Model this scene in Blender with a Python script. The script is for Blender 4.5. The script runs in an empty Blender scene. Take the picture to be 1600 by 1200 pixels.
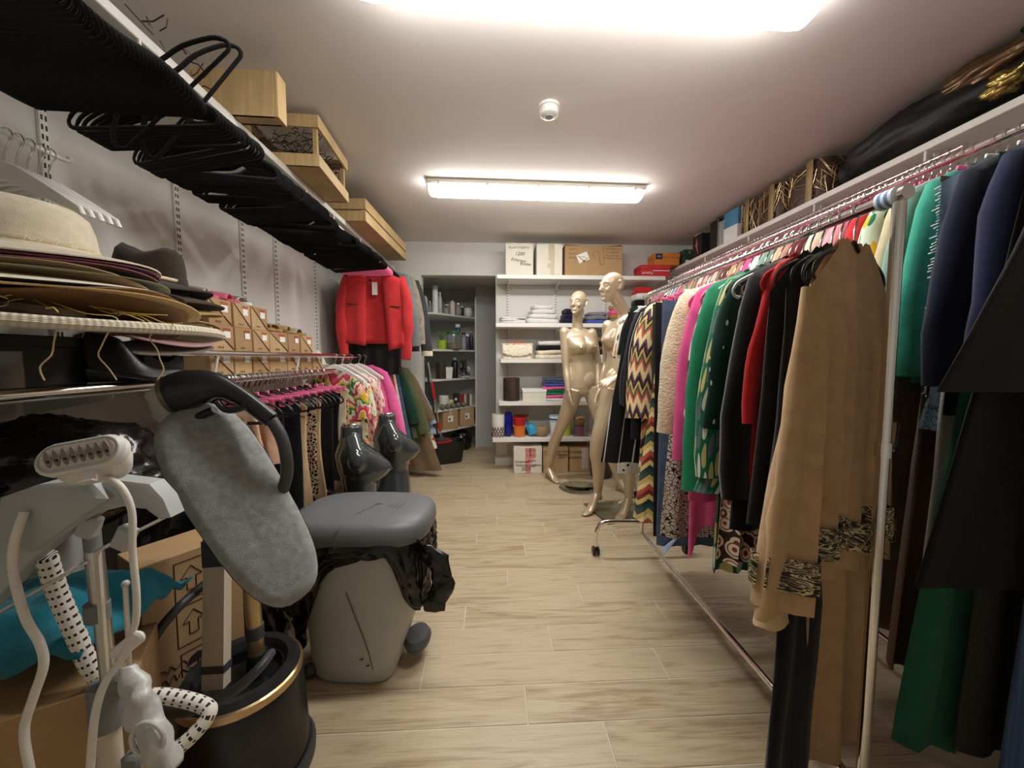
import bpy, math, random
from math import sin, cos, pi, radians as R, sqrt, atan2
from mathutils import Vector as V, Matrix as MX, noise as NZ
random.seed(7)
S = bpy.context.scene
COL = S.collection
# ---------------------------------------------------------------- camera, world, exposure
F = 600.0                                   # focal length in pixels of the 1600 x 1200 frame
CAMZ = 1.2
cd = bpy.data.cameras.new('camera'); cam = bpy.data.objects.new('camera', cd); COL.objects.link(cam)
cd.sensor_width = 36.0; cd.lens = 36.0 * F / 1600.0; cd.clip_start = 0.02
cam.location = (0, 0, CAMZ); cam.rotation_euler = (R(90 - 3.81), 0, R(-2.86)); S.camera = cam
CR = cam.rotation_euler.to_matrix()
W = bpy.data.worlds.new('world'); S.world = W; W.use_nodes = True
W.node_tree.nodes['Background'].inputs[0].default_value = (0.9, 0.93, 1.0, 1)
W.node_tree.nodes['Background'].inputs[1].default_value = 0.05
S.view_settings.view_transform = 'Standard'; S.view_settings.look = 'None'
S.view_settings.exposure = 0.66; S.view_settings.gamma = 1.0; S.view_settings.use_curve_mapping = False
LAMP = 34.0                                  # strength of the two fluorescent fittings (built in lamp section)

def ray(px, py): return CR @ V(((px - 800) / F, -(py - 600) / F, -1))
def aty(px, py, y):
    d = ray(px, py); return V((0, 0, CAMZ)) + d * (y / d.y)
def atz(px, py, z):
    d = ray(px, py); return V((0, 0, CAMZ)) + d * ((z - CAMZ) / d.z)
def atx(px, py, x):
    d = ray(px, py); return V((0, 0, CAMZ)) + d * (x / d.x)

# ---------------------------------------------------------------- mesh builder
class MB:
    def __init__(s): s.v = []; s.f = []; s.uv = []; s.M = MX.Identity(4); s.has_uv = False
    def add(s, vs, fs, uvs=None):
        b = len(s.v); M = s.M
        s.v += [M @ V(p) for p in vs]; s.f += [tuple(b + i for i in f) for f in fs]
        s.uv += list(uvs) if uvs else [(p[0], p[2]) for p in vs]
        if uvs: s.has_uv = True
        return s
    def box(s, c, d, rot=None, bev=0.0):
        x, y, z = d[0] / 2, d[1] / 2, d[2] / 2
        if bev <= 0:
            vs = [(sx * x, sy * y, sz * z) for sx in (-1, 1) for sy in (-1, 1) for sz in (-1, 1)]
            fs = [(0, 1, 3, 2), (4, 6, 7, 5), (0, 4, 5, 1), (2, 3, 7, 6), (0, 2, 6, 4), (1, 5, 7, 3)]
        else:
            b = min(bev, x * .95, y * .95, z * .95); vs = []; idx = {}
            for sx in (-1, 1):
                for sy in (-1, 1):
                    for sz in (-1, 1):
                        for a in range(3):
                            p = [sx * (x - b), sy * (y - b), sz * (z - b)]; p[a] = (sx * x, sy * y, sz * z)[a]
                            idx[(sx, sy, sz, a)] = len(vs); vs.append(p)
            I = idx; fs = []
            for a in range(3):
                o1, o2 = (a + 1) % 3, (a + 2) % 3
                for sg in (-1, 1):
                    q = []
                    for (p1, p2) in ((-1, -1), (1, -1), (1, 1), (-1, 1)):
                        k = [0, 0, 0]; k[a] = sg; k[o1] = p1; k[o2] = p2; q.append(I[(k[0], k[1], k[2], a)])
                    fs.append(tuple(q) if sg > 0 else tuple(reversed(q)))
                for p1 in (-1, 1):
                    for p2 in (-1, 1):
                        k0 = [0, 0, 0]; k1 = [0, 0, 0]; k0[a] = -1; k1[a] = 1
                        for k in (k0, k1): k[o1] = p1; k[o2] = p2
                        q = [I[(*k0, o1)], I[(*k1, o1)], I[(*k1, o2)], I[(*k0, o2)]]
                        fs.append(tuple(q) if p1 * p2 < 0 else tuple(reversed(q)))
            for sx in (-1, 1):
                for sy in (-1, 1):
                    for sz in (-1, 1):
                        q = [I[(sx, sy, sz, a)] for a in range(3)]
                        fs.append(tuple(q) if sx * sy * sz > 0 else tuple(reversed(q)))
        m = MX.Translation(V(c)) @ (rot.to_4x4() if rot else MX.Identity(4))
        return s.add([m @ V(p) for p in vs], fs)
    def loft(s, rings, cap=True, closed=True, uvs=None):
        n = len(rings[0]); vs = [p for r in rings for p in r]; fs = []
        for j in range(len(rings) - 1):
            for i in range(n if closed else n - 1):
                k = (i + 1) % n
                fs.append((j * n + i, j * n + k, (j + 1) * n + k, (j + 1) * n + i))
        if cap and closed:
            fs.append(tuple(range(n - 1, -1, -1))); fs.append(tuple((len(rings) - 1) * n + i for i in range(n)))
        return s.add(vs, fs, uvs)
    def tube(s, pts, r, n=8, cap=True, flat=1.0, up=None):
        pts = [V(p) for p in pts]; m = len(pts); rr = r if isinstance(r, (list, tuple)) else [r] * m
        rings = []; nrm = None; L = 0; uvs = []
        for i, p in enumerate(pts):
            t = (pts[min(i + 1, m - 1)] - pts[max(i - 1, 0)])
            if t.length < 1e-9: t = V((0, 0, 1))
            t.normalize()
            if nrm is None:
                u = V(up) if up else (V((0, 0, 1)) if abs(t.z) < .9 else V((1, 0, 0)))
                nrm = (u - t * u.dot(t)).normalized()
            else:
                nrm = (nrm - t * nrm.dot(t))
                nrm = nrm.normalized() if nrm.length > 1e-6 else t.orthogonal().normalized()
            b = t.cross(nrm)
            if i: L += (p - pts[i - 1]).length
            rings.append([p + nrm * (cos(2 * pi * k / n) * rr[i]) + b * (sin(2 * pi * k / n) * rr[i] * flat) for k in range(n)])
            uvs += [(2 * pi * rr[i] * abs(2 * k / n - 1), L) for k in range(n)]
        return s.loft(rings, cap, True, uvs)
    def lathe(s, prof, n=24, c=(0, 0, 0), sx=1, sy=1, cap=True, fz=None):
        rings = []
        for (r, z) in prof:
            ring = []
            for k in range(n):
                a = 2 * pi * k / n; x, y = cos(a) * r * sx, sin(a) * r * sy
                ring.append((c[0] + x, c[1] + y, c[2] + z + (fz(x, y, r, a) if fz else 0)))
            rings.append(ring)
        L = 0; uvs = []
        for j, (r, z) in enumerate(prof):
            if j: L += sqrt((r - prof[j - 1][0]) ** 2 + (z - prof[j - 1][1]) ** 2)
            uvs += [(r * 2 * pi * abs(2 * k / n - 1), L) for k in range(n)]
        return s.loft(rings, cap, True, uvs)
    def ball(s, c, r, n=12, m=8, rot=None):
        r = r if isinstance(r, (tuple, list)) else (r, r, r)
        vs = [V((0, 0, -r[2]))]; fs = []
        for j in range(1, m):
            a = -pi / 2 + pi * j / m
            for k in range(n):
                b = 2 * pi * k / n; vs.append(V((cos(a) * cos(b) * r[0], cos(a) * sin(b) * r[1], sin(a) * r[2])))
        vs.append(V((0, 0, r[2]))); T = len(vs) - 1
        for k in range(n):
            k2 = (k + 1) % n
            fs.append((0, 1 + k2, 1 + k)); fs.append((T, T - n + k, T - n + k2))
            for j in range(m - 2): fs.append((1 + j * n + k, 1 + j * n + k2, 1 + (j + 1) * n + k2, 1 + (j + 1) * n + k))
        q = rot.to_matrix() if hasattr(rot, 'to_matrix') else rot
        return s.add([V(c) + (q @ p if q else p) for p in vs], fs)
    def prism(s, out, d, c=(0, 0, 0), axis='y', bev=0.0):
        """closed 2D outline (a, b) extruded by d, centred; axis is the extrusion axis"""
        n = len(out); m = V((sum(p[0] for p in out) / n, sum(p[1] for p in out) / n))
        def P(a, b, t):
            if axis == 'y': return (c[0] + a, c[1] + t, c[2] + b)
            if axis == 'x': return (c[0] + t, c[1] + a, c[2] + b)
            return (c[0] + a, c[1] + b, c[2] + t)
        def ring(t, ins):
            r = []
            for i, p in enumerate(out):
                if ins:
                    a = V(out[i - 1]); q = V(out[(i + 1) % n]); t2 = (q - a).normalized(); nn = V((-t2.y, t2.x))
                    w = V(p) + nn * ins * sgn
                else: w = p
                r.append(P(w[0], w[1], t))
            return r
        ar = sum(out[i][0] * out[(i + 1) % n][1] - out[(i + 1) % n][0] * out[i][1] for i in range(n)); sgn = 1 if ar > 0 else -1
        rings = [ring(-d / 2, 0), ring(d / 2, 0)] if bev <= 0 else [ring(-d / 2, bev), ring(-d / 2 + bev, 0), ring(d / 2 - bev, 0), ring(d / 2, bev)]
        return s.loft(rings, True)
    def grid(s, f, nu, nv, u0=0., u1=1., v0=0., v1=1., uv=None):
        vs = []; us = []
        for j in range(nv + 1):
            for i in range(nu + 1):
                u = u0 + (u1 - u0) * i / nu; v = v0 + (v1 - v0) * j / nv
                vs.append(f(u, v)); us.append(uv(u, v) if uv else (u, v))
        fs = [(j * (nu + 1) + i, j * (nu + 1) + i + 1, (j + 1) * (nu + 1) + i + 1, (j + 1) * (nu + 1) + i) for j in range(nv) for i in range(nu)]
        return s.add(vs, fs, us)
    def sub(s, f):
        s.v = [V(f(p)) for p in s.v]; return s
    def mesh(s, name, mat, ang=40, smooth=True):
        me = bpy.data.meshes.new(name); me.from_pydata([tuple(p) for p in s.v], [], s.f)
        ul = me.uv_layers.new(name='UVMap')
        li = [0] * len(me.loops); me.loops.foreach_get('vertex_index', li)
        ul.data.foreach_set('uv', [c for i in li for c in s.uv[i]])
        if mat: me.materials.append(mat)
        if smooth:
            me.polygons.foreach_set('use_smooth', [True] * len(me.polygons))
            if ang < 180: me.set_sharp_from_angle(angle=R(ang))
        me.update(); return me

def obj(name, mb, mat, parent=None, label=None, ang=40, solid=0.0, subd=0, kind=None):
    me = mb if isinstance(mb, bpy.types.Mesh) else mb.mesh(name, mat, ang)
    o = bpy.data.objects.new(name, me); COL.objects.link(o)
    if parent: o.parent = parent
    if label: o['label'] = label
    if kind: o['kind'] = kind
    if solid: m = o.modifiers.new('solid', 'SOLIDIFY'); m.thickness = solid; m.offset = 0
    if subd: m = o.modifiers.new('sub', 'SUBSURF'); m.levels = subd; m.render_levels = subd
    return o
def tag(o, label, cat, group=None):
    o['label'] = label; o['category'] = cat
    if group: o['group'] = group
    return o
def thing(name, label, cat, loc=(0, 0, 0), rz=0.0, group=None):
    o = bpy.data.objects.new(name, None); COL.objects.link(o); o.empty_display_size = .05
    o.location = loc; o.rotation_euler = (0, 0, rz); return tag(o, label, cat, group)
def struct(name, mb, mat, parent=None, ang=30):
    o = obj(name, mb, mat, parent, ang=ang); o['kind'] = 'structure'; return o
def dup(root, loc=None, rot=None, label=None, group=None):
    r = root.copy(); COL.objects.link(r)
    if loc is not None: r.location = loc
    if rot is not None: r.rotation_euler = rot
    if label: r['label'] = label
    if group: r['group'] = group
    for ch in list(root.children):
        c = ch.copy(); COL.objects.link(c); c.parent = r
        for g in list(ch.children):
            d = g.copy(); COL.objects.link(d); d.parent = c
    return r
def spline(pts, n=6):
    pts = [V(p) for p in pts]; out = []
    for i in range(len(pts) - 1):
        p0, p1, p2, p3 = pts[max(i - 1, 0)], pts[i], pts[i + 1], pts[min(i + 2, len(pts) - 1)]
        for k in range(n):
            t = k / n
            out.append(.5 * ((2 * p1) + (p2 - p0) * t + (2 * p0 - 5 * p1 + 4 * p2 - p3) * t * t + (3 * p1 - p0 - 3 * p2 + p3) * t ** 3))
    out.append(pts[-1]); return out
def nz(p, s=1.0): return NZ.noise(V(p) * s)

# ---------------------------------------------------------------- materials
MATS = {}
def nt(m): return m.node_tree.nodes, m.node_tree.links
def base_mat(name, col, rough=.6, metal=0.0, spec=.5):
    m = bpy.data.materials.new(name); m.use_nodes = True; b = m.node_tree.nodes['Principled BSDF']
    b.inputs['Base Color'].default_value = (*col, 1); b.inputs['Roughness'].default_value = rough
    b.inputs['Metallic'].default_value = metal; b.inputs['Specular IOR Level'].default_value = spec
    return m, b
def rgb(r, g, b):
    f = lambda c: (c / 255 / 12.92) if c / 255 <= .04045 else ((c / 255 + .055) / 1.055) ** 2.4
    return (f(r), f(g), f(b))
def ramp(m, stops, interp='LINEAR'):
    n, l = nt(m); r = n.new('ShaderNodeValToRGB'); r.color_ramp.interpolation = interp; e = r.color_ramp.elements
    while len(e) > 1: e.remove(e[-1])
    e[0].position = stops[0][0]; e[0].color = (*stops[0][1], 1)
    for p, c in stops[1:]:
        x = e.new(p); x.color = (*c, 1)
    return r
def mat(name, col, rough=.6, metal=0.0, var=.12, scale=30., bump=.1, bscale=None, spec=.5, sheen=0., coords='Object', stretch=(1, 1, 1), trans=0., alpha=1., coat=0.):
    if name in MATS: return MATS[name]
    m, b = base_mat(name, col, rough, metal, spec); n, l = nt(m)
    tc = n.new('ShaderNodeTexCoord'); mp = n.new('ShaderNodeMapping'); mp.inputs['Scale'].default_value = stretch
    l.new(tc.outputs[coords], mp.inputs['Vector'])
    if var > 0:
        t = n.new('ShaderNodeTexNoise'); t.inputs['Scale'].default_value = scale; t.inputs['Detail'].default_value = 4
        l.new(mp.outputs[0], t.inputs['Vector'])
        d = tuple(max(0, c * (1 - var)) for c in col); u = tuple(min(1, c * (1 + var)) for c in col)
        r = ramp(m, [(.3, d), (.7, u)]); l.new(t.outputs['Fac'], r.inputs[0]); l.new(r.outputs[0], b.inputs['Base Color'])
    if bump > 0:
        t2 = n.new('ShaderNodeTexNoise'); t2.inputs['Scale'].default_value = bscale or scale * 6; t2.inputs['Detail'].default_value = 3
        l.new(mp.outputs[0], t2.inputs['Vector'])
        bp = n.new('ShaderNodeBump'); bp.inputs['Strength'].default_value = bump; bp.inputs['Distance'].default_value = .004
        l.new(t2.outputs['Fac'], bp.inputs['Height']); l.new(bp.outputs[0], b.inputs['Normal'])
    if sheen: b.inputs['Sheen Weight'].default_value = sheen
    if trans: b.inputs['Transmission Weight'].default_value = trans
    if coat: b.inputs['Coat Weight'].default_value = coat; b.inputs['Coat Roughness'].default_value = .05
    if alpha < 1: b.inputs['Alpha'].default_value = alpha
    MATS[name] = m; return m
def cloth(name, col, rough=.9, var=.1, sheen=.15, bump=.25):
    return mat('cloth_' + name, col, rough, 0, var, 25., bump, 500., .2, sheen)
def math_(m, op, a, b=None, c=None):
    n, l = nt(m); x = n.new('ShaderNodeMath'); x.operation = op
    for i, q in enumerate((a, b, c)):
        if q is None: continue
        if isinstance(q, (int, float)): x.inputs[i].default_value = q
        else: l.new(q, x.inputs[i])
    return x.outputs[0]
def uvxy(m):
    n, l = nt(m); tc = n.new('ShaderNodeTexCoord'); sp = n.new('ShaderNodeSeparateXYZ'); l.new(tc.outputs['UV'], sp.inputs[0])
    return tc.outputs['UV'], sp.outputs[0], sp.outputs[1]

WHITE = mat('white_laminate', rgb(232, 230, 222), .45, 0, .03, 8, .03)
WALLP = mat('wall_paint', rgb(222, 220, 214), .85, 0, .03, 3, .06, 120)
CEILP = mat('ceiling_paint', rgb(236, 231, 226), .9, 0, .03, 2, .05, 60)
CHROME = mat('chrome', (.82, .81, .79), .14, 1.0, .05, 4, 0)
STEEL = mat('steel_wire', (.75, .74, .72), .22, 1.0, .08, 20, 0)
ALU = mat('brushed_aluminium', (.70, .68, .64), .35, 1.0, .08, 60, .05, stretch=(1, 1, .05))
BLACKP = mat('black_plastic', rgb(24, 24, 25), .4, 0, .15, 30, .05)
GREYP = mat('grey_plastic', rgb(118, 121, 120), .5, 0, .05, 20, .05)
VELVET = mat('black_velvet', rgb(11, 11, 13), .95, 0, .3, 40, .3, 600, .1, .35)
PINKP = mat('pink_plastic', rgb(240, 112, 160), .4, 0, .06, 20, .02)
WHITEP = mat('white_plastic', rgb(236, 233, 228), .35, 0, .03, 20, .02)
GREYL = mat('slot_black', rgb(50, 50, 50), .8, 0, 0, 1, 0)
# ---------------------------------------------------------------- structure
XL, XR, YB, YF, HC = -1.45, 2.35, 4.26, -1.3, 2.45
AX0, AX1, AY = -.95, .035, 5.5
def wood_floor():
    m, b = base_mat('oak_plank', rgb(196, 170, 130), .42); n, l = nt(m)
    tc = n.new('ShaderNodeTexCoord'); oi = n.new('ShaderNodeObjectInfo')
    va = n.new('ShaderNodeVectorMath'); va.operation = 'MULTIPLY_ADD'
    cx = n.new('ShaderNodeCombineXYZ')
    l.new(oi.outputs['Random'], cx.inputs[0]); l.new(oi.outputs['Random'], cx.inputs[1])
    l.new(cx.outputs[0], va.inputs[0]); va.inputs[1].default_value = (37., 91., 0); l.new(tc.outputs['Object'], va.inputs[2])
    mp = n.new('ShaderNodeMapping'); mp.inputs['Scale'].default_value = (1.0, 9., 1.); l.new(va.outputs[0], mp.inputs[0])
    t = n.new('ShaderNodeTexNoise'); t.inputs['Scale'].default_value = 2.6; t.inputs['Detail'].default_value = 6; t.inputs['Distortion'].default_value = 1.6
    l.new(mp.outputs[0], t.inputs['Vector'])
    mp2 = n.new('ShaderNodeMapping'); mp2.inputs['Scale'].default_value = (1.5, 60., 1.); l.new(va.outputs[0], mp2.inputs[0])
    t2 = n.new('ShaderNodeTexNoise'); t2.inputs['Scale'].default_value = 4; t2.inputs['Detail'].default_value = 3; l.new(mp2.outputs[0], t2.inputs['Vector'])
    s = math_(m, 'ADD', math_(m, 'MULTIPLY', t.outputs['Fac'], .65), math_(m, 'MULTIPLY', t2.outputs['Fac'], .35))
    s = math_(m, 'ADD', s, math_(m, 'MULTIPLY', math_(m, 'SUBTRACT', oi.outputs['Random'], .5), .10))
    r = ramp(m, [(.33, rgb(158, 136, 106)), (.45, rgb(186, 166, 134)), (.56, rgb(199, 181, 151)), (.7, rgb(180, 159, 127))]); l.new(s, r.inputs[0])
    l.new(r.outputs[0], b.inputs['Base Color'])
    bp = n.new('ShaderNodeBump'); bp.inputs['Strength'].default_value = .12; bp.inputs['Distance'].default_value = .002
    l.new(s, bp.inputs['Height']); l.new(bp.outputs[0], b.inputs['Normal'])
    return m
OAK = wood_floor()
GROUT = mat('floor_grout', rgb(214, 204, 184), .9, 0, .05, 30, 0)
fl = struct('floor', MB().box(((XL + XR) / 2, (YF + AY) / 2, -.0238), (XR - XL + .2, AY - YF + .3, .044)), GROUT)
PW, PL, G = .155, .93, .0042
pm = {}
k = 0; y = YF
while y < AY:
    off = (.0, .37, .71, .18, .55)[k % 5] * PL + random.uniform(-.05, .05)
    x = XL - off
    x1m = XR if y + PW <= YB + .1 else AX1
    while x < x1m:
        a, b_ = max(x, XL), min(x + PL, x1m)
        if y > YB: a = max(a, AX0)
        if b_ - a > .02 and not (y < -.2):
            ln = round(b_ - a, 2)
            if ln not in pm: pm[ln] = MB().box((0, 0, 0), (b_ - a - G, PW - G, .012), None, .0012).mesh('plank', OAK)
            o = obj('plank', pm[ln], None, fl); o.location = ((a + b_) / 2, y + PW / 2, -.006 + random.uniform(-.0003, .0003)); o['kind'] = 'structure'
        x += PL
    y += PW; k += 1
struct('floor', MB().box(((XL + XR) / 2, (YF - .2) / 2 - .1, -.004), (XR - XL, -.2 - YF + .1, .006)), OAK)
struct('ceiling', MB().box(((XL + XR) / 2, (YF + AY) / 2, HC + .05), (XR - XL + .4, AY - YF + .4, .1)), CEILP)
struct('wall_left', MB().box((XL - .05, (YF + YB) / 2, HC / 2), (.1, YB - YF + .2, HC)), WALLP)
struct('wall_right', MB().box((XR + .05, (YF + YB) / 2, HC / 2), (.1, YB - YF + .2, HC)), WALLP)
struct('wall_front', MB().box(((XL + XR) / 2, YF - .05, HC / 2), (XR - XL, .1, HC)), WALLP)
OX0, OX1, OZ = -.77, .035, 2.10
wb = MB()
wb.box(((XL + OX0) / 2, YB + .06, HC / 2), (OX0 - XL, .12, HC)); wb.box(((OX1 + XR) / 2, YB + .06, HC / 2), (XR - OX1, .12, HC))
wb.box(((OX0 + OX1) / 2, YB + .06, (OZ + HC) / 2), (OX1 - OX0, .12, HC - OZ))
struct('wall_back', wb, WALLP)
wa = MB()
wa.box((AX0 - .05, (YB + AY) / 2 + .06, HC / 2), (.1, AY - YB, HC)); wa.box((AX1 + .05, (YB + AY) / 2 + .06, HC / 2), (.1, AY - YB, HC))
wa.box(((AX0 + AX1) / 2, AY + .05, HC / 2), (AX1 - AX0, .1, HC))
wa.prism([(-.225, 5.14), (AX1, 5.24), (AX1, AY), (-.225, AY)], HC, (0, 0, HC / 2), 'z')
struct('wall_alcove', wa, mat('alcove_paint', rgb(196, 197, 193), .85, 0, .04, 3, .05, 100))
struct('ceiling_alcove', MB().box(((AX0 + AX1) / 2, (YB + AY) / 2 + .06, 2.2), (AX1 - AX0, AY - YB - .12, .06)), WALLP)
bb = MB().box(((OX1 + XR) / 2, YB - .008, .055), (XR - OX1, .016, .11), None, .004); bb.box((OX1 - .006, YB + .05, .055), (.012, .13, .11))
struct('baseboard_back', bb, mat('baseboard_paint', rgb(214, 212, 205), .6, 0, .04, 8, .03))
struct('baseboard_left', MB().box((XL + .008, (YF + YB) / 2, .055), (.016, YB - YF, .11), None, .004), MATS['baseboard_paint'])
struct('baseboard_right', MB().box((XR - .008, (YF + YB) / 2, .055), (.016, YB - YF, .11), None, .004), MATS['baseboard_paint'])

# ---------------------------------------------------------------- lamps
m, b = base_mat('diffuser_light', (.9, .9, .9), .3); b.inputs['Emission Color'].default_value = (1, .985, .955, 1); b.inputs['Emission Strength'].default_value = LAMP
DIFF = m
m, b = base_mat('diffuser_side', (.85, .85, .8), .2); b.inputs['Emission Color'].default_value = (1, .98, .945, 1); b.inputs['Emission Strength'].default_value = LAMP * .4
DIFS = m
HOUS = mat('lamp_housing', rgb(225, 220, 205), .4, 0, .03, 10, .02)
def lamp(x, y, rz, label):
    t = thing('ceiling_light', label, 'light', (x, y, HC), rz)
    obj('housing', MB().box((0, 0, -.018), (1.57, .155, .036), None, .01), HOUS, t)
    # diffuser: trough section, rounded ends
    sec = [(-.066, -.036), (-.062, -.066), (-.045, -.086), (-.02, -.094), (.02, -.094), (.045, -.086), (.062, -.066), (.066, -.036)]
    low = MB(); side = MB()
    for (i0, i1, bld) in ((2, 5, low), (0, 2, side), (5, 7, side)):
        xs = [-.725, .725]
        bld.loft([[(xx, p[0], p[1]) for p in sec[i0:i1 + 1]] for xx in xs], False, False)
    for sg in (-1, 1):
        xs = [(.725, 1.0), (.76, .92), (.772, .7), (.775, .45)]
        side.loft([[(sg * xx, p[0] * (.5 + .5 * q), -.036 + (p[1] + .036) * q) for p in sec] for xx, q in xs], False, False)
        side.add([(sg * .775, p[0] * .72, -.036 + (p[1] + .036) * .45) for p in sec], [tuple(range(8))])
    dif = obj('diffuser', low, DIFF, t)
    obj('diffuser_end', side, DIFS, t)
    clip = MB().box((0, 0, 0), (.022, .008, .028), None, .002).mesh('clip', HOUS)
    for cx in (-.7, -.36, 0, .36, .7):
        for sy in (-1, 1):
            o = obj('clip', clip, None, t); o.location = (cx, sy * .078, -.030)
    return t
lamp(.335, 1.335, R(1.5), 'long fluorescent ceiling light nearest the camera, cut off by the top edge')
lamp(.325, 2.86, R(1.2), 'long lit fluorescent ceiling light beyond the smoke detector')
t = thing('smoke_detector', 'round white smoke detector on the ceiling between the two lights', 'detector', aty(858, 180, 1.98).xy.to_3d() + V((0, 0, HC)))
obj('base', MB().lathe([(.0, 0), (.052, 0), (.052, -.012), (.048, -.014)], 28), WHITEP, t)
obj('body', MB().lathe([(.045, -.012), (.047, -.03), (.045, -.045), (.036, -.052), (.0, -.053)], 28), WHITEP, t)
obj('sensor', MB().lathe([(.02, -.05), (.019, -.056), (.0, -.057)], 20), mat('sensor_grey', rgb(170, 165, 165), .4), t)
# ---------------------------------------------------------------- shelving on the walls
def strip(name, label, loc, z0, z1, face, group):
    """slotted upright; face = outward normal axis"""
    t = thing(name, label, 'bracket strip', loc, {'x': 0, '-x': pi, '-y': -pi / 2}[face], group)
    obj('rail', MB().box((.006, 0, (z0 + z1) / 2), (.012, .026, z1 - z0), None, .002), WHITE, t)
    sl = MB(); z = z0 + .02
    while z < z1 - .02:
        for q in (-.006, .006): sl.box((.0122, q, z), (.002, .005, .016))
        z += .03
    obj('slots', sl, GREYL, t, kind='stuff'); return t
for i, (y, nm) in enumerate(((1.36, 'behind the cream hat stack'), (1.88, 'behind the brown fedora'), (2.34, 'above the pink slippers'), (2.68, 'above the straw sandals'), (3.24, 'beside the red cardigan'))):
    strip('slotted_strip', 'white slotted metal strip on the wall ' + nm, (XL, y, 0), 1.14, 2.13, 'x', 'strips on the hat wall')
for x, nm in ((.165, 'above the dark wicker cylinder'), (.69, 'behind the folded white laundry'), (1.25, 'behind the taller mannequin')):
    strip('slotted_strip', 'white slotted metal strip on the wall ' + nm, (x, YB, 0), .12, 2.0, '-y', 'strips on the end wall')
def shelf(name, label, x0, x1, y0, y1, ztop, th, brk, axis, group=None):
    t = thing(name, label, 'shelf', ((x0 + x1) / 2, (y0 + y1) / 2, ztop), 0, group)
    obj('board', MB().box((0, 0, -th / 2), (x1 - x0, y1 - y0, th), None, .003), WHITE, t)
    for q in brk:
        mb = MB()
        if axis == 'x+':   # wall at x0
            mb.prism([(x0 - (x0 + x1) / 2 + .004, -th), (x1 - (x0 + x1) / 2 - .05, -th), (x1 - (x0 + x1) / 2 - .05, -th - .02), (x0 - (x0 + x1) / 2 + .004, -th - .07)], .004, (0, q - (y0 + y1) / 2, 0), 'y')
        elif axis == 'x-':
            mb.prism([(x1 - (x0 + x1) / 2 - .004, -th), (x0 - (x0 + x1) / 2 + .05, -th), (x0 - (x0 + x1) / 2 + .05, -th - .02), (x1 - (x0 + x1) / 2 - .004, -th - .07)], .004, (0, q - (y0 + y1) / 2, 0), 'y')
        else:
            mb.prism([((y1 - y0) / 2 - .004, -th), (-(y1 - y0) / 2 + .05, -th), (-(y1 - y0) / 2 + .05, -th - .02), ((y1 - y0) / 2 - .004, -th - .07)], .004, (q - (x0 + x1) / 2, 0, 0), 'x')
        obj('bracket', mb, WHITE, t)
    return t
SH = 2.165
shelf('wall_shelf', 'long white shelf above the black velvet hangers, holding wooden crates', XL + .013, -1.03, .3, 4.2, SH, .034, (.72, 1.24, 1.76, 2.25, 2.62, 3.12, 3.7), 'x+')
shelf('wall_shelf', 'long white shelf above the clothes racks, holding the black duffel bag', 1.94, XR - .001, .5, 4.24, SH, .034, (1.1, 1.7, 2.3, 2.9, 3.5), 'x-')
shelf('wall_shelf', 'white shelf at chest height under the hats and small cardboard boxes', XL + .013, -1.12, .3, 3.0, 1.125, .03, (.72, 1.24, 1.76, 2.25, 2.62), 'x+')
BS = ((2.045, .045, 1.78, 'topmost white shelf on the end wall, under the big cartons'), (1.56, .03, 1.85, 'white end-wall shelf under the folded white laundry'), (1.195, .08, 1.85, 'white end-wall shelf under the embroidered bag'),
      (.755, .06, 1.85, 'white end-wall shelf under the dark wicker cylinder'), (.375, -.005, 1.85, 'lowest white end-wall shelf, under the flower pots'))
for z, x0, x1, nm in BS:
    if x0 < .035: shelf('wall_shelf', nm, x0, x1, 3.93, YB - .013, z, .042, (.165, .69, 1.25), 'y')
    else: shelf('wall_shelf', nm, x0, x1, 3.93, YB - .013, z, .042, (.165, .69, 1.25), 'y')
# corner shelving in the alcove
cs = thing('corner_shelving', 'white corner shelving unit with five shelves inside the alcove', 'shelving', (-.225, 5.12, 0))
obj('side_panel', MB().box((.0, .19, 1.0), (.02, .38, 2.0), None, .002), WHITE, cs)
for z in (1.74, 1.31, .95, .577, .32):
    obj('shelf_board', MB().prism([(-.46, -.55), (-.012, 0), (-.012, .37), (-.715, .37), (-.715, -.55)], .022, (0, 0, z - .011), 'z'), WHITE, cs)

# ---------------------------------------------------------------- rails
def rail(name, label, p0, p1, r=.0125, caps=True, m=CHROME, sup=()):
    p0, p1 = V(p0), V(p1); t = thing(name, label, 'rail', p0); d = p1 - p0
    obj('tube', MB().tube([V((0, 0, 0)), d], r, 14), m, t)
    if caps:
        for q in (V((0, 0, 0)), d):
            u = d.normalized() * (.012 if q.length > 0 else -.012)
            obj('end_cap', MB().tube([q - u * .4, q + u], r * 1.25, 14), MATS['black_plastic'] if m is not CHROME else CHROME, t)
    for (a, b) in sup:
        obj('holder', MB().tube([V(a) - p0, V(b) - p0], .005, 8), WHITE, t)
    return t
LR = (-1.03, 2.075)       # upper hanger rail: x, z
rail('hanger_rail', 'chrome rail packed with black velvet hangers under the crate shelf', (LR[0], .35, LR[1]), (LR[0], 4.15, LR[1]), sup=[((LR[0], q, LR[1] + .012), (LR[0], q, SH - .034)) for q in (.72, 1.24, 1.76, 2.25, 2.62, 3.12, 3.7)])
rail('hanger_rail', 'chrome rail crossing in front of the small cardboard boxes', (-1.1, 1.36, 1.222), (-1.1, 4.1, 1.214), sup=[((-1.1, q, 1.21), (-1.12, q, 1.125)) for q in (1.6, 2.25, 2.9)])
LL = (-1.075, 1.118)
rail('hanger_rail', 'thick chrome rail along the shelf edge below the hats', (LL[0], .3, LL[1]), (LL[0], 2.75, LL[1]), .0135, sup=[((LL[0], q, LL[1]), (-1.12, q, 1.112)) for q in (.5, 1.24, 1.76, 2.25)])
RB = (1.95, 2.075)
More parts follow.
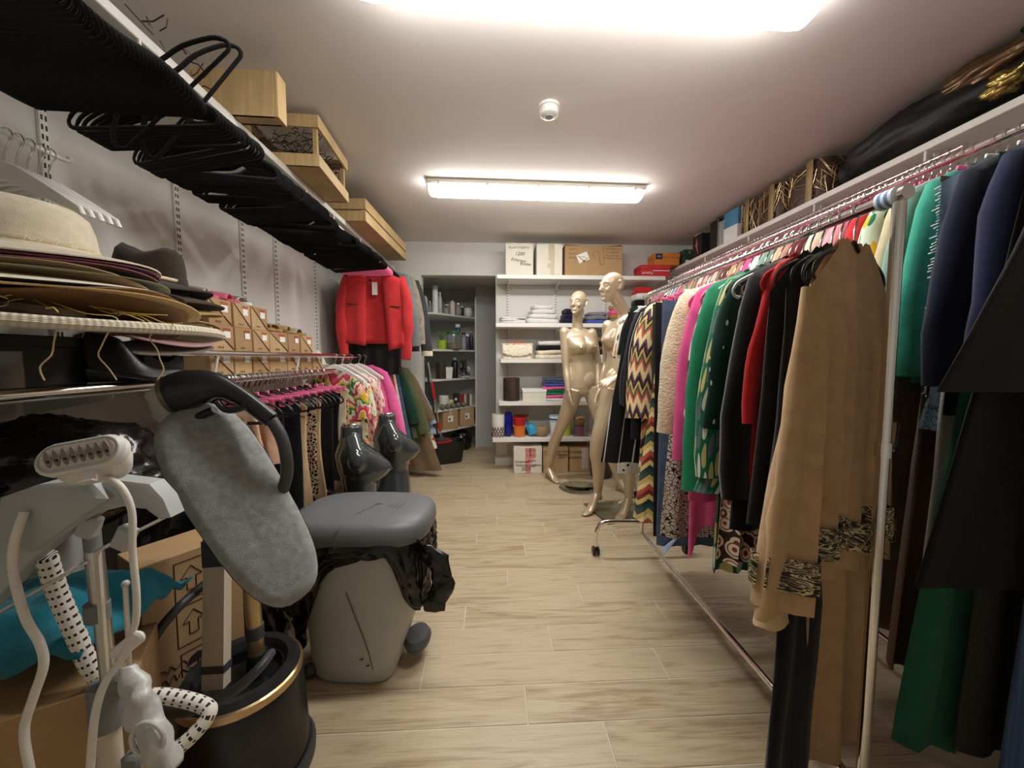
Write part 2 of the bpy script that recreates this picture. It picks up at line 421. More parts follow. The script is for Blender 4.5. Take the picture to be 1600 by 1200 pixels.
rail('hanger_rail', 'chrome rail with pink hangers fixed beneath the duffel bag shelf', (RB[0], 1.56, RB[1]), (RB[0], 4.2, RB[1]), sup=[((RB[0], q, RB[1] + .012), (RB[0], q, SH - .034)) for q in (1.7, 2.3, 2.9, 3.5)])
RA = (1.5, 1.85)

def caster(p, parent):
    o = obj('caster', MB().box((p[0], p[1], p[2] - .012), (.03, .012, .022), None, .004).tube([(p[0], p[1], p[2] + .0), (p[0], p[1], p[2] + .02)], .008, 8), BLACKP, parent)
    w = MB()
    for sx in (-1, 1): w.tube([(p[0] + sx * .006, p[1], p[2] - .02), (p[0] + sx * .019, p[1], p[2] - .02)], .027, 18)
    obj('wheel', w, BLACKP, o)
def rack(label, x, y0, y1, z, half, zf=.205, arm=False, zn=None, over=.04):
    t = thing('clothes_rack', label, 'clothes rack', (x, y0, 0)); D = y1 - y0
    obj('top_rail', MB().tube([(0, -over, z), (0, D + .03, z)], .0132, 16), CHROME, t)
    for q in (-over, D + .03): obj('end_cap', MB().tube([(0, q - .006, z), (0, q + .006, z)], .016, 16), CHROME, t)
    zfar = zf
    for q in (0, D):
        zf = zn if zn and q == 0 else zfar
        obj('post', MB().tube([(0, q, zf), (0, q, z - .015)], .0125, 14), CHROME, t)
        obj('collar', MB().tube([(0, q, z * .62), (0, q, z * .62 + .035)], .016, 14), CHROME, t)
        f = spline([(-half, q, .055), (-half, q, zf - .075), (-half + .018, q, zf - .03), (-half + .06, q, zf), (0, q, zf), (half - .06, q, zf), (half - .018, q, zf - .03), (half, q, zf - .075), (half, q, .055)], 5)
        obj('foot', MB().tube(f, .0125, 12), CHROME, t)
        for sg in (-1, 1): caster((sg * half, q, .047), t)
    obj('lower_bar', MB().tube([(0, 0, .13), (0, D, .13)], .012, 12), CHROME, t)
    for q in (0, D): obj('drop_tube', MB().tube([(0, q, .118), (0, q, max(.14, zn if zn and q == 0 else zfar))], .012, 12), CHROME, t)
    if arm: obj('side_arm', MB().tube(spline([(.0, 0, .99), (.02, .0, .985), (.06, .03, 1.0), (.14, .10, 1.03)], 4), .0055, 8), STEEL, t)
    return t
RC = (.91, 1.565)
rack('chrome clothes rack on casters holding the beige dress and green coat', RC[0], .84, 2.25, RC[1], .285, arm=True, zn=.14, over=.012)
rack('taller chrome clothes rack holding the navy coats behind the front rack', RA[0], .45, 3.2, RA[1], .27)
obj_clip = thing('size_clip', 'blue and white striped plastic clip on the end of the front rack rail', 'clip', (RC[0], .862, RC[1]))
for i in range(5):
    obj('ring', MB().tube([(0, -.02 + i * .008, 0), (0, -.0125 + i * .008, 0)], .021, 16), mat('clip_blue' if i % 2 else 'clip_white', rgb(96, 140, 185) if i % 2 else rgb(225, 230, 235), .3, 0, 0, 1, 0), obj_clip)

# ---------------------------------------------------------------- hangers
def hook_mb(r=.0023, drop=.075, R0=.0185):
    p = [(R0 * cos(a), 0, -.002 - R0 + .0 + R0 * sin(a) + .016) for a in [R(-20 + 200 * k / 9) for k in range(10)]]
    p = [(-.0 + R0 * cos(R(200 - 220 * k / 10)), 0, R0 * sin(R(200 - 220 * k / 10))) for k in range(11)]
    p += [(R0 * .55, 0, -.018), (.002, 0, -.034), (0, 0, -.045), (0, 0, -drop)]
    return MB().tube(p, r, 6)
def velvet_mb(w=.215, rise=.085, r=.0075, flat=.45):
    z0 = -.075
    top = [(-w, 0, z0 - rise), (-w * .9, 0, z0 - rise * .74), (-w * .55, 0, z0 - rise * .36), (-.045, 0, z0 - .02), (-.016, 0, z0 - .004), (0, 0, z0 + .004), (.016, 0, z0 - .004), (.045, 0, z0 - .02), (w * .55, 0, z0 - rise * .36), (w * .9, 0, z0 - rise * .74), (w, 0, z0 - rise)]
    mb = MB().tube(spline(top, 3), r, 6, True, flat, (0, 0, 1))
    z1 = z0 - rise - .028
    mb.tube(spline([(-w, 0, z0 - rise), (-w - .004, 0, z0 - rise - .012), (-w + .008, 0, z1), (-w * .7, 0, z1 - .002), (w * .7, 0, z1 - .002), (w - .008, 0, z1), (w + .004, 0, z0 - rise - .012), (w, 0, z0 - rise)], 3), r * .85, 6, True, flat, (0, 0, 1))
    return mb
def hanger_proto(name, label, m, mb, hookmb, group):
    o = obj(name, mb, m); tag(o, label, 'hanger', group)
    obj('hook', hookmb, STEEL, o); return o
def hang_row(proto, spots):
    for i, (p, rz, ry) in enumerate(spots):
        if i == 0: proto.location = p; proto.rotation_euler = (0, ry, rz)
        else: dup(proto, p, (0, ry, rz))
vh = hanger_proto('velvet_hanger', 'black velvet hanger with a steel hook on the rail below the crates', VELVET, velvet_mb(), hook_mb(), 'black velvet hangers')
random.seed(3); sp = []; y = 1.235; tw = 0.; tl = 0.
while y < 3.02:
    cl = random.choice((5, 8, 12, 7)); tg = random.gauss(0, R(6)); tw = tg; tl = random.gauss(0, R(4))
    for _ in range(cl):
        tw = tg + (tw - tg) * .8 + random.gauss(0, R(.5)); tl = tl * .95 + random.gauss(0, R(.5))
        sp.append(((LR[0], y, LR[1] - .0035), tw, tl)); y += random.uniform(.0135, .018)
    y += random.choice((.022, .03, .04))
hang_row(vh, sp)
# the thick bunch of hangers close to the camera, pushed together
sp = []
for k in range(63): sp.append(((LR[0], .47 + k * .0112, LR[1] - .0035), R(-7 + .12 * k + 2.2 * sin(k * .33)), R(2.5 * sin(k * .2))))
vb = dup(vh, label='black velvet hanger in the tight bunch at the near end of the rail', group='bunched black hangers'); hang_row(vb, sp)
# thick padded hangers that stick out past the shelf edge
for k, (yy, rz, dz) in enumerate(((1.24, R(14), .0), (1.195, R(6), .0))):
    o = dup(vh, (LR[0] - .02, yy, LR[1] + .01), (R(3), R(-56 + k * 9), rz), ('black padded hanger poking out above the shelf edge, further one', 'black padded hanger poking out above the shelf edge, nearer one')[k], 'padded hangers')
    o['group'] = 'hangers poking out past the crate shelf'
# white hangers at the left edge
m = MB()
out = [(-.2, -.02), (-.19, .0), (-.1, .05), (-.03, .085), (0, .092), (.03, .085), (.1, .05), (.19, .0), (.2, -.02), (.19, -.022), (.1, .012), (.03, .04), (0, .044), (-.03, .04), (-.1, .012), (-.19, -.022)]
m.prism(out, .012, (0, 0, -.155), 'y', .003)
wh = hanger_proto('plastic_hanger', 'wide white plastic hanger hanging at the wall above the hats', WHITEP, m, hook_mb(.002, .07), 'white hangers above the hats')
pg = thing('wall_peg', 'white peg bar on the wall carrying white hangers above the hats', 'peg', (XL + .002, 1.0, 1.765))
obj('peg', MB().tube(spline([(0, 0, 0), (.17, 0, .0), (.225, .02, 0), (.23, .06, 0), (.23, .20, 0), (.23, .21, .015)], 4), .006, 10), WHITE, pg); obj('plate', MB().box((.003, 0, 0), (.006, .03, .06), None, .002), WHITE, pg)
sp = []
for k in range(6): sp.append(((XL + .06 + .02 * k, .86, 1.785 + .0), R(90 - 78 + k * 3), R(2 * k - 4)))
hang_row(wh, [((XL + .232, 1.062 + .024 * k, 1.757), R(-2), R(5)) for k in range(5)])
ph = hanger_proto('pink_hanger', 'slim pink hanger with a steel hook, empty, under the duffel bag shelf', PINKP, velvet_mb(.2, .08, .005, .6), hook_mb(), 'pink hangers under the shelf')
random.seed(5)
sp = []; y = 1.60
while y < 4.1:
    if (y < 1.76 or 2.2 < y < 2.6 or y > 2.95): sp.append(((RB[0], y, RB[1] - .0035), random.gauss(0, R(1.2)), random.gauss(0, R(1))))
    y += random.uniform(.024, .036)
hang_row(ph, sp)
# loose cluster of pink clip hangers hanging in a knot from the same rail
def clip_hanger_mb(): return MB().box((0, 0, -.095), (.30, .007, .012), None, .002).box((0, 0, -.083), (.02, .009, .03), None, .003)
def clip_mb(): 
    b_ = MB(); 
    for sy, a in ((-1, R(8)), (1, R(-8))):
        b_.box((0, sy * .006, -.01), (.022, .003, .045), MX.Rotation(a, 3, 'X'), .001)
    b_.tube([(-.008, 0, -.008), (.008, 0, -.008)], .006, 8); return b_
CLIP = clip_mb().mesh('clip', PINKP)
def clip_hanger(label, p, rz, group=None, m=PINKP, name='clip_hanger'):
    o = obj(name, clip_hanger_mb(), m); o.location = p; o.rotation_euler = (0, 0, rz); tag(o, label, 'hanger', group)
    obj('hook', hook_mb(), STEEL, o)
    for sx in (-1, 1):
        c = obj('clip', CLIP if m is PINKP else clip_mb().mesh('clip', m), None, o); c.location = (sx * .11, 0, -.105)
    return o
for k in range(6): clip_hanger('pink clip hanger in the knot on the rail under the duffel bag', (RB[0] - .0, 1.88 + k * .036, RB[1] - .0025), R(20), 'knotted pink clip hangers')
for k in range(3): clip_hanger('pink clip hanger hung beneath the crisscross gold bags', (RB[0] - .0, 2.74 + k * .036, RB[1] - .0025), R(20), 'pink clip hangers below the gold bags')
# ---------------------------------------------------------------- cloth patterns (all from UV in metres)
def tri(m, x, per):   # triangle wave 0..1
    return math_(m, 'ABSOLUTE', math_(m, 'SUBTRACT', math_(m, 'MULTIPLY', math_(m, 'FRACT', math_(m, 'DIVIDE', x, per)), 2.0), 1.0))
def pat_base(name, rough=.85):
    m, b = base_mat(name, (1, 1, 1), rough, 0, .2); b.inputs['Sheen Weight'].default_value = .1; return m, b
def zigzag(name, cols, per_u=.10, amp=.05, band=.16, rag=.012):
    m, b = pat_base('cloth_' + name); n, l = nt(m); uv, u, v = uvxy(m)
    ns = n.new('ShaderNodeTexNoise'); ns.inputs['Scale'].default_value = 160; l.new(uv, ns.inputs['Vector'])
    t = math_(m, 'ADD', math_(m, 'ADD', v, math_(m, 'MULTIPLY', tri(m, u, per_u), amp)), math_(m, 'MULTIPLY', ns.outputs['Fac'], rag))
    fr = math_(m, 'FRACT', math_(m, 'DIVIDE', t, band)); k = len(cols)
    r = ramp(m, [(i / k, c) for i, c in enumerate(cols)], 'CONSTANT'); l.new(fr, r.inputs[0]); l.new(r.outputs[0], b.inputs['Base Color']); return m
def vprint(name, stops, scale=14., stretch=(1, 1, 1), feature='F1', dist=None, rnd=1.0, interp='CONSTANT'):
    m, b = pat_base('cloth_' + name); n, l = nt(m); uv, u, v = uvxy(m)
    mp = n.new('ShaderNodeMapping'); mp.inputs['Scale'].default_value = stretch; l.new(uv, mp.inputs[0])
    t = n.new('ShaderNodeTexVoronoi'); t.inputs['Scale'].default_value = scale; t.feature = feature; t.inputs['Randomness'].default_value = rnd; l.new(mp.outputs[0], t.inputs['Vector'])
    r = ramp(m, stops, interp); l.new(t.outputs['Distance'], r.inputs[0]); l.new(r.outputs[0], b.inputs['Base Color']); return m
def cellprint(name, base, cols, scale=18., dens=.5, size=.45):
    m, b = pat_base('cloth_' + name); n, l = nt(m); uv, u, v = uvxy(m)
    t = n.new('ShaderNodeTexVoronoi'); t.inputs['Scale'].default_value = scale; l.new(uv, t.inputs['Vector'])
    sp = n.new('ShaderNodeSeparateColor'); l.new(t.outputs['Color'], sp.inputs[0])
    k = len(cols); r = ramp(m, [(i / k, c) for i, c in enumerate(cols)], 'CONSTANT'); l.new(sp.outputs[0], r.inputs[0])
    msk = math_(m, 'MULTIPLY', math_(m, 'LESS_THAN', t.outputs['Distance'], size), math_(m, 'LESS_THAN', sp.outputs[1], dens))
    mx = n.new('ShaderNodeMix'); mx.data_type = 'RGBA'; l.new(msk, mx.inputs[0]); mx.inputs[6].default_value = (*base, 1); l.new(r.outputs[0], mx.inputs[7])
    l.new(mx.outputs[2], b.inputs['Base Color']); return m
def leafprint(name, base, cols, cu=.046, cv=.09):
    m, b = pat_base('cloth_' + name, .7); n, l = nt(m); uv, u, v = uvxy(m)
    u = math_(m, 'ADD', u, 5.0); v = math_(m, 'ADD', v, 5.0)
    us = math_(m, 'DIVIDE', u, cu); col = math_(m, 'FLOOR', us)
    vs = math_(m, 'ADD', math_(m, 'DIVIDE', v, cv), math_(m, 'MULTIPLY', col, .37)); row = math_(m, 'FLOOR', vs)
    fu = math_(m, 'SUBTRACT', math_(m, 'FRACT', us), .5); fv = math_(m, 'SUBTRACT', math_(m, 'FRACT', vs), .5)
    w = math_(m, 'ADD', math_(m, 'MULTIPLY', fv, .22), .36)
    d = math_(m, 'ADD', math_(m, 'POWER', math_(m, 'ABSOLUTE', math_(m, 'DIVIDE', math_(m, 'ADD', fu, math_(m, 'MULTIPLY', fv, .3)), w)), 2.0), math_(m, 'POWER', math_(m, 'ABSOLUTE', math_(m, 'DIVIDE', fv, .44)), 2.0))
    h = math_(m, 'FRACT', math_(m, 'MULTIPLY', math_(m, 'SINE', math_(m, 'ADD', math_(m, 'MULTIPLY', col, 12.99), math_(m, 'MULTIPLY', row, 78.2))), 437.5))
    k = len(cols); r = ramp(m, [(i / k, c) for i, c in enumerate(cols)], 'CONSTANT'); l.new(h, r.inputs[0])
    vein = math_(m, 'MULTIPLY', math_(m, 'LESS_THAN', math_(m, 'FRACT', math_(m, 'MULTIPLY', math_(m, 'ADD', math_(m, 'ABSOLUTE', fu), fv), 9.)), .35), .5)
    mx0 = n.new('ShaderNodeMix'); mx0.data_type = 'RGBA'; l.new(vein, mx0.inputs[0]); l.new(r.outputs[0], mx0.inputs[6]); mx0.inputs[7].default_value = (*rgb(236, 232, 210), 1)
    mx = n.new('ShaderNodeMix'); mx.data_type = 'RGBA'; l.new(math_(m, 'LESS_THAN', d, 1.0), mx.inputs[0]); mx.inputs[6].default_value = (*base, 1); l.new(mx0.outputs[2], mx.inputs[7])
    l.new(mx.outputs[2], b.inputs['Base Color']); return m
def stripes(name, cols, per=.02, axis='u', warp=0.):
    m, b = pat_base('cloth_' + name); n, l = nt(m); uv, u, v = uvxy(m); x = u if axis == 'u' else v
    if warp:
        ns = n.new('ShaderNodeTexNoise'); ns.inputs['Scale'].default_value = 9; l.new(uv, ns.inputs['Vector']); x = math_(m, 'ADD', x, math_(m, 'MULTIPLY', ns.outputs['Fac'], warp))
    k = len(cols); r = ramp(m, [(i / k, c) for i, c in enumerate(cols)], 'CONSTANT'); l.new(math_(m, 'FRACT', math_(m, 'DIVIDE', x, per)), r.inputs[0]); l.new(r.outputs[0], b.inputs['Base Color']); return m
def trimband():
    m, b = base_mat('gold_embroidery', (1, 1, 1), .45, .0); n, l = nt(m); uv, u, v = uvxy(m)
    ns = n.new('ShaderNodeTexNoise'); ns.inputs['Scale'].default_value = 38; ns.inputs['Distortion'].default_value = 5.; ns.inputs['Detail'].default_value = 1; l.new(uv, ns.inputs['Vector'])
    r = ramp(m, [(.0, rgb(14, 13, 12)), (.44, rgb(14, 13, 12)), (.47, rgb(196, 172, 120)), (.53, rgb(226, 208, 160)), (.56, rgb(14, 13, 12))], 'LINEAR'); l.new(ns.outputs['Fac'], r.inputs[0]); l.new(r.outputs[0], b.inputs['Base Color']); return m
ZIG = zigzag('ikat_zigzag', [rgb(40, 74, 68), rgb(198, 168, 96), rgb(226, 208, 150), rgb(178, 82, 54), rgb(110, 44, 36), rgb(212, 182, 110), rgb(30, 52, 50)], .105, .055, .17)
ZIG2 = zigzag('ikat_plum', [rgb(230, 208, 150), rgb(92, 66, 88), rgb(40, 36, 40), rgb(214, 176, 100), rgb(60, 90, 84), rgb(200, 96, 64), rgb(234, 216, 170)], .085, .05, .15, .03)
LEAF = leafprint('green_leaf_print', rgb(22, 112, 80), [rgb(18, 50, 92), rgb(206, 186, 96), rgb(226, 228, 214), rgb(20, 60, 100)])
SNAKE = vprint('snakeskin', [(0, rgb(30, 28, 26)), (.07, rgb(196, 184, 168)), (.3, rgb(176, 160, 146))], 74., (1, 1, 1), 'DISTANCE_TO_EDGE')
IKAT = vprint('red_ikat', [(0, rgb(40, 26, 26)), (.12, rgb(160, 50, 44)), (.24, rgb(230, 214, 190)), (.42, rgb(120, 60, 44)), (.5, rgb(226, 208, 184)), (.62, rgb(60, 36, 34))], 26., (1.5, .8, 1))
LEOP = vprint('leopard', [(0, rgb(50, 34, 26)), (.22, rgb(172, 128, 86)), (.3, rgb(206, 172, 128))], 30.)
FLOR = cellprint('floral_cream', rgb(236, 226, 208), [rgb(200, 60, 50), rgb(40, 90, 60), rgb(220, 160, 60), rgb(40, 40, 50)], 26., .5, .5)
BWLEAF = cellprint('white_black_leaf', rgb(228, 230, 222), [rgb(24, 26, 26), rgb(60, 110, 80), rgb(30, 30, 30)], 20., .55, .5)
MULTI = stripes('tropical_stripe', [rgb(216, 52, 44), rgb(240, 214, 200), rgb(228, 186, 40), rgb(46, 138, 88), rgb(236, 226, 200), rgb(224, 96, 130)], .16, 'v', .3)
PINKFL = cellprint('pink_floral', rgb(240, 206, 200), [rgb(214, 80, 96), rgb(232, 140, 130), rgb(250, 236, 224)], 30., .7, .6)
PALMS = cellprint('yellow_palm', rgb(208, 222, 200), [rgb(44, 120, 96), rgb(222, 178, 54), rgb(90, 150, 120)], 22., .7, .6)
NAVYW = vprint('navy_white_blotch', [(0, rgb(20, 26, 52)), (.36, rgb(216, 210, 196))], 5., (1, .7, 1))
LACE = vprint('blue_lace', [(0, rgb(60, 70, 84)), (.07, rgb(150, 186, 206))], 60., (1, 1, 1), 'DISTANCE_TO_EDGE')
BLKST = stripes('black_white_stitch', [rgb(20, 20, 22)] * 11 + [rgb(200, 198, 190)], .075, 'u')
TRIM = trimband()
DENIM = cloth('denim', rgb(78, 92, 116), .9, .22); DENIMD = cloth('dark_denim', rgb(44, 54, 80), .9, .22)
C_ = {}
for nm, c in dict(black=(17, 17, 19), charcoal=(40, 41, 42), navy=(24, 27, 48), navy2=(32, 36, 66), beige=(190, 156, 116), camel=(176, 142, 104), brown=(108, 80, 60), pink=(226, 84, 146), hot=(240, 100, 158), red=(196, 44, 46),
                  green=(34, 132, 92), dgreen=(26, 62, 50), teal=(58, 152, 128), sage=(126, 160, 146), cream=(228, 214, 186), white=(226, 224, 218), olive=(92, 88, 64), khaki=(118, 98, 72), taupe=(134, 112, 92), orange=(206, 84, 48), lblue=(150, 176, 206),
                  grey=(120, 122, 124), blush=(222, 178, 148), nude=(206, 172, 130), skirtg=(44, 106, 82), steelb=(78, 100, 134), rose=(232, 160, 168), burg=(110, 40, 44)).items(): C_[nm] = cloth(nm, rgb(*c))
SHERPA = mat('cloth_sherpa', rgb(226, 208, 176), .95, 0, .12, 40, 1.0, 140., .1, .3)
RIB = stripes('cream_rib', [rgb(226, 218, 200), rgb(212, 202, 182)], .008)

# ---------------------------------------------------------------- garments
def surf(L, half, th, slope, neck, flare, folds, amp, seed, nd, lean, pw=1.2, hem=0., pinch=0.):
    def f(u, side, v):
        a = abs(u); x0 = a * half
        sl = slope * max(0., (x0 - neck) / max(1e-4, half - neck)) ** 1.1
        drop = nd * cos(pi / 2 * x0 / neck) if x0 < neck and neck > 0 else 0.
        if side < 0: drop = drop          # camera side
        else: drop *= .35
        zt = -sl - drop; zb = -L + hem * sin(2.2 * u * pi + seed * 2.1) * .5 - hem * a
        z = zt + (zb - zt) * v
        w = half * (1 + (flare - 1) * v ** pw) * (1 - pinch * sin(min(1, v * 1.25) * pi))
        x = u * w + lean[0] * v
        prof = sqrt(max(0., 1 - u * u))
        t = th * (.25 + .75 * min(1., v * 3)) * (prof ** .7)
        vv = min(1., v * 1.6)
        y = side * t + amp * vv * (sin(folds * pi * u + seed * 1.7 + .9 * sin(v * 3 + seed)) + .5 * sin(folds * 2.3 * u + seed)) * (1 + v) + lean[1] * v
        y += .004 * NZ.noise(V((u * 3, v * 5 * L, seed * 3.1)))
        return V((x, y, z))
    return f
def garment(name, label, cat, loc, L, half, m, th=.022, slope=.09, neck=.055, flare=1.0, folds=4, amp=.006, rz=0., seed=None, sleeve=None, nd=.05, lean=(0, 0), hem=0., pinch=0., nv=14, group=None, bands=(), collar=None, lapel=None):
    seed = random.uniform(0, 9) if seed is None else seed
    if loc[0] in (RC[0], RA[0]): amp *= .7; th *= .78
    root = thing(name, label, cat, loc, rz, group)
    f = surf(L, half, th, slope, neck, flare, folds, amp, seed, nd, lean, 1.2, hem, pinch)
    nu = 20; mb = MB(); rings = []; uvs = []
    for j in range(nv + 1):
        v = j / nv; ring = []
        for i in range(2 * nu):
            side = -1 if i < nu else 1
            t = -1 + 2 * (i if i < nu else 2 * nu - i) / nu
            u = sin(t * pi / 2); ring.append(f(u, side, v)); uvs.append((u * half * (1 + (flare - 1) * v) + (0 if side < 0 else .017), L * v))
        rings.append(ring)
    mb.loft(rings, False, True, uvs); b = obj('body', mb, m, root, ang=75)
    if sleeve:
        sm = sleeve.get('mat', m); ln = sleeve['len']; r0, r1 = sleeve.get('r', (.062, .05)); out = sleeve.get('out', .02); fy = sleeve.get('fy', -.01); only = sleeve.get('only', (-1, 1))
        for sg in only:
            pts = []; rr = []
            for (hx_, hz_, hr_) in ((half * .35, -slope * .1 - .012, .012), (half * .6, -slope * .42 - .022, .030), (half * .8, -slope * .68 - .026, r0 * .62)): pts.append((sg * hx_, 0, hz_)); rr.append(hr_)
            for k in range(9):
                q = k / 8
                pts.append((sg * (half - .045 + (out + .05) * q + .015 * sin(q * pi)) + lean[0] * q * .8, fy * q + .012 * sin(q * 5 + seed) * q, -slope * .72 - .015 - ln * q))
                rr.append((r0 * (.75 + .25 * min(1, q * 5))) * (1 - q) + r1 * q)
            s_ = MB().tube(pts, rr, 12, True, sleeve.get('flat', .5), (1, 0, 0))
            s_.sub(lambda p: p + V((NZ.noise(p * 9 + V((seed, 0, 0))), NZ.noise(p * 9 + V((0, seed, 3))), 0)) * .009)
            so = obj('sleeve', s_, sm, root, ang=80)
            if sleeve.get('cuff'):
                c = sleeve['cuff']; p = V(pts[-1]); c0 = MB().tube([p + V((0, 0, .004)), p - V((0, 0, .045))], [r1 * c[1], r1 * c[2]], 14, False, sleeve.get('flat', .5), (1, 0, 0))
                c0.sub(lambda p: p + V((NZ.noise(p * 40), NZ.noise(p * 40 + V((5, 0, 0))), 0)) * .004); obj('cuff', c0, c[0], so, ang=80)
    for (v0, v1, bm_, nm) in bands:
        bb_ = MB()
        for side in (-1, 1):
            bb_.grid(lambda uu, vv, s=side: f(sin(uu * pi / 2), s, vv) * 1.0 + V((0, s * .004, 0)) + V((.004 * sin(uu * pi / 2), 0, 0)), 22, 2, -1, 1, v0, v1, uv=lambda uu, vv: (sin(uu * pi / 2) * half, vv * L))
        obj(nm, bb_, bm_, root, ang=80)
    if collar:
        cm, ch = collar; cb = MB(); cr = []
        for k in range(15):
            a = -1 + 2 * k / 14; x = neck * 1.15 * sin(a * pi * .86) ; y = (-cos(a * pi * .86)) * .05 * -1
            cr.append((x, .02 + .035 * cos(a * pi * .86), -.012 - .03 * abs(a)))
        cb.loft([[V(p) + V((0, 0, -.01)) for p in cr], [V(p) * 1.08 + V((0, .004, ch * .35)) for p in cr], [V((p[0] * 1.5, p[1] * 1.35 - .010, p[2] - ch * .8)) for p in cr]], False, False); obj('collar', cb, cm, root, ang=80, solid=.004)
    return root
SLIM = hanger_proto('slim_hanger', 'placeholder hanger label', mat('grey_hanger', rgb(200, 196, 190), .4), velvet_mb(.19, .075, .0055, .6), hook_mb(), 'x')
COLH = {'pink': PINKP, 'black': MATS['black_plastic'], 'white': WHITEP, 'red': mat('red_plastic', rgb(214, 60, 66), .35)}
PROT = {}
def hang(rl, y, x=None, kind='pink', rz=0., on='', half=.19):
    """a hanger on rail rl at y, returns the neck point below the hook"""
    x0, z = rl; key = kind
    if kind not in PROT:
        o = obj(kind + '_garment_hanger', velvet_mb(.185, .075, .0055, .6), COLH[kind]); obj('hook', hook_mb(), STEEL, o); PROT[kind] = o; first = True
    else: o = dup(PROT[kind])
    o.location = (x0, y, z - .003); o.rotation_euler = (0, 0, rz); o.name = kind + '_garment_hanger'
    tag(o, ' '.join((kind + ' hanger holding ' + on).split()[:16]), 'hanger')
    return (x0, y, z - .078)
bpy.data.objects.remove(SLIM.children[0]); bpy.data.objects.remove(SLIM)
def G(rl, y, name, label, cat, L, half, m, hk='pink', rz=0., dz=.0, **kw):
    if rl[0] == RC[0]: half *= .88
    p = hang(rl, y, None, hk, rz, 'the ' + kw.pop('on', ' '.join(label.split(' with ')[0].split(' hung ')[0].split(' behind ')[0].split()[:11])))
    return garment(name, label, cat, (p[0], p[1], p[2] + .012 + dz), L, half, m, rz=rz, **kw)
random.seed(11)
RCt = (RC[0], RC[1] + .0013); RAt = (RA[0], RA[1] + .0013)
LS = lambda ln, **k: dict(len=ln, **k)
# ---- front rack, from the near post to the far end; hangers hook over the rail
def clipped(rl, y, name, label, cat, L, half, m, flare=1.0, on=None, k=PINKP, rz=0., group=None, **kw):
    x0, z = rl; clip_hanger(('pink' if k is PINKP else 'white') + ' clip hanger gripping the ' + ' '.join((on or label.split(' with ')[0]).split()[:11]), (x0, y, z - .003), rz, None, k)
    return garment(name, label, cat, (x0, y, z - .122), L, half, m, rz=rz, slope=.0, neck=half * .98, nd=.012, flare=flare, **kw)
# beige cape dress, nearest the camera
yb = .83
p = hang(RCt, .945, None, 'black', R(25), 'the long beige cape dress')
bd = thing('cape_dress', 'long beige cape dress with a gold and black embroidered band, nearest on the front rack', 'dress', (p[0], p[1], p[2] + .012), R(25))
def cape_layer(nm, L, half, th, flare, m, seed, amp, folds, hem, nd=.04, lean=(0, 0), bands=(), y0=0.):
    f = surf(L, half, th, .13, .05, flare, folds, amp, seed, nd, lean, 1.0, hem); mb = MB(); rings = []; uvs = []; nu, nv = 30, 18
    for j in range(nv + 1):
        ring = []
        for i in range(2 * nu):
            sd = -1 if i < nu else 1; t = -1 + 2 * (i if i < nu else 2 * nu - i) / nu; u = sin(t * pi / 2)
            ring.append(f(u, sd, j / nv) + V((0, y0, 0))); uvs.append((u * half, L * j / nv))
        rings.append(ring)
    mb.loft(rings, False, True, uvs); o = obj(nm, mb, m, bd, ang=80)
    for (v0, v1) in bands:
        bb_ = MB()
        for sd in (-1, 1): bb_.grid(lambda uu, vv, s=sd: f(sin(uu * pi / 2), s, vv) + V((.008 * sin(uu * pi / 2), s * .009 + y0, 0)), 60, 4, -1, 1, v0, v1, uv=lambda uu, vv: (sin(uu * pi / 2) * half * 1.2, vv * L))
        obj('embroidered_band', bb_, TRIM, o, ang=80)
    return o
cape_layer('skirt', 1.36, .13, .02, 1.4, C_['camel'], 2.0, .010, 3, .0, lean=(.05, 0.0))
cape_layer('cape', .80, .20, .036, 1.42, C_['beige'], 5.2, .013, 7, .05, lean=(-.045, -.01), bands=((.84, .935),))
for sx, ln, tx in ((-.235, .90, -.075), (-.12, .88, -.07)):
    pts = [(sx + .05 + tx * q - .03 * sin(q * 2), .006 - .006 * sin(q * 3), -.14 - (ln - .14) * q) for q in [k / 10 for k in range(11)]]
    s_ = MB().tube(pts, [.028 + .016 * sin(min(1, q / 6) * pi / 2) - .006 * q / 10 for q in range(10)] + [.044], 14, False, .55, (1, 0, 0)).sub(lambda p: p + V((NZ.noise(p * 14), NZ.noise(p * 14 + V((3, 0, 0))), 0)) * .010)
    so = obj('sleeve', s_, C_['beige'], bd, ang=80)
    q = V(pts[-1]); obj('frill_cuff', MB().tube([q + V((0, 0, .05)), q + V((0, 0, .012)), q, q - V((0, 0, .012))], [.034, .038, .047, .050], 20, False, .6, (1, 0, 0)).sub(lambda p: p + V((0, 0, NZ.noise(p * 50) * .006))), C_['nude'], so, ang=80)
# long black dress and cape behind it
G(RCt, .985, 'long_dress', 'long black dress reaching the floor behind the beige cape dress', 'dress', 1.36, .19, C_['black'], 'black', R(27), flare=1.36, amp=.01, th=.026, folds=3, lean=(-.10, -.02))
G(RCt, 1.01, 'cape', 'black cape with a gold embroidered band along its edge', 'cape', .80, .235, C_['black'], 'black', R(25), flare=1.34, amp=.010, th=.028, folds=3, hem=.06, bands=((.80, .90, TRIM, 'embroidered_band'),), slope=.13)
G(RCt, 1.045, 'wool_cape', 'charcoal wool cape with wide drape behind the gold trimmed black cape', 'cape', .66, .235, C_['charcoal'], 'black', R(21), flare=1.28, amp=.010, th=.022, folds=3, hem=.05, slope=.13)
G(RCt, 1.08, 'blouse', 'thin red blouse edge squeezed between the charcoal cape and black velvet coat', 'blouse', .66, .21, C_['red'], 'red', R(17), th=.014, flare=1.03, sleeve=LS(.40, r=(.04, .034), flat=.35))
G(RCt, 1.105, 'velvet_coat', 'long black velvet coat with straight sleeve on the front rack', 'coat', .80, .225, VELVET, 'black', R(13), th=.022, flare=1.12, sleeve=LS(.62, r=(.062, .052)))
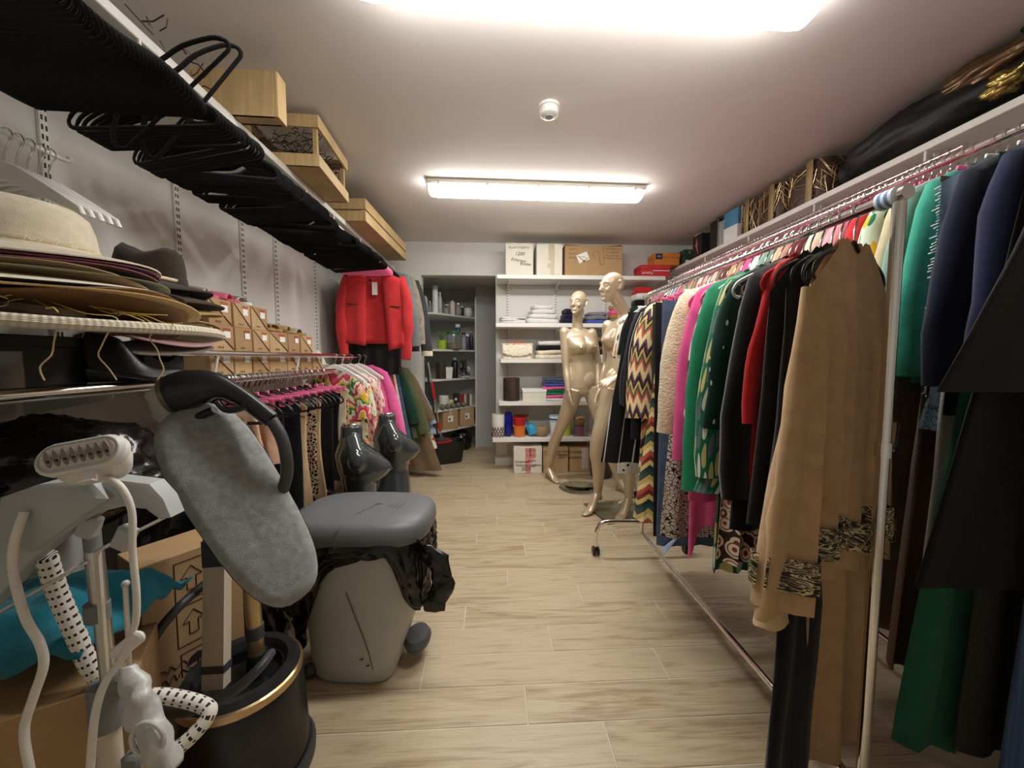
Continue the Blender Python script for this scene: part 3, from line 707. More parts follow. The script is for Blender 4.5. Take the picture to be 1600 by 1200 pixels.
G(RCt, 1.135, 'skirt_dress', 'red and cream ikat dress hanging low beside the long black dress', 'dress', .94, .19, IKAT, 'white', R(0), th=.018, flare=1.2, amp=.012, folds=7)
G(RCt, 1.16, 'wrap_dress', 'dark green dress with white flecks beside the black velvet coat', 'dress', .74, .215, cellprint('dark_green_fleck', rgb(22, 54, 44), [rgb(220, 224, 214)], 26., .22, .22), 'black', R(-2), th=.016, sleeve=LS(.44, r=(.05, .04), flat=.4))
G(RCt, 1.20, 'leaf_dress', 'green dress printed with navy, gold and white leaves, ruffled cuff', 'dress', 1.0, .21, LEAF, 'white', R(3), th=.020, flare=1.05, amp=.01, folds=5, sleeve=LS(.60, r=(.07, .055), out=.02, flat=.55, cuff=(LEAF, .75, 1.05)))
G(RCt, 1.265, 'wool_coat', 'bright green wool coat with turned collar on the front rack', 'coat', .74, .225, C_['green'], 'white', R(3), th=.024, sleeve=LS(.66, r=(.066, .058)), collar=(C_['green'], .06))
G(RCt, 1.305, 'print_blouse', 'white blouse with black and green leaves beside the green coat', 'blouse', .62, .205, BWLEAF, 'pink', R(-2), th=.014, sleeve=LS(.50, r=(.05, .042), flat=.4))
G(RCt, 1.345, 'jacket', 'bright pink jacket with long sleeve and folded cuff', 'jacket', .82, .22, C_['pink'], 'pink', R(2), th=.022, flare=1.02, sleeve=LS(.58, r=(.062, .056)), collar=(C_['pink'], .05))
G(RCt, 1.39, 'pullover', 'second pink top hanging lower with a pointed hem beneath the pink jacket', 'top', .92, .19, C_['hot'], 'pink', R(-1), th=.016, flare=1.0, hem=.10)
G(RCt, 1.43, 'sherpa_coat', 'fluffy cream sherpa coat peeking out beside the pink jacket', 'coat', .66, .23, SHERPA, 'white', R(3), th=.026, flare=1.06, sleeve=LS(.50, r=(.075, .062), out=.03))
G(RCt, 1.475, 'cardigan', 'red cardigan shoulder between the sherpa coat and blue jeans', 'cardigan', .60, .205, C_['red'], 'red', R(0), th=.016, sleeve=LS(.40, r=(.05, .042)))
clipped(RCt, 1.51, 'snakeskin_skirt', 'snakeskin print skirt showing below the pink tops', 'skirt', .98, .16, SNAKE, 1.35, k=WHITEP, th=.02, amp=.01, folds=5)
clipped(RCt, 1.55, 'olive_trousers', 'olive trousers hem beside the snakeskin skirt', 'trousers', .98, .15, C_['olive'], .95, th=.015, amp=.004)
jt = clipped(RCt, 1.595, 'jeans', 'faded blue jeans with a pale turned up hem clipped by pink clips', 'jeans', 1.06, .20, DENIM, .98, th=.020, amp=.006)
obj('hem_flap', MB().grid(lambda u, v: V((-.185 + .10 * u * (1 - v), -.026 - .02 * v, -1.06 + .08 * u * (1 - v) + .0 - .02 * v)), 4, 4), cloth('pale_denim', rgb(160, 182, 206)), jt, ang=80, solid=.003)
obj('belt_loop', MB().box((-.15, -.022, -.03), (.012, .006, .06), None, .002), DENIM, jt)
obj('back_pocket', MB().prism([(-.06, -.12), (.06, -.12), (.06, -.22), (0, -.25), (-.06, -.22)], .006, (-.07, -.021, 0), 'y', .001), DENIM, jt)
clipped(RCt, 1.66, 'black_trousers', 'long black trousers beside the blue jeans', 'trousers', 1.05, .20, C_['black'], .92, th=.018, amp=.005)
clipped(RCt, 1.715, 'khaki_trousers', 'dark olive trousers between the black trousers and the ikat jacket', 'trousers', .88, .19, cloth('dark_olive', rgb(52, 54, 44)), .94, th=.016, amp=.005)
G(RCt, 1.775, 'ikat_jacket', 'zigzag ikat jacket in plum, cream and green with wide sleeve', 'jacket', .74, .225, ZIG2, 'red', R(2), th=.022, flare=1.1, hem=.05, sleeve=LS(.50, r=(.07, .075), out=.02, flat=.45))
G(RCt, 1.62, 'maxi_dress', 'long zigzag ikat dress sweeping near the floor under the jeans', 'dress', 1.06, .20, ZIG, 'black', R(-28), th=.04, flare=1.6, amp=.016, folds=6)
G(RCt, 1.89, 'blazer', 'black jacket with thin white seams and a red hanger at its shoulder', 'jacket', .62, .225, BLKST, 'red', R(2), th=.02, sleeve=LS(.46, r=(.058, .048)))
G(RCt, 1.945, 'long_cardigan', 'charcoal long cardigan hanging behind the ikat jacket', 'cardigan', .72, .215, C_['charcoal'], 'black', R(-2), th=.018, sleeve=LS(.46, r=(.05, .044)))
clipped(RCt, 2.0, 'flared_jeans', 'black flared trousers with white seams at the far end of the front rack', 'trousers', .80, .20, BLKST, 1.22, k=WHITEP, th=.02, amp=.01, lean=(-.09, 0))
G(RCt, 2.07, 'tee', 'black short sleeve top at the far end of the front rack', 'top', .64, .20, C_['black'], 'black', R(3), th=.018, sleeve=LS(.20, r=(.056, .056), out=.0))
G(RCt, 2.13, 'white_dress', 'cream dress with black strokes and red flowers beside the taller mannequin', 'dress', .88, .19, FLOR, 'white', R(2), th=.018, sleeve=LS(.22, r=(.06, .055)))
G(RCt, 2.20, 'spotted_dress', 'white dress with black spots hanging behind the cream flowered dress', 'dress', .98, .18, vprint('white_black_spot', [(0, rgb(30, 28, 28)), (.22, rgb(230, 226, 216))], 22.), 'white', R(-2), th=.018, flare=1.1)
# ---- taller rack behind
G(RAt, .83, 'overcoat', 'big dark overcoat, largest and nearest garment on the taller rack', 'coat', .66, .26, cloth('dark_wool', rgb(34, 34, 33)), 'black', R(4), th=.02, flare=1.55, amp=.008, folds=2, slope=.12, lean=(-.11, 0))
G(RAt, .87, 'long_black_coat', 'long black coat hanging below the dark overcoat', 'coat', 1.15, .25, C_['black'], 'black', R(2), th=.02, flare=1.5, amp=.008, folds=2, lean=(-.09, 0))
G(RAt, .925, 'navy_coat', 'navy wool coat with deep folds beside the dark overcoat', 'coat', .76, .25, C_['navy2'], 'black', R(4), th=.036, flare=1.12, amp=.012, folds=4, slope=.12, sleeve=LS(.56, r=(.07, .06)))
G(RAt, .99, 'navy_cardigan', 'dark navy coat with high shoulder, second of the two navy coats', 'coat', .74, .25, C_['navy'], 'black', R(-1), th=.034, flare=1.08, amp=.01, folds=3, slope=.12, sleeve=LS(.56, r=(.066, .056)))
fj = G(RAt, 1.06, 'fringed_jacket', 'pale blue jacket with frayed edge beside the navy coats', 'jacket', .72, .235, C_['lblue'], 'pink', R(1), th=.014)
fr = MB(); random.seed(2)
for k in range(70):
    q = k / 70; z = -.10 - .60 * q; x = -.236; fr.tube([(x, 0, z), (x - .012 + random.uniform(-.004, .004), random.uniform(-.01, .01), z - .006)], .0018, 4)
obj('fringe', fr, C_['white'], fj, kind='stuff')
obj('lace_hem', MB().tube([(-.15, 0, -.62), (-.17, 0, -.80)], [.05, .075], 16, False, .5, (1, 0, 0)), LACE, fj)
G(RAt, 1.115, 'turquoise_shirt', 'turquoise shirt with long sleeve on the taller rack', 'shirt', .66, .225, C_['teal'], 'pink', R(2), th=.018, sleeve=LS(.56, r=(.055, .05)), collar=(C_['teal'], .04))
G(RAt, 1.165, 'sage_shirt', 'grey green shirt behind the turquoise shirt', 'shirt', .64, .225, C_['sage'], 'pink', R(-2), th=.018, sleeve=LS(.5, r=(.052, .046)))
G(RAt, 1.215, 'trench', 'cream and khaki blouse behind the chrome post', 'blouse', .64, .22, cloth('stone', rgb(196, 184, 150)), 'pink', R(2), th=.018, sleeve=LS(.5, r=(.054, .05)))
G(RAt, 1.27, 'palm_blouse', 'pale blouse with yellow and green palm print behind the chrome post', 'blouse', .66, .22, PALMS, 'red', R(0), th=.016, sleeve=LS(.3, r=(.05, .046)))
cols = [('red', 'red'), ('rose', 'pale pink'), ('cream', 'cream'), ('burg', 'burgundy'), ('blush', 'peach'), ('sage', 'grey green'), ('white', 'white'), ('hot', 'hot pink'), ('nude', 'sand'), ('brown', 'brown')]
wh_ = ['behind the black cape', 'behind the charcoal cape', 'behind the velvet coat', 'behind the leaf dress', 'behind the green coat', 'behind the leaf blouse', 'behind the pink jacket', 'behind the sherpa coat', 'behind the blue jeans', 'behind the olive trousers']
for k, (c, cn) in enumerate(cols):
    G(RAt, 1.34 + k * .085, 'summer_top', cn + ' summer top on the taller rack, shoulder visible ' + wh_[k], 'top', .60, .215, C_[c], 'pink', R(random.uniform(-3, 3)), th=.018, sleeve=LS(.24, r=(.05, .046)))
for k, (mm, nm) in enumerate(((FLOR, 'flowered'), (PINKFL, 'pink floral'), (LEOP, 'leopard print'), (MULTI, 'multicoloured striped'), (stripes('blue_white_stripe', [rgb(80, 130, 180), rgb(232, 230, 224)], .02), 'blue and white striped'), (BWLEAF, 'leaf printed'))):
    G(RAt, 2.22 + k * .12, 'printed_blouse', nm + ' top far along the taller rack', 'top', .62, .215, mm, 'pink', R(random.uniform(-3, 3)), th=.03, sleeve=LS(.24, r=(.05, .046)))
# low skirts under the taller rack, hung from clip hangers on the same rail
x0 = RA[0]
clipped((x0, RAt[1]), .80, 'knit_skirt', 'steel blue ribbed knit dress hem below the black coats', 'dress', 1.60, .20, stripes('steel_rib', [rgb(74, 96, 130), rgb(66, 86, 118)], .012), 1.35, th=.026, amp=.01, folds=6, k=WHITEP)
clipped((x0, RAt[1]), .90, 'tweed_skirt', 'dark grey tweed skirt between the green and blue skirts', 'skirt', 1.58, .20, mat('tweed', rgb(60, 60, 56), .95, 0, .4, 300, .4), 1.32, th=.022, amp=.01, folds=4, k=WHITEP)
clipped((x0, RAt[1]), .96, 'green_skirt', 'long dark green pleated skirt near the floor below the navy coats', 'skirt', 1.62, .20, C_['skirtg'], 1.6, th=.024, amp=.016, folds=6, k=WHITEP, lean=(-.04, 0))
clipped((x0, RAt[1]), 1.025, 'blotch_knit', 'cream ribbed knit with a large navy blotch below the navy coats', 'dress', 1.12, .20, NAVYW, 1.25, th=.022, amp=.006, folds=5, k=WHITEP)
clipped((x0, RAt[1]), 1.09, 'brown_skirt', 'long brown skirt behind the chrome post of the front rack', 'skirt', 1.50, .20, C_['brown'], 1.3, th=.024, amp=.012, folds=5)
clipped((x0, RAt[1]), 1.19, 'taupe_skirt', 'taupe skirt deep between the two racks', 'skirt', 1.45, .19, C_['taupe'], 1.25, th=.022, amp=.012, folds=5)
clipped((x0, RAt[1]), 1.24, 'olive_leaf_skirt', 'olive leaf print skirt low between the two racks', 'skirt', 1.18, .19, cellprint('olive_leaf', rgb(104, 100, 66), [rgb(60, 62, 40), rgb(150, 140, 96)], 14., .7, .6), 1.25, th=.02, amp=.012, folds=5)
clipped((x0, RAt[1]), 1.62, 'dark_skirt', 'dark burgundy skirt deep behind the pink jacket', 'skirt', 1.40, .19, C_['burg'], 1.3, th=.03, amp=.012, folds=5)
clipped((x0, RAt[1]), 1.98, 'dark_denim_skirt', 'dark denim skirt deep behind the black trousers', 'skirt', 1.38, .19, DENIMD, 1.3, th=.03, amp=.012, folds=5)
# empty hooks and hangers pushed together on both racks
for k in range(34):
    y = 1.42 + k * .026
    if y > 2.2: break
# extra empty silver-hook hangers on the taller rack rail
ep = hanger_proto('pink_hanger', 'empty slim pink hanger pushed in along the taller rack rail', PINKP, velvet_mb(.19, .075, .005, .6), hook_mb(), 'empty pink hangers on the taller rack')
sp = []; used = [o.location.y for o in bpy.data.objects if o.parent is None and abs(o.location.x - RA[0]) < .001 and 'hanger' in o.name]
y = .5
while y < 3.15:
    if all(abs(y - u) > .021 for u in used): sp.append(((RA[0], y, RAt[1] - .003), 0., 0.)); used.append(y - .008)
    y += .012
hang_row(ep, sp)
ec = hanger_proto('wire_hanger', 'empty wire hook hanger between the garments on the front rack', WHITEP, velvet_mb(.175, .07, .004, .6), hook_mb(), 'empty hangers on the front rack')
sp = []; used = [o.location.y for o in bpy.data.objects if o.parent is None and abs(o.location.x - RC[0]) < .001 and 'hanger' in o.name]
y = 1.03
while y < 2.2:
    if all(abs(y - u) > .019 for u in used): sp.append(((RC[0], y, RCt[1] - .003), 0., 0.))
    y += .023
hang_row(ec, sp)
# ---------------------------------------------------------------- crates, hats, boxes, bags, steamers, bin, torsos, left clothes
random.seed(21)
PINE = mat('pine_wood', rgb(196, 164, 112), .6, 0, .16, 5, .1, 60, stretch=(1, 1, 10))
PINE2 = mat('pine_wood_pale', rgb(214, 184, 132), .6, 0, .14, 5, .1, 60, stretch=(10, 1, 1))
RAFF = mat('dark_raffia', rgb(58, 44, 36), .5, 0, .4, 40, .1)
def raffia(mb, cx, cy, cz, sx, sy, sz, n, seed):
    rnd = random.Random(seed)
    for _ in range(n):
        p = V((cx + rnd.uniform(-sx, sx), cy + rnd.uniform(-sy, sy), cz + rnd.uniform(-sz, sz) * .5)); a = rnd.uniform(0, 6.28); ln = rnd.uniform(.03, .07)
        d = V((cos(a), sin(a), rnd.uniform(-.3, .6))) * ln; q = [p, p + d * .5 + V((0, 0, rnd.uniform(-.01, .02))), p + d]
        q = [V((min(max(k.x, cx - sx), cx + sx), min(max(k.y, cy - sy), cy + sy), k.z)) for k in q]
        mb.tube(q, .0028, 4, False, .4)
def crate(label, loc, sx, sy, h, rot, fill, slats=3, th=.014, gap=.012):
    """open crate; local z up is the open side"""
    t = thing('wooden_crate', label, 'crate', loc); t.rotation_euler = rot
    bd = MB().box((0, 0, th / 2), (sx - .002, sy - .002, th))
    obj('bottom_board', bd, PINE, t)
    sh = (h - gap * (slats - 1)) / slats
    for k in range(slats):
        z = sh / 2 + k * (sh + gap)
        for sg in (-1, 1):
            obj('slat', MB().box((sg * (sx / 2 - th / 2), 0, z + .001), (th, sy, sh), None, .002), PINE2, t)
            obj('slat', MB().box((0, sg * (sy / 2 - th / 2), z), (sx - 2 * th, th, sh), None, .002), PINE2, t)
    for a in (-1, 1):
        for b in (-1, 1): obj('corner_post', MB().box((a * (sx / 2 - th - .012), b * (sy / 2 - th - .012), h / 2 + .006), (.022, .022, h - .012), None, .002), PINE, t)
    if fill:
        f = MB(); raffia(f, 0, 0, h * .55, sx / 2 - .02, sy / 2 - .02, h * .4, fill, int(abs(loc[1]) * 100)); obj('raffia_filling', f, RAFF, t, kind='stuff')
    return t
crate('solid pine crate standing on the shelf above the black hangers, nearest crate', (-1.02, 1.68, SH + .001), .33, .07, .175, (0, 0, R(2)), 0, 1)
crate('pine crate with gaps between its slats, full of dark raffia', (-1.065, 2.27, SH + .001), .37, .46, .25, (0, 0, R(3)), 420, 2, gap=.13)
crate('low pine crate of dark raffia farthest along the shelf, near the end wall', (-1.09, 3.38, SH + .001), .44, 1.1, .155, (0, 0, R(-2)), 220, 2)
o = obj('raffia_bunch', (lambda b: (raffia(b, 0, 0, .02, .12, .16, .03, 26, 5), b)[1])(MB()), mat('purple_raffia', rgb(70, 40, 46), .5, 0, .3, 30, .1)); o.location = (-1.10, 1.42, SH + .012); tag(o, 'loose dark red raffia on the crate shelf by the nearest hangers', 'raffia'); o['kind'] = 'stuff'

# ---- hats
def felt(n, c): return mat('felt_' + n, rgb(*c), .95, 0, .1, 60, .3, 500, .1, .25)
def straw(n, c, per=.007):
    key = 'straw_' + n
    if key in MATS: return MATS[key]
    m, b = base_mat(key, rgb(*c), .7); nn, l = nt(m); uv, u, v = uvxy(m)
    w = math_(m, 'MULTIPLY', math_(m, 'ADD', math_(m, 'SINE', math_(m, 'MULTIPLY', v, 6.283 / per)), math_(m, 'MULTIPLY', math_(m, 'SINE', math_(m, 'MULTIPLY', u, 6.283 / .006)), .6)), .5)
    cr = rgb(*c); r = ramp(m, [(0, tuple(x * .62 for x in cr)), (1, tuple(min(1, x * 1.12) for x in cr))]); l.new(math_(m, 'ADD', math_(m, 'MULTIPLY', w, .35), .5), r.inputs[0]); l.new(r.outputs[0], b.inputs['Base Color'])
    bp = nn.new('ShaderNodeBump'); bp.inputs['Strength'].default_value = .5; bp.inputs['Distance'].default_value = .003; l.new(w, bp.inputs['Height']); l.new(bp.outputs[0], b.inputs['Normal']); MATS[key] = m; return m
def hat(name, label, loc, rb, rc, h, m, wave=.01, drop=.0, tilt=(0, 0, 0), band=None, pinch=0., sx=1.0, sy=1.12, under=None, group=None, roll=0., ph=0.):
    t = thing(name, label, 'hat', loc, 0, group); t.rotation_euler = tilt
    def fz(x, y, r, a):
        q = max(0., (r - rc) / max(.001, rb - rc)); return q * q * (wave * cos(2 * a + ph) + .35 * wave * sin(3 * a + ph * 2))
    def mk(o):
        def g(p):
            rr = sqrt((p.x / sx) ** 2 + (p.y / sy) ** 2)
            if pinch and rr < rc and p.z > h * .5: return p - V((0, 0, pinch * max(0., 1 - (p.x / (rc * .55)) ** 2) * (p.z / h)))
            return p
        return o.sub(g)
    top = [(.002, h), (rc * .45, h * .995), (rc * .75, h * .93), (rc * .9, h * .78), (rc * .97, h * .5), (rc, h * .2), (rc * 1.03, .004)]
    for k in range(1, 7):
        q = k / 6; top.append((rc * 1.03 + (rb - rc * 1.03) * q, -drop * q * q + roll * max(0, q - .6) ** 2 * 6))
    obj('crown_and_brim', mk(MB().lathe(top, 40, (0, 0, 0), sx, sy, False, fz)), m, t, ang=80)
    bot = [(r * (1 if i > 6 else .97), z - .004) for i, (r, z) in enumerate(top)]; bot = bot[::-1]; bot[0] = (top[-1][0], top[-1][1] - .0035); bot.insert(0, (top[-1][0] * 1.003, top[-1][1] - .0015)); bot.insert(0, top[-1])
    obj('underside', mk(MB().lathe(bot, 40, (0, 0, 0), sx, sy, False, fz)), under or m, t, ang=80)
    if band: obj('hat_band', MB().lathe([(rc * 1.015, .006), (rc * 1.03, .01), (rc * 1.02, .006 + band[1]), (rc * .99, .008 + band[1])], 40, (0, 0, 0), sx, sy, False), band[0], t, ang=80)
    return t
hx, hy = -.985, .88
STUD = vprint('hat_stud', [(0, rgb(220, 206, 178)), (.3, rgb(186, 172, 140))], 120.)
hat('felt_hat', 'cream felt hat with a braided band, topmost of the tall hat stack', (hx - .02, hy, 1.428), .215, .115, .105, felt('cream', (200, 188, 164)), .008, .02, (R(3), R(2), 0), (STUD, .012))
hat('felt_hat', 'burgundy felt hat directly under the cream felt hat', (hx - .02, hy, 1.414), .212, 0.104, 0.08, felt('burgundy', (92, 40, 54)), .010, .015, (R(2), R(2), 0))
hat('felt_hat', 'dusky pink felt hat between the burgundy and olive hats', (hx - .01, hy, 1.402), .208, 0.097, 0.072, felt('plum', (120, 66, 76)), .012, .012, (R(2), R(3), 0), ph=.5)
hat('felt_hat', 'olive green felt hat in the middle of the tall hat stack', (hx, hy, 1.388), .215, 0.09, 0.064, felt('olive', (92, 92, 56)), .008, .016, (R(1), R(2), 0))
hat('felt_hat', 'ivory hat with a black underside in the tall hat stack', (hx, hy, 1.37), .245, 0.084, 0.056, felt('ivory', (220, 212, 186)), .010, .02, (R(1), R(3), 0), under=felt('black', (20, 19, 18)))
hat('straw_hat', 'fine golden straw sun hat below the ivory hat', (hx + .01, hy, 1.35), .265, 0.078, 0.048, straw('gold', (206, 172, 112)), .016, .014, (R(0), R(5), 0), ph=.6)
hat('felt_hat', 'tan hat with an upturned side in the tall hat stack', (hx - .01, hy, 1.333), .215, 0.072, 0.04, straw('tan', (156, 128, 92), .004), .02, -.03, (R(-2), R(3), 0), ph=1.0)
hat('leather_hat', 'brown curled cowboy hat above the white fringed straw hat', (hx, hy, 1.314), .245, 0.066, 0.034, mat('brown_leather', rgb(122, 88, 52), .6, 0, .25, 18, .3, 120), .038, -.01, (R(-3), R(5), 0), ph=.3)
wh2 = hat('straw_hat', 'wide white woven straw hat with hanging fringes, lowest of the tall stack', (hx + .02, hy, 1.296), .29, 0.06, 0.028, straw('white', (226, 214, 190), .010), .012, .01, (R(-1), R(8), R(-6)), roll=.01)
obj('rolled_rim', MB().tube([(.292 * cos(a), .292 * 1.12 * sin(a), -.006 + .012 * cos(2 * a) + .004 * sin(3 * a)) for a in [2 * pi * k / 60 for k in range(61)]], .0115, 8), MATS['straw_white'], wh2)
fm = mat('cream_twine', rgb(222, 200, 150), .8, 0, .1, 30, 0)
rnd = random.Random(4)
for k in range(9):
    a = R(-115 + k * 14); p = V((cos(a) * .28, sin(a) * .285 * 1.08, .0)); q = [p + V((0, 0, .006))]
    for j in range(5): q.append(q[-1] + V((rnd.uniform(-.012, .012), rnd.uniform(-.012, .012), -.022)))
    obj('fringe', MB().tube(spline(q, 3), .0013, 5), fm, wh2)
for k in range(14):
    a = rnd.uniform(R(-75), R(10)); p = V((cos(a) * .14, sin(a) * .16, .03)); q = [p]
    for j in range(4): q.append(q[-1] + V((cos(a) * .035 + rnd.uniform(-.02, .02), sin(a) * .03 + rnd.uniform(-.02, .02), -.004 + rnd.uniform(-.006, .012))))
    obj('twine', MB().tube(spline(q, 3), .0011, 5), mat('yellow_twine', rgb(226, 196, 104), .7, 0, .1, 30, 0), wh2)
bx, by = -1.14, 1.36
hat('fedora', 'dark brown fedora with a pinched crown and beaded band, on the second hat stack', (bx, by, 1.448), .165, .092, .125, felt('darkbrown', (46, 34, 26)), .012, .02, (R(0), R(3), R(20)), (mat('bead_band', rgb(190, 170, 130), .4, .3, .3, 200, .2), .012), pinch=.03)
hat('felt_hat', 'dark brown wide felt hat just beneath the fedora', (bx + .01, by, 1.425), .185, .085, .075, felt('umber', (56, 40, 30)), .010, .02, (0, R(10), 0))
for k, (c, nm) in enumerate((((196, 164, 104), 'golden straw hat, upper one under the dark brown felt hats'), ((176, 140, 96), 'brownish straw hat, middle one under the dark brown felt hats'), ((206, 186, 150), 'pale striped straw hat under the brownish straw hat'), ((196, 150, 146), 'dusty pink straw hat near the bottom of the second stack'), ((120, 108, 96), 'grey felt hat lowest of the second stack'))):
    hat('straw_hat' if k < 4 else 'felt_hat', nm, (bx + .01 - .005 * k, by, 1.392 - k * .034), .178 - .004 * k, .070 - .008 * k, .05 - .006 * k, straw('h%d' % k, c) if k < 4 else felt('grey', c), .012, .02, (R(3), R(11 - 2 * k), R(0)), ph=k)
# dark storage box under the tall stack and shoes in front
t = thing('storage_box', 'black storage box on the shelf beneath the tall hat stack', 'box', (-1.27, .93, 1.126))
obj('body', MB().box((0, 0, .06), (.29, .40, .118), None, .006), mat('black_card', rgb(26, 26, 28), .55, 0, .2, 15, .1), t); obj('lid', MB().box((0, 0, .116), (.30, .41, .03), None, .004), MATS['black_card'], t)
def shoe(name, label, loc, rz, m, heel=.0, ln=.24, sole=None, boot=0., group=None, w=.042):
    t = thing(name, label, 'shoe', loc, rz, group); rings = []
    for k in range(13):
        q = k / 12; x = -ln / 2 + ln * q; zb = heel * max(0., 1 - q * 1.7) ** 1.1
        hw = w * (.62 + .38 * sin(min(1, q * 1.25) * pi * .9)) * (1 if q < .93 else .75); top = (.062 + boot if q < .34 else .062 - .03 * min(1, (q - .34) * 3) + boot * max(0, 1 - (q - .34) * 6)) * (1 if q < .93 else .7)
        rings.append([(x, hw * cos(a) * (1 if sin(a) < .3 else .75), zb + .006 + (top if sin(a) > 0 else .004) * max(sin(a), 0) + (0 if sin(a) > 0 else .0)) for a in [2 * pi * i / 14 for i in range(14)]])
    obj('upper', MB().loft(rings), m, t, ang=70, subd=1)
    sr = []
    for k in range(13):
        q = k / 12; x = -ln / 2 + ln * q; zb = heel * max(0., 1 - q * 1.7) ** 1.1; hw = w * 1.03 * (.62 + .38 * sin(min(1, q * 1.25) * pi * .9))
        sr.append([(x, -hw, zb), (x, hw, zb), (x, hw, zb + .009), (x, -hw, zb + .009)])
    obj('sole', MB().loft(sr), sole or m, t)
    if heel > .02: obj('heel', MB().loft([[(-ln / 2 + a, b, 0) for a, b in ((.008, -.014), (.05, -.014), (.05, .014), (.008, .014))], [(-ln / 2 + a, b, heel * .92) for a, b in ((-.002, -.024), (.065, -.026), (.065, .026), (-.002, .024))]]), sole or m, t)
    return t
SUEDE = mat('beige_suede', rgb(176, 156, 132), .9, 0, .1, 60, .2, 400)
LEATHB = mat('black_leather', rgb(18, 18, 19), .35, 0, .15, 30, .15, 200)
shoe('sandal', 'beige high heeled shoe on the shelf edge under the tall hat stack', (-1.095, .755, 1.134), R(160), SUEDE, .07, .22)
shoe('boot', 'black leather shoe beside the beige heel at the frame edge', (-1.10, .665, 1.134), R(-20), LEATHB, .02, .24)
shoe('boot', 'black ankle boot on the shelf between the two hat stacks', (-1.06, 1.21, 1.134), R(60), LEATHB, .03, .24, boot=.05)
CLEAR = mat('clear_plastic', (.92, .94, .95), .08, 0, 0, 1, 0, trans=1.0)
t = thing('clear_box', 'clear plastic box with its lid open beside the beige heeled shoe', 'box', (-1.14, .89, 1.126), R(5))
for nm, c, d in (('side_panel', (0, -.06, .045), (.10, .002, .09)), ('side_panel', (0, .06, .045), (.10, .002, .09)), ('front_panel', (.05, 0, .045), (.002, .118, .09)), ('back_panel', (-.05, 0, .045), (.002, .118, .09)), ('bottom_panel', (0, 0, .002), (.098, .116, .002))):
    obj(nm, MB().box(c, d), CLEAR, t)
t = thing('dark_shoe_box', 'dark grey box with a half round cut-out behind the steamer head', 'box', (-1.225, 1.38, 1.126))
obj('body', MB().prism([(-.08, 0), (.08, 0), (.08, .095), (.05, .095), (.04, .075), (.015, .062), (-.015, .062), (-.04, .075), (-.05, .095), (-.08, .095)], .2, (0, 0, 0), 'x', .001), mat('dark_grey_card', rgb(52, 54, 58), .7, 0, .1, 20, .05), t)

# ---- lettering
def letters(name, s, size, m, parent, loc, rot, th=.0006, sp=1.0, shear=0., align='CENTER'):
    cu = bpy.data.curves.new(name, 'FONT'); cu.body = s; cu.size = size; cu.align_x = align; cu.align_y = 'CENTER'; cu.extrude = th; cu.space_character = sp; cu.shear = shear; cu.resolution_u = 2
    to = bpy.data.objects.new(name, cu); COL.objects.link(to); dg = bpy.context.evaluated_depsgraph_get(); dg.update()
    me = bpy.data.meshes.new_from_object(to.evaluated_get(dg)); bpy.data.objects.remove(to)
    me.materials.clear(); me.materials.append(m); o = bpy.data.objects.new(name, me); COL.objects.link(o); o.parent = parent; o.location = loc; o.rotation_euler = rot; o['kind'] = 'stuff'; return o
INK = mat('black_ink', rgb(34, 32, 34), .8, 0, 0, 1, 0); REDINK = mat('red_ink', rgb(190, 40, 40), .7, 0, 0, 1, 0); WINK = mat('white_ink', rgb(236, 236, 236), .6, 0, 0, 1, 0)
STICK = mat('white_sticker', rgb(238, 238, 234), .6, 0, .02, 10, 0)
CARD = [mat('cardboard_%d' % k, rgb(*c), .85, 0, .06, 14, .1, 90) for k, c in enumerate(((178, 144, 102), (188, 156, 114), (166, 132, 92)))]
CUT = mat('box_gap', rgb(46, 34, 24), .9, 0, 0, 1, 0)
def shoebox(loc, w, h, ln, rz, k, label, cut=True, sticker=True):
    """end face looks along +x"""
    t = thing('shoe_box', label, 'box', loc, rz, None)
    obj('body', MB().box((0, 0, h / 2), (ln, w, h), None, .002), CARD[k % 3], t)
    if cut:
        d = V((0, w * .96, -h * .92)); L = d.length; a = atan2(-h * .92, w * .96)
        f = obj('flap', MB().prism([(-w / 2 + .002, h - .002), (w / 2 - .002, h - .002), (w / 2 - .002, .01)], .003, (ln / 2 + .0012, 0, 0), 'x', .0004), CARD[(k + 1) % 3], t)
        obj('flap_gap', MB().box((ln / 2 + .0008, 0, h * .53), (.003, L * .98, .0045), MX.Rotation(a, 3, 'X')), CUT, t)
    if sticker: obj('sticker', MB().box((ln / 2 + .0032, w * .18, h * .66), (.0008, w * .3, h * .26)), STICK, t)
    letters('lettering', 'mou', w * .2, REDINK, t, (ln / 2 + .0034, w * .16, h * .88), (R(90), 0, R(90)), .0003)
    letters('code_lettering', 'M 6 8', w * .1, INK, t, (ln / 2 + .0034, -w * .12, h * .14), (R(90), 0, R(90)), .0003)
    return t
lab = ['nearest the hats', 'second from the hats', 'third from the hats', 'fourth from the hats', 'fifth from the hats', 'sixth from the hats', 'seventh from the hats', 'eighth from the hats']
y = 1.60; ys = []
for k in range(7):
    w = (.14, .125, .13, .17, .13, .15, .13)[k]; ys.append((y + w / 2, w)); y += w + .006
for k, (yy, w) in enumerate(ys): shoebox((-1.272, yy, 1.1255), w - .004, .105, .28, R(random.uniform(-1, 1)), k, 'brown cardboard shoe box in the bottom row, ' + lab[k], k % 2 == 0)
for k, (yy, w) in enumerate(ys[:6]): shoebox((-1.272, yy + .01, 1.1315 + .105 - .0055 + .001), w - .008, .105, .28, R(random.uniform(-1.0, 1.0)), k + 1, 'brown cardboard shoe box in the middle row, ' + lab[k], k in (0, 2, 3, 5))
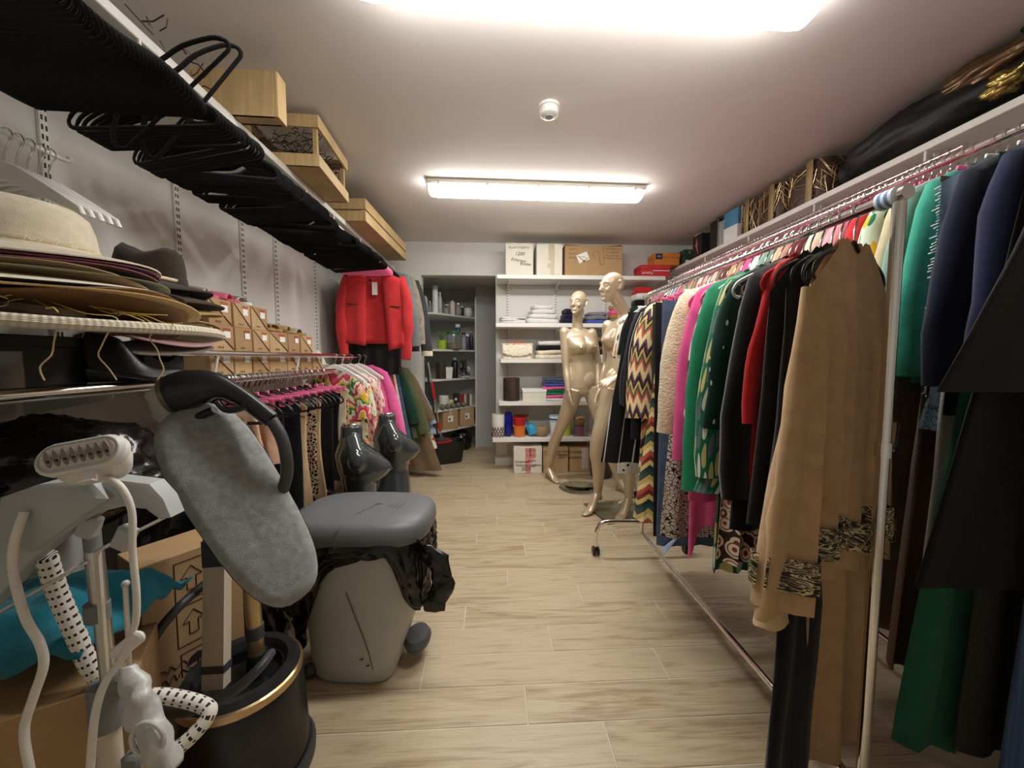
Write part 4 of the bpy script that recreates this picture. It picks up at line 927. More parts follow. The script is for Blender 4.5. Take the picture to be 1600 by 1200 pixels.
for k, (yy, w) in enumerate(ys[:3]): shoebox((-1.275, yy + .015, 1.1315 + .21 - .0045 + .001), w - .01, .11, .27, R(random.uniform(-1.0, 1.0)), k + 2, 'brown cardboard shoe box in the top row, ' + lab[k], True)
SL = mat('pink_slipper', rgb(214, 104, 130), .8, 0, .1, 60, .3); GLI = mat('silver_glitter', rgb(190, 180, 170), .3, .6, .4, 400, .3)
def slipper(label, loc, rz, m, m2, name='slipper'):
    t = thing(name, label, 'shoe', loc, rz); o = [(-.11 + .22 * (.5 - .5 * cos(a / 2 if a <= 2 * pi else 0)), 0) for a in (0,)]
    out = [(.11 * cos(a), (.038 + .006 * cos(a)) * sin(a)) for a in [2 * pi * k / 22 for k in range(22)]]
    obj('sole', MB().prism(out, .016, (0, 0, .009), 'z', .003), m, t)
    obj('strap', MB().grid(lambda u, v: V((.0 + .07 * v, .046 * cos(pi * u) * (1 - .2 * v), .014 + .038 * sin(pi * u) * (1 - .25 * v))), 12, 5), m2, t, solid=.004)
    return t
zt = 1.1315 + .32 - .0035 + .003
slipper('pink slipper on the shoe boxes with a glittery strap, nearest the fedora', (-1.27, ys[0][0] + .01, zt), R(25), SL, GLI)
slipper('pink slipper beside the first one on the top row of shoe boxes', (-1.27, ys[1][0] + .02, zt), R(15), SL, SL)
slipper('silver strapped slipper on the third top row shoe box', (-1.27, ys[2][0] + .0, zt), R(-5), WHITEP, GLI, 'slipper')
zt = 1.1315 + .21 - .0035 + .002
STR = straw('sandal', (196, 160, 104), .006)
for k, (yy, lb) in enumerate(((ys[3][0] - .02, 'woven straw sandal on the middle row beside the top row boxes'), (ys[3][0] + .06, 'second woven straw sandal on the fourth box'), (ys[4][0] + .02, 'third woven straw sandal on the fifth box'))):
    slipper(lb, (-1.24, yy, zt), R(random.uniform(-12, 12)), STR, STR, 'straw_sandal')
slipper('blue denim slipper beyond the straw sandals on the shoe boxes', (-1.29, ys[5][0] - .02, zt), R(80), STR, DENIM, 'slipper')
slipper('zebra striped slipper on the sixth box by the cushion', (-1.27, ys[5][0] + .07, zt), R(0), STR, stripes('zebra', [rgb(30, 28, 26), rgb(226, 220, 208)], .014), 'slipper')
t = obj('padded_ring', MB().tube([(0, .13 * cos(a), .005 + .13 * sin(a)) for a in [R(-10 + 200 * k / 20) for k in range(21)]], .016, 10), mat('white_satin', rgb(226, 222, 212), .5, 0, .03, 20, .05)); t.location = (-1.40, ys[3][0] + .02, 1.350); tag(t, 'white padded arch leaning on the wall behind the straw sandals', 'arch')
t = obj('cushion', MB().prism([(-.12, 0), (.12, 0), (.09, .05), (.0, .135), (-.09, .05)], .14, (0, 0, 0), 'x', .03), mat('pale_cushion', rgb(214, 206, 192), .9, 0, .05, 30, .2)); t.location = (-1.28, 2.80, 1.126); tag(t, 'pale pointed cushion at the far end of the shoe box shelf', 'cushion')

# ---- black plastic bags
BAG = mat('black_bag_plastic', rgb(12, 12, 13), .22, 0, .2, 10, .5, 22, .6)
def bag(label, c, s, seed, name='bin_bag', knot=True):
    t = thing(name, label, 'bag', (c[0], c[1], 0 if c[2] - s[2] < .02 else c[2] - s[2]))
    z0 = t.location.z; b = MB().ball((0, 0, 0), 1.0, 56, 40)
    def f(p):
        n = p.normalized(); sd = V((seed * 3.3, seed * 1.7, seed))
        d = 1 + .16 * NZ.noise(n * 1.6 + sd) + .10 * (1 - abs(NZ.noise(n * 3.5 + sd)) * 2.2) + .055 * (1 - abs(NZ.noise(n * 8 + sd)) * 2.4) + .02 * NZ.noise(n * 19 + sd)
        q = V((n.x * s[0], n.y * s[1], n.z * s[2])) * d; q.z = max(q.z + c[2] - z0, .002); return q
    b.sub(f); obj('sack', b, BAG, t, ang=180)
    return t
for k, (c, s, lb) in enumerate((((-1.22, .68, .87), (.18, .18, .15), 'upper black bin bag under the chrome shelf rail at the frame edge'), ((-1.21, 1.13, .87), (.18, .2, .15), 'upper black bin bag behind the pale fabric steamer board'),
        ((-1.29, .58, .30), (.12, .17, .28), 'large black bin bag on the floor behind the white steamer'), ((-1.22, 1.53, .46), (.17, .15, .40), 'large black bin bag behind the black steamer base'),
        ((-1.17, 1.93, .30), (.19, .15, .26), 'shiny black bin bag under the black underwear'), ((-.93, 1.47, .17), (.12, .10, .19), 'small black bin bag beside the pedal bin'), ((-1.1, 2.28, .25), (.18, .15, .25), 'black bin bag on the floor behind the grey torsos'))):
    bag(lb, c, s, k + 1)
# ---- cardboard sheets, teal cloth
def open_carton(label, p, rot, w, h, d, k):
    t = thing('carton', label, 'box', p); t.rotation_euler = rot
    obj('body', MB().box((0, 0, h / 2), (w, d, h), None, .002), CARD[k], t); return t
def arrow_mark(t, x, z, s, y):
    mb = MB(); a = .12 * s
    fr = [(-.5, -.75), (.5, -.75), (.5, .75), (-.5, .75)]
    for i in range(4): mb.tube([(x + fr[i][0] * s, y, z + fr[i][1] * s), (x + fr[(i + 1) % 4][0] * s, y, z + fr[(i + 1) % 4][1] * s)], .0012, 4)
    ar = [(-.14, -.4), (.14, -.4), (.14, .08), (.33, .08), (0, .5), (-.33, .08), (-.14, .08)]
    for i in range(7): mb.tube([(x + ar[i][0] * s, y, z + ar[i][1] * s), (x + ar[(i + 1) % 7][0] * s, y, z + ar[(i + 1) % 7][1] * s)], .0012, 4)
    obj('arrow_mark', mb, INK, t, kind='stuff')
def umbrella_mark(t, x, z, s, y):
    mb = MB(); fr = [(-.5, -.6), (.5, -.6), (.5, .6), (-.5, .6)]
    for i in range(4): mb.tube([(x + fr[i][0] * s, y, z + fr[i][1] * s), (x + fr[(i + 1) % 4][0] * s, y, z + fr[(i + 1) % 4][1] * s)], .0012, 4)
    mb.prism([(x - .36 * s, z + .02 * s), (x - .12 * s, z + .08 * s), (x + .12 * s, z + .08 * s), (x + .36 * s, z + .02 * s), (x + .2 * s, z + .33 * s), (x, z + .42 * s), (x - .2 * s, z + .33 * s)], .0015, (0, y, 0), 'y')
    mb.tube([(x, y, z + .1 * s), (x, y, z - .4 * s), (x + .1 * s, y, z - .42 * s)], .0015, 4); obj('umbrella_mark', mb, INK, t, kind='stuff')
def scribble(name, t, x, z, w, y, seed, n=14, amp=.012, m=None, lines=1, axis='y', sp=.03, r=.0011):
    rnd = random.Random(seed); mb = MB()
    for L in range(lines):
        pts = []
        for k in range(n): pts.append((x + w * k / n + rnd.uniform(-.3, .5) * w / n, y, z - L * sp + amp * (1 if k % 2 else -1) * rnd.uniform(.3, 1.0)))
        if axis == 'x': pts = [(p[1], p[0], p[2]) for p in pts]
        mb.tube(spline(pts, 4), r, 4, False)
    return obj(name, mb, m or INK, t, kind='stuff')
ct = open_carton('brown carton with up arrows and umbrella marks leaning behind the black steamer', (-.965, 1.205, .0), (0, 0, R(58)), .25, .63, .16, 0)
arrow_mark(ct, -.01, .545, .08, -.0812); arrow_mark(ct, -.01, .41, .08, -.0812); umbrella_mark(ct, -.005, .28, .08, -.0812); scribble('handwriting', ct, -.10, .30, .13, -.0812, 3, 12, .012, None, 2)
ct2 = open_carton('brown carton with a puzzle shaped ink mark behind the white steamer pole', (-.95, .76, .0), (R(0), R(0), R(30)), .40, .555, .20, 2)
mb = MB(); pz = [(-.03, -.03), (.0, -.038), (.012, -.02), (.03, -.012), (.02, .0), (.035, .012), (.03, .022), (.012, .014), (.008, .035), (-.02, .03), (-.02, .012), (-.034, .006)]
for i in range(12): mb.tube([(.06 + pz[i][0], -.1012, .40 + pz[i][1]), (.06 + pz[(i + 1) % 12][0], -.1012, .40 + pz[(i + 1) % 12][1])], .0011, 4)
obj('ink_mark', mb, INK, ct2, kind='stuff')
TEAL = cloth('teal_cloth', rgb(32, 112, 128), .9, .12)
mb = MB().grid(lambda u, v: V((-.19 + .36 * u, -.13 + .28 * v, .02 + .11 * sin(pi * u) ** .6 * sin(pi * min(1, v * 1.1)) ** .6 + .05 * u + .035 * NZ.noise(V((u * 4, v * 4, 2))) + .012 * NZ.noise(V((u * 11, v * 11, 5))))), 40, 30)
o = obj('teal_cloth', mb, TEAL, solid=.006, ang=180); o.location = (-.955, .86, .562); tag(o, 'crumpled teal cloth lying on the cartons behind the white steamer', 'cloth')
# ---------------------------------------------------------------- steamers
GOLDM = mat('champagne_metal', rgb(196, 168, 124), .35, .85, .06, 20, .02); CREAMP = mat('cream_plastic', rgb(204, 190, 168), .45, 0, .03, 10, .02)
GUN = mat('gunmetal_plastic', rgb(44, 46, 48), .3, .2, .1, 20, .03); DARKP = mat('dark_grey_plastic', rgb(62, 63, 65), .45, 0, .06, 20, .03)
st = thing('garment_steamer', 'black garment steamer with champagne poles and water tank base, by the bin bags', 'steamer', (-.72, 1.08, 0))
def SP(px, py, y): return aty(px, py, y) - V((-.72, 1.08, 0))
obj('base', MB().lathe([(.168, 0), (.170, .02), (.165, .035), (.158, .20), (.15, .285), (.146, .292), (.13, .30), (.10, .30), (.095, .27), (.0, .265)], 40), mat('steamer_black', rgb(20, 20, 21), .35, 0, .1, 20, .05), st)
obj('gold_ring', MB().lathe([(.150, .283), (.1535, .287), (.1525, .306), (.147, .309), (.144, .306)], 40, cap=False), GOLDM, st)
obj('tank_rim', MB().lathe([(.147, .305), (.135, .325), (.115, .322), (.104, .30), (.10, .27)], 40, cap=False), GUN, st)
obj('foot_ring', MB().lathe([(.168, .004), (.180, .008), (.181, .03), (.172, .045), (.162, .04)], 40, cap=False), DARKP, st)
a, b = SP(338, 1072, 1.02), SP(340, 882, 1.06)
def barbox(mb, p, q, w, d, up=(0, -1, 0)):
    t = (q - p).normalized(); u = V(up); u = (u - t * u.dot(t)).normalized(); s_ = t.cross(u)
    mb.loft([[k + s_ * w / 2 * sx + u * d / 2 * sy for sx, sy in ((-1, -1), (1, -1), (1, 1), (-1, 1))] for k in (p, q)]); return mb
obj('flat_pole', barbox(MB(), a, b, .056, .03), CREAMP, st)
obj('pole_band', barbox(MB(), a + (b - a) * .13, a + (b - a) * .19, .06, .034), DARKP, st)
obj('pole_sleeve', barbox(MB(), b, SP(338, 842, 1.065), .058, .034), DARKP, st)
obj('pole_head', MB().tube([SP(338, 846, 1.065), SP(334, 805, 1.07), SP(336, 780, 1.075), SP(350, 765, 1.08)], [.029, .028, .026, .02], 12), DARKP, st)
obj('round_pole', MB().tube([SP(403, 1040, 1.12), SP(384, 820, 1.12), SP(372, 660, 1.12)], .021, 16), GOLDM, st)
obj('pole_band', MB().tube([SP(399, 995, 1.12), SP(398, 976, 1.12)], .0235, 16), DARKP, st)
obj('pole_foot', MB().tube([SP(405, 1055, 1.12), SP(402, 1018, 1.12)], [.034, .026], 16), GUN, st)
obj('flat_pole_upper', MB().tube([SP(350, 765, 1.08), SP(345, 690, 1.10), SP(340, 650, 1.09)], .012, 10), DARKP, st)
P0, P1 = SP(305, 668, .985), SP(452, 905, .93)
ax = (P1 - P0); Lb = ax.length; ax.normalize(); ce = (P0 + P1) / 2; vw = -(ce + V((-.72, 1.08, 0)) - V((0, 0, CAMZ))).normalized(); nn = (vw - ax * vw.dot(ax)).normalized(); tt = ax.cross(nn)
out = []
for k in range(36):
    a_ = 2 * pi * k / 36; s_ = cos(a_); c_ = sin(a_)
    sx = abs(s_) ** .62 * (1 if s_ > 0 else -1); cy = abs(c_) ** .72 * (1 if c_ > 0 else -1)
    out.append((sx * (Lb / 2 + .055), cy * (.097 - .010 * sx)))
bm = MX((( *ax, 0), (*tt, 0), (*nn, 0), (0, 0, 0, 1))).transposed(); bm.translation = ce
mb = MB()
rings = []
for (ins, h) in ((.5, -.02), (.96, -.017), (1.0, -.006), (.985, .010), (.93, .020), (.75, .026), (.4, .029), (.05, .030)):
    rings.append([bm @ V((p[0] * (1 - (1 - ins) * (.45 if abs(p[0]) > .2 else 1)) if ins > .5 else p[0] * ins, p[1] * ins, h)) for p in out])
mb.loft(rings); mb.sub(lambda p: p + nn * .006 * NZ.noise(p * 11) + nn * .004 * (1 - abs(NZ.noise(V((p.x * 8 + p.z * 30, p.y * 8, p.z * 24)))) * 2))
obj('fabric_board', mb, mat('grey_melange', rgb(148, 151, 148), .95, 0, .18, 60, .5, 420, .1, .2), st, ang=180)
obj('board_edge', MB().loft([[bm @ V((p[0] * 1.01, p[1] * 1.02, h)) for p in out] for h in (-.032, -.012)]), GUN, st)
H = [SP(268, 616, .98), SP(300, 607, .985), SP(338, 603, .99), SP(376, 620, .99), SP(424, 656, .985)]
obj('steam_head', MB().tube(spline(H, 5), [.046, .0475, .048, .0485, .048, .047, .045, .043, .040, .036, .033, .029, .026, .024, .023, .022, .0215, .021, .021, .0205, .020], 18, True, .8, (0, 0, 1)), GUN, st)
u = (H[0] - H[1]).normalized(); obj('steam_plate', MB().tube([H[0] - u * .004, H[0] + u * .008], [.049, .047], 24, True, .8, (0, 0, 1)), mat('plate_metal', rgb(150, 142, 128), .3, .9, 0, 1, 0), st)
obj('trigger', MB().tube(spline([SP(340, 628, .97), SP(352, 640, .97), SP(370, 640, .97), SP(386, 634, .975)], 4), .008, 8), GUN, st)
obj('head_clamp', MB().tube([SP(300, 640, 1.0), SP(306, 668, .985)], [.018, .026], 12), GUN, st)
obj('clamp_teeth', MB().tube([SP(275, 668, .98), SP(335, 640, .98)], .010, 10), BLACKP, st)
hose = mat('hose_grey', rgb(96, 97, 94), .5, 0, .05, 10, 0)
obj('steam_hose', MB().tube(spline([SP(424, 656, .985), SP(440, 684, .985), SP(448, 720, .985), SP(446, 752, .99), SP(430, 790, 1.0), SP(405, 830, 1.03)], 6), .0145, 12), DARKP, st)
obj('hose_loop', MB().tube(spline([SP(372, 868, 1.13), SP(335, 900, 1.10), SP(280, 948, 1.0), SP(236, 1005, .95), SP(214, 1070, .93), SP(240, 1108, .90), SP(300, 1110, .88), SP(362, 1082, .90), SP(404, 1045, .94), SP(424, 1020, 1.0)], 6), .0115, 12), DARKP, st)
o = obj('white_cloth', MB().ball((0, 0, 0), (.05, .03, .055), 28, 20).sub(lambda p: p * (1 + .35 * NZ.noise(p * 30) + .2 * NZ.noise(p * 70))), cloth('white_rag', rgb(206, 200, 190), .9, .06), ang=180); o.location = aty(268, 632, 1.03); tag(o, 'crumpled white cloth tucked behind the black steamer head', 'cloth')
# ---- white steamer
WS = mat('steamer_white', rgb(228, 224, 218), .35, 0, .02, 10, .02); PG = mat('pale_grey_plastic', rgb(176, 179, 177), .5, 0, .04, 10, .03)
w0 = V((-.76, .70, 0)); ws = thing('garment_steamer', 'white garment steamer with a grey hanger shaped top, in front of the bin bags', 'steamer', w0)
def WP(px, py, y=.70): return aty(px, py, y) - w0
hp = [(-70, 900), (-20, 850), (40, 770), (95, 752), (180, 744), (245, 752), (266, 775), (278, 803), (262, 806), (240, 790), (205, 786), (165, 796), (115, 828), (60, 872), (0, 940), (-70, 1010)]
mb = MB(); ring = [WP(*p) for p in hp]
def off(r, dy, ins):
    n = len(r); o_ = []
    for i, p in enumerate(r):
        t_ = (r[(i + 1) % n] - r[i - 1]).normalized(); o_.append(p + V((t_.z, 0, -t_.x)) * (-ins) + V((0, dy, 0)))
    return o_
mb.loft([off(ring, -.02, -.008), off(ring, -.015, 0), off(ring, .015, 0), off(ring, .02, -.008)])
obj('hanger_top', mb, PG, ws)
obj('neck_block', MB().loft([off([WP(35, 768), WP(92, 748), WP(168, 742), WP(195, 770), WP(150, 800), WP(80, 850), WP(30, 830)], d, i) for d, i in ((-.038, -.012), (-.03, 0), (.02, 0))]), PG, ws)
hc = WP(132, 712, .64); ang_ = R(17); hm = MX.Translation(hc) @ MX.Rotation(-ang_, 4, 'Y') @ MX.Rotation(R(-22), 4, 'X') @ MX.Rotation(R(18), 4, 'Z') @ MX.Scale(.80, 4)
def cap(l, r, n=20): return [((l if cos(a) > 0 else -l) + r * cos(a), r * sin(a)) for a in [2 * pi * (k + .5) / n for k in range(n)]]
def headp(l, r, d, y, bev=.004): b_ = MB(); b_.M = hm; return b_.prism(cap(l, r), d, (0, y, 0), 'y', bev)
obj('steam_head', headp(.038, .033, .03, 0, .007), WS, ws); obj('steam_plate', headp(.035, .0235, .004, -.0155, .0015), mat('soleplate', rgb(206, 196, 186), .25, .5, .04, 20, 0), ws)
obj('plate_rim', (lambda b_: b_.tube([hm @ V((p[0], -.0155, p[1])) for p in cap(.035, .027, 28)] + [hm @ V((cap(.035, .027, 28)[0][0], -.0155, cap(.035, .027, 28)[0][1]))], .0016, 6))(MB()), PG, ws)
slot = MB(); slot.M = MX.Identity(4); slot.prism([(.0058 * cos(a) * (1 - .3 * abs(sin(a))), .019 * sin(a)) for a in [2 * pi * k / 14 for k in range(14)]], .003, (0, 0, 0), 'y', .0008)
sm = slot.mesh('steam_slot', mat('slot_grey', rgb(130, 118, 116), .3, .4, .1, 60, 0)); hole = MB().tube([(0, -.003, 0), (0, .001, 0)], .0024, 10).mesh('steam_hole', BLACKP)  # steam slots in a darker warm grey than the plate
for k in range(8):
    o = obj('steam_slot', sm, None, ws); o.matrix_local = hm @ MX.Translation((-.045 + .0128 * k, -.0178, 0)) @ MX.Rotation(R(-14), 4, 'Y')
    o = obj('steam_hole', hole, None, ws); o.matrix_local = hm @ MX.Translation((-.0425 + .0128 * k, -.0195, -.006))
b_ = MB(); b_.M = hm; b_.loft([[(p[0] * s, .012 + y, p[1] * s - z) for p in cap(.034, .03)] for s, y, z in ((1, 0, 0), (.97, .02, .012), (.8, .04, .022), (.5, .05, .026))]); obj('head_body', b_, WS, ws)
b_ = MB(); b_.M = hm; b_.box((.012, -.004, -.048), (.024, .004, .02), None, .001); b_.box((.012, -.010, -.057), (.024, .014, .004), None, .001); obj('head_tab', b_, WS, ws)
cordm = mat('white_hose', rgb(226, 221, 210), .5, 0, .03, 20, .05)
obj('cord', MB().tube(spline([WP(165, 746, .655), WP(190, 762, .65), WP(206, 800, .65), WP(207, 860, .65), WP(213, 925, .65), WP(212, 970, .655), WP(202, 1000, .66)], 6), .0052, 10), cordm, ws)
obj('cord', MB().tube(spline([WP(38, 800, .655), WP(22, 850, .64), WP(22, 900, .64), WP(40, 965, .63), WP(62, 1005, .63), WP(68, 1040, .63), WP(52, 1090, .63), WP(38, 1140, .63), WP(46, 1200, .63), WP(60, 1260, .64)], 6), .0062, 10), cordm, ws)
obj('cord', MB().tube(spline([WP(205, 1000, .655), WP(190, 1030, .65), WP(165, 1065, .64), WP(150, 1110, .64), WP(143, 1170, .64), WP(138, 1260, .65)], 6), .0058, 10), cordm, ws)
b_ = MB(); b_.M = MX.Translation(WP(200, 1008, .655)) @ MX.Rotation(R(-38), 4, 'Y'); b_.prism(cap(.02, .012, 16), .010, (0, 0, 0), 'y', .003); obj('cord_loop', b_, WS, ws)
obj('upper_pole', MB().tube([WP(140, 800, .72), WP(156, 960, .72)], .0125, 14), GREYP, ws); obj('inner_pole', MB().tube([WP(148, 860, .712), WP(172, 1075, .712)], .012, 14), ALU, ws)
obj('pole_rail', barbox(MB(), WP(152, 862, .70), WP(166, 1060, .70), .008, .006), mat('pole_rail_pale', rgb(214, 206, 190), .3, .3, 0, 1, 0), ws)  # narrow pale cream strip along the front of the pole
def clampbox(p, w, h, d, nm): obj(nm, MB().tube([V(p) + V((0, 0, -h / 2)), V(p) + V((0, 0, h / 2))], w / 2, 18, True, d / w), GREYP, ws)
clampbox(WP(152, 955, .71), .038, .032, .034, 'pole_clamp'); clampbox(WP(166, 1100, .71), .052, .085, .048, 'lower_clamp'); 
obj('clamp_jaw', MB().box(WP(190, 1062, .705), (.035, .03, .03), None, .006), GREYP, ws)
obj('lower_pole', MB().tube([WP(168, 1135, .71), WP(182, 1300, .71), V((.09, -.03, .25))], .0185, 16), CREAMP, ws)
obj('base', MB().lathe([(.15, 0), (.15, .03), (.13, .14), (.10, .18), (.03, .19), (.03, .25), (.0, .25)], 28, (.09, -.03, 0), .75, .75), WS, ws)
obj('clip_rod', MB().tube([WP(-60, 990, .68), WP(140, 876, .70)], .0035, 8), CHROME, ws); obj('clip_rod', MB().tube([WP(150, 862, .70), WP(262, 806, .71)], .0035, 8), CHROME, ws)
obj('rod_clip', MB().box(WP(195, 840, .70), (.03, .02, .045), MX.Rotation(R(28), 3, 'Y'), .005), PG, ws); obj('rod_clip', MB().box(WP(140, 822, .70), (.03, .024, .04), MX.Rotation(R(20), 3, 'Y'), .005), PG, ws)
obj('side_rod', MB().tube([WP(196, 915, .71), WP(203, 1045, .71)], .0042, 10), ALU, ws); obj('rod_knob', MB().ball(WP(196, 912, .71), .0065, 12, 8), PG, ws)
obj('lower_rod', MB().tube([WP(206, 1110, .71), WP(214, 1215, .71)], .004, 8), ALU, ws); obj('lower_bracket', MB().box(WP(212, 1185, .71), (.035, .03, .03), None, .005), GREYP, ws)
# patterned steam hose of the white steamer
m, b = base_mat('dashed_hose', rgb(228, 222, 210), .7); n, l = nt(m); uv, u_, v_ = uvxy(m)
dd = math_(m, 'MULTIPLY', math_(m, 'LESS_THAN', math_(m, 'FRACT', math_(m, 'DIVIDE', v_, .017)), .32), math_(m, 'LESS_THAN', math_(m, 'FRACT', math_(m, 'DIVIDE', u_, .0165)), .52))
mx = n.new('ShaderNodeMix'); mx.data_type = 'RGBA'; l.new(dd, mx.inputs[0]); mx.inputs[6].default_value = (*rgb(228, 222, 210), 1); mx.inputs[7].default_value = (*rgb(24, 22, 22), 1); l.new(mx.outputs[2], b.inputs['Base Color'])
obj('steam_hose', MB().tube(spline([WP(72, 868, .715), WP(90, 925, .735), WP(118, 990, .745), WP(146, 1050, .755), WP(190, 1085, .78), WP(262, 1088, .80), WP(318, 1102, .80), WP(326, 1118, .79), WP(300, 1150, .77), WP(255, 1190, .75), WP(190, 1260, .74)], 8), .0145, 14), m, ws)
gl = MB().tube(spline([WP(198, 1040, .67), WP(212, 1075, .66), WP(226, 1120, .65), WP(246, 1160, .64), WP(262, 1195, .64)], 6), [.011 + .016 * min(1, k / 8) for k in range(25)], 18, True, .7)
gl.sub(lambda p: p + V((NZ.noise(p * 38), NZ.noise(p * 38 + V((7, 0, 0))), NZ.noise(p * 38 + V((0, 7, 0))))) * .009)
o = obj('heat_glove', gl, mat('silver_cloth', rgb(196, 196, 192), .45, .15, .12, 30, .4, 60), ang=180); o.location = w0; tag(o, 'silvery white heat glove hanging from the white steamer pole', 'glove')
obj('cuff', MB().tube([WP(236, 1150, .635) + V((.026 * cos(a) , -.006, .03 * sin(a))) for a in [2 * pi * k / 20 for k in range(21)]], .004, 8), MATS['silver_cloth'], o)

# ---------------------------------------------------------------- pedal bin
bn = thing('pedal_bin', 'grey pedal bin with a black bag hanging out under its lid', 'bin', (-.505, 1.515, 0), R(-4)); bn.scale = (1.07, 1.08, 1.0)
BINP = mat('bin_grey', rgb(184, 186, 178), .5, 0, .03, 12, .04, 200); LIDP = mat('bin_lid_grey', rgb(104, 106, 107), .45, 0, .04, 12, .08, 260)
def se(a, b, z, n=44, e=.62, fx=0.):
    r = []
    for k in range(n):
        t = 2 * pi * k / n; c, s_ = cos(t), sin(t); x = abs(c) ** e * (1 if c > 0 else -1) * a; y = abs(s_) ** e * (1 if s_ > 0 else -1) * b
        r.append((x + (fx if x > 0 else 0) * (abs(x) / a) ** 2, y, z))
    return r
bd_ = [se(.175, .135, .004), se(.182, .142, .02), se(.190, .148, .15), se(.200, .154, .28, fx=.02), se(.212, .160, .40, fx=.045), se(.22, .166, .535, fx=.02)]
for i, r in enumerate(bd_):
    z = r[0][2]
    if z < .25: bd_[i] = [(x - (.055 * max(0, 1 - ((z - .0) / .25)) * max(0, x / .18) ** 3), y, zz) for x, y, zz in r]
obj('body', MB().loft(bd_), BINP, bn, ang=60)
obj('side_seam', MB().tube(spline([(-.005, -.166, .37), (.02, -.160, .28), (.055, -.150, .15), (.075, -.134, .01)], 5), .0018, 6), mat('seam_grey', rgb(92, 94, 90), .7, 0, 0, 1, 0), bn)  # one darker grey for the bin's seam lines, emblems and scuffs
lid = [se(.245, .178, .535), se(.250, .182, .555), se(.248, .180, .585), se(.238, .170, .605), se(.215, .150, .616), se(.16, .11, .622), se(.04, .03, .624)]
obj('lid', MB().loft(lid), LIDP, bn, ang=60)
obj('lid_seam', MB().tube(spline([(-.03, -.184, .54), (-.028, -.182, .585), (-.02, -.168, .607), (.0, -.10, .6225), (.035, -.02, .6245), (.05, .01, .625)], 5), .002, 6), MATS['seam_grey'], bn)
obj('lid_ridge', MB().tube(spline([(-.19, -.06, .615), (-.09, -.11, .616), (.05, -.115, .617), (.17, -.06, .616), (.19, .02, .614), (.15, .09, .616)], 6), .0025, 6), LIDP, bn)
wv = MB()
for k in range(4): wv.tube(spline([(.085 + .014 * k, -.02 - .006 * k, .6235), (.105 + .012 * k, .0, .6232), (.10 + .012 * k, .02 + .005 * k, .6235)], 4), .0012, 5)
obj('wave_emblem', wv, MATS['seam_grey'], bn, kind='stuff'); obj('arrow_emblem', MB().prism([(.035, -.008), (.06, .004), (.035, .016)], .002, (0, 0, .6255), 'z'), MATS['seam_grey'], bn)
obj('pedal', MB().lathe([(.0, .05), (.05, .048), (.062, .03), (.056, .012), (.0, .008)], 24, (.185, .0, .045), .8, 1.15), mat('pedal_grey', rgb(70, 71, 72), .5, 0, .05, 20, .05), bn)
obj('foot_pad', MB().box((-.165, -.115, .03), (.05, .05, .055), None, .018), MATS['pedal_grey'], bn)
for p in ((.035, -.1515, .11), (.055, -.1498, .085)): obj('scuff', MB().box(p, (.012, .003, .004), MX.Rotation(R(-20), 3, 'Y')), MATS['seam_grey'], bn)
# liner: ring that hangs out below the lid with two long pointed corners
def lin(t, v):
    a = 2 * pi * t; c, s_ = cos(a), sin(a); x = abs(c) ** .62 * (1 if c > 0 else -1) * .232; y = abs(s_) ** .62 * (1 if s_ > 0 else -1) * .172
    deg = math.degrees(a) % 360
    def bump(c0, w, h): d = (deg - c0 + 180) % 360 - 180; return h * math.exp(-(d / w) ** 2)
    dl = .02 + bump(212, 36, .24) + bump(246, 13, .24) + bump(318, 17, .17) + bump(345, 22, .17) + bump(90, 60, .14) + bump(165, 30, .12)
    z = .556 - .02 * v - dl * v
    k = 1 + .05 * sin(v * pi) + .10 * v * (bump(335, 26, 1) + .6 * bump(246, 22, 1))
    n_ = V((c * 2.2, s_ * 2.2, v * 1.6)); cr = (1 - abs(NZ.noise(n_ * 3.1)) * 2.5) * .014 + NZ.noise(n_ * 7) * .011
    return V((x * k + c * cr * v, y * k + s_ * cr * v - .01 * v, z + .02 * NZ.noise(V((a * 4, 1, v * 2))) * v))
obj('bag_liner', MB().grid(lin, 150, 16), BAG, bn, ang=180, solid=.0012)
lp = [(.21, -.12, .53), (.262, -.135, .51), (.305, -.14, .45), (.312, -.15, .38), (.285, -.16, .33), (.25, -.16, .32)]
q = MB().tube(spline(lp, 6), [.014 + .026 * sin(pi * min(1, k / 30)) for k in range(31)], 14, True, .35).sub(lambda p: p + V((NZ.noise(p * 26), NZ.noise(p * 26 + V((4, 0, 0))), NZ.noise(p * 40))) * .016)
obj('liner_loop', q, BAG, bn, ang=180)

# ---------------------------------------------------------------- mannequins and torsos (one continuous remeshed body each)
GOLDB = mat('gold_mannequin', rgb(198, 178, 148), .34, .3, .04, 6, .02, 200, .5, coat=.2); GREYB = mat('grey_gloss', rgb(58, 64, 66), .16, 0, .04, 6, 0, coat=.6)
def remesh(name, mb, m, parent, vox, sm=6):
    me = mb.mesh(name + '_raw', m, 180); o = bpy.data.objects.new(name, me); COL.objects.link(o)
    r = o.modifiers.new('r', 'REMESH'); r.mode = 'VOXEL'; r.voxel_size = vox; r.use_smooth_shade = True
    s_ = o.modifiers.new('s', 'SMOOTH'); s_.iterations = sm; s_.factor = .5
    dg = bpy.context.evaluated_depsgraph_get(); dg.update(); nm = bpy.data.meshes.new_from_object(o.evaluated_get(dg)); o.modifiers.clear(); o.data = nm; bpy.data.meshes.remove(me)
    nm.materials.clear(); nm.materials.append(m); nm.polygons.foreach_set('use_smooth', [True] * len(nm.polygons)); o.parent = parent; return o
def ell(c, rt, fw, a, b, n=24, e=1.0):
    return [c + rt * (cos(t) * a) + fw * (sin(t) * b) for t in [2 * pi * k / n for k in range(n)]]
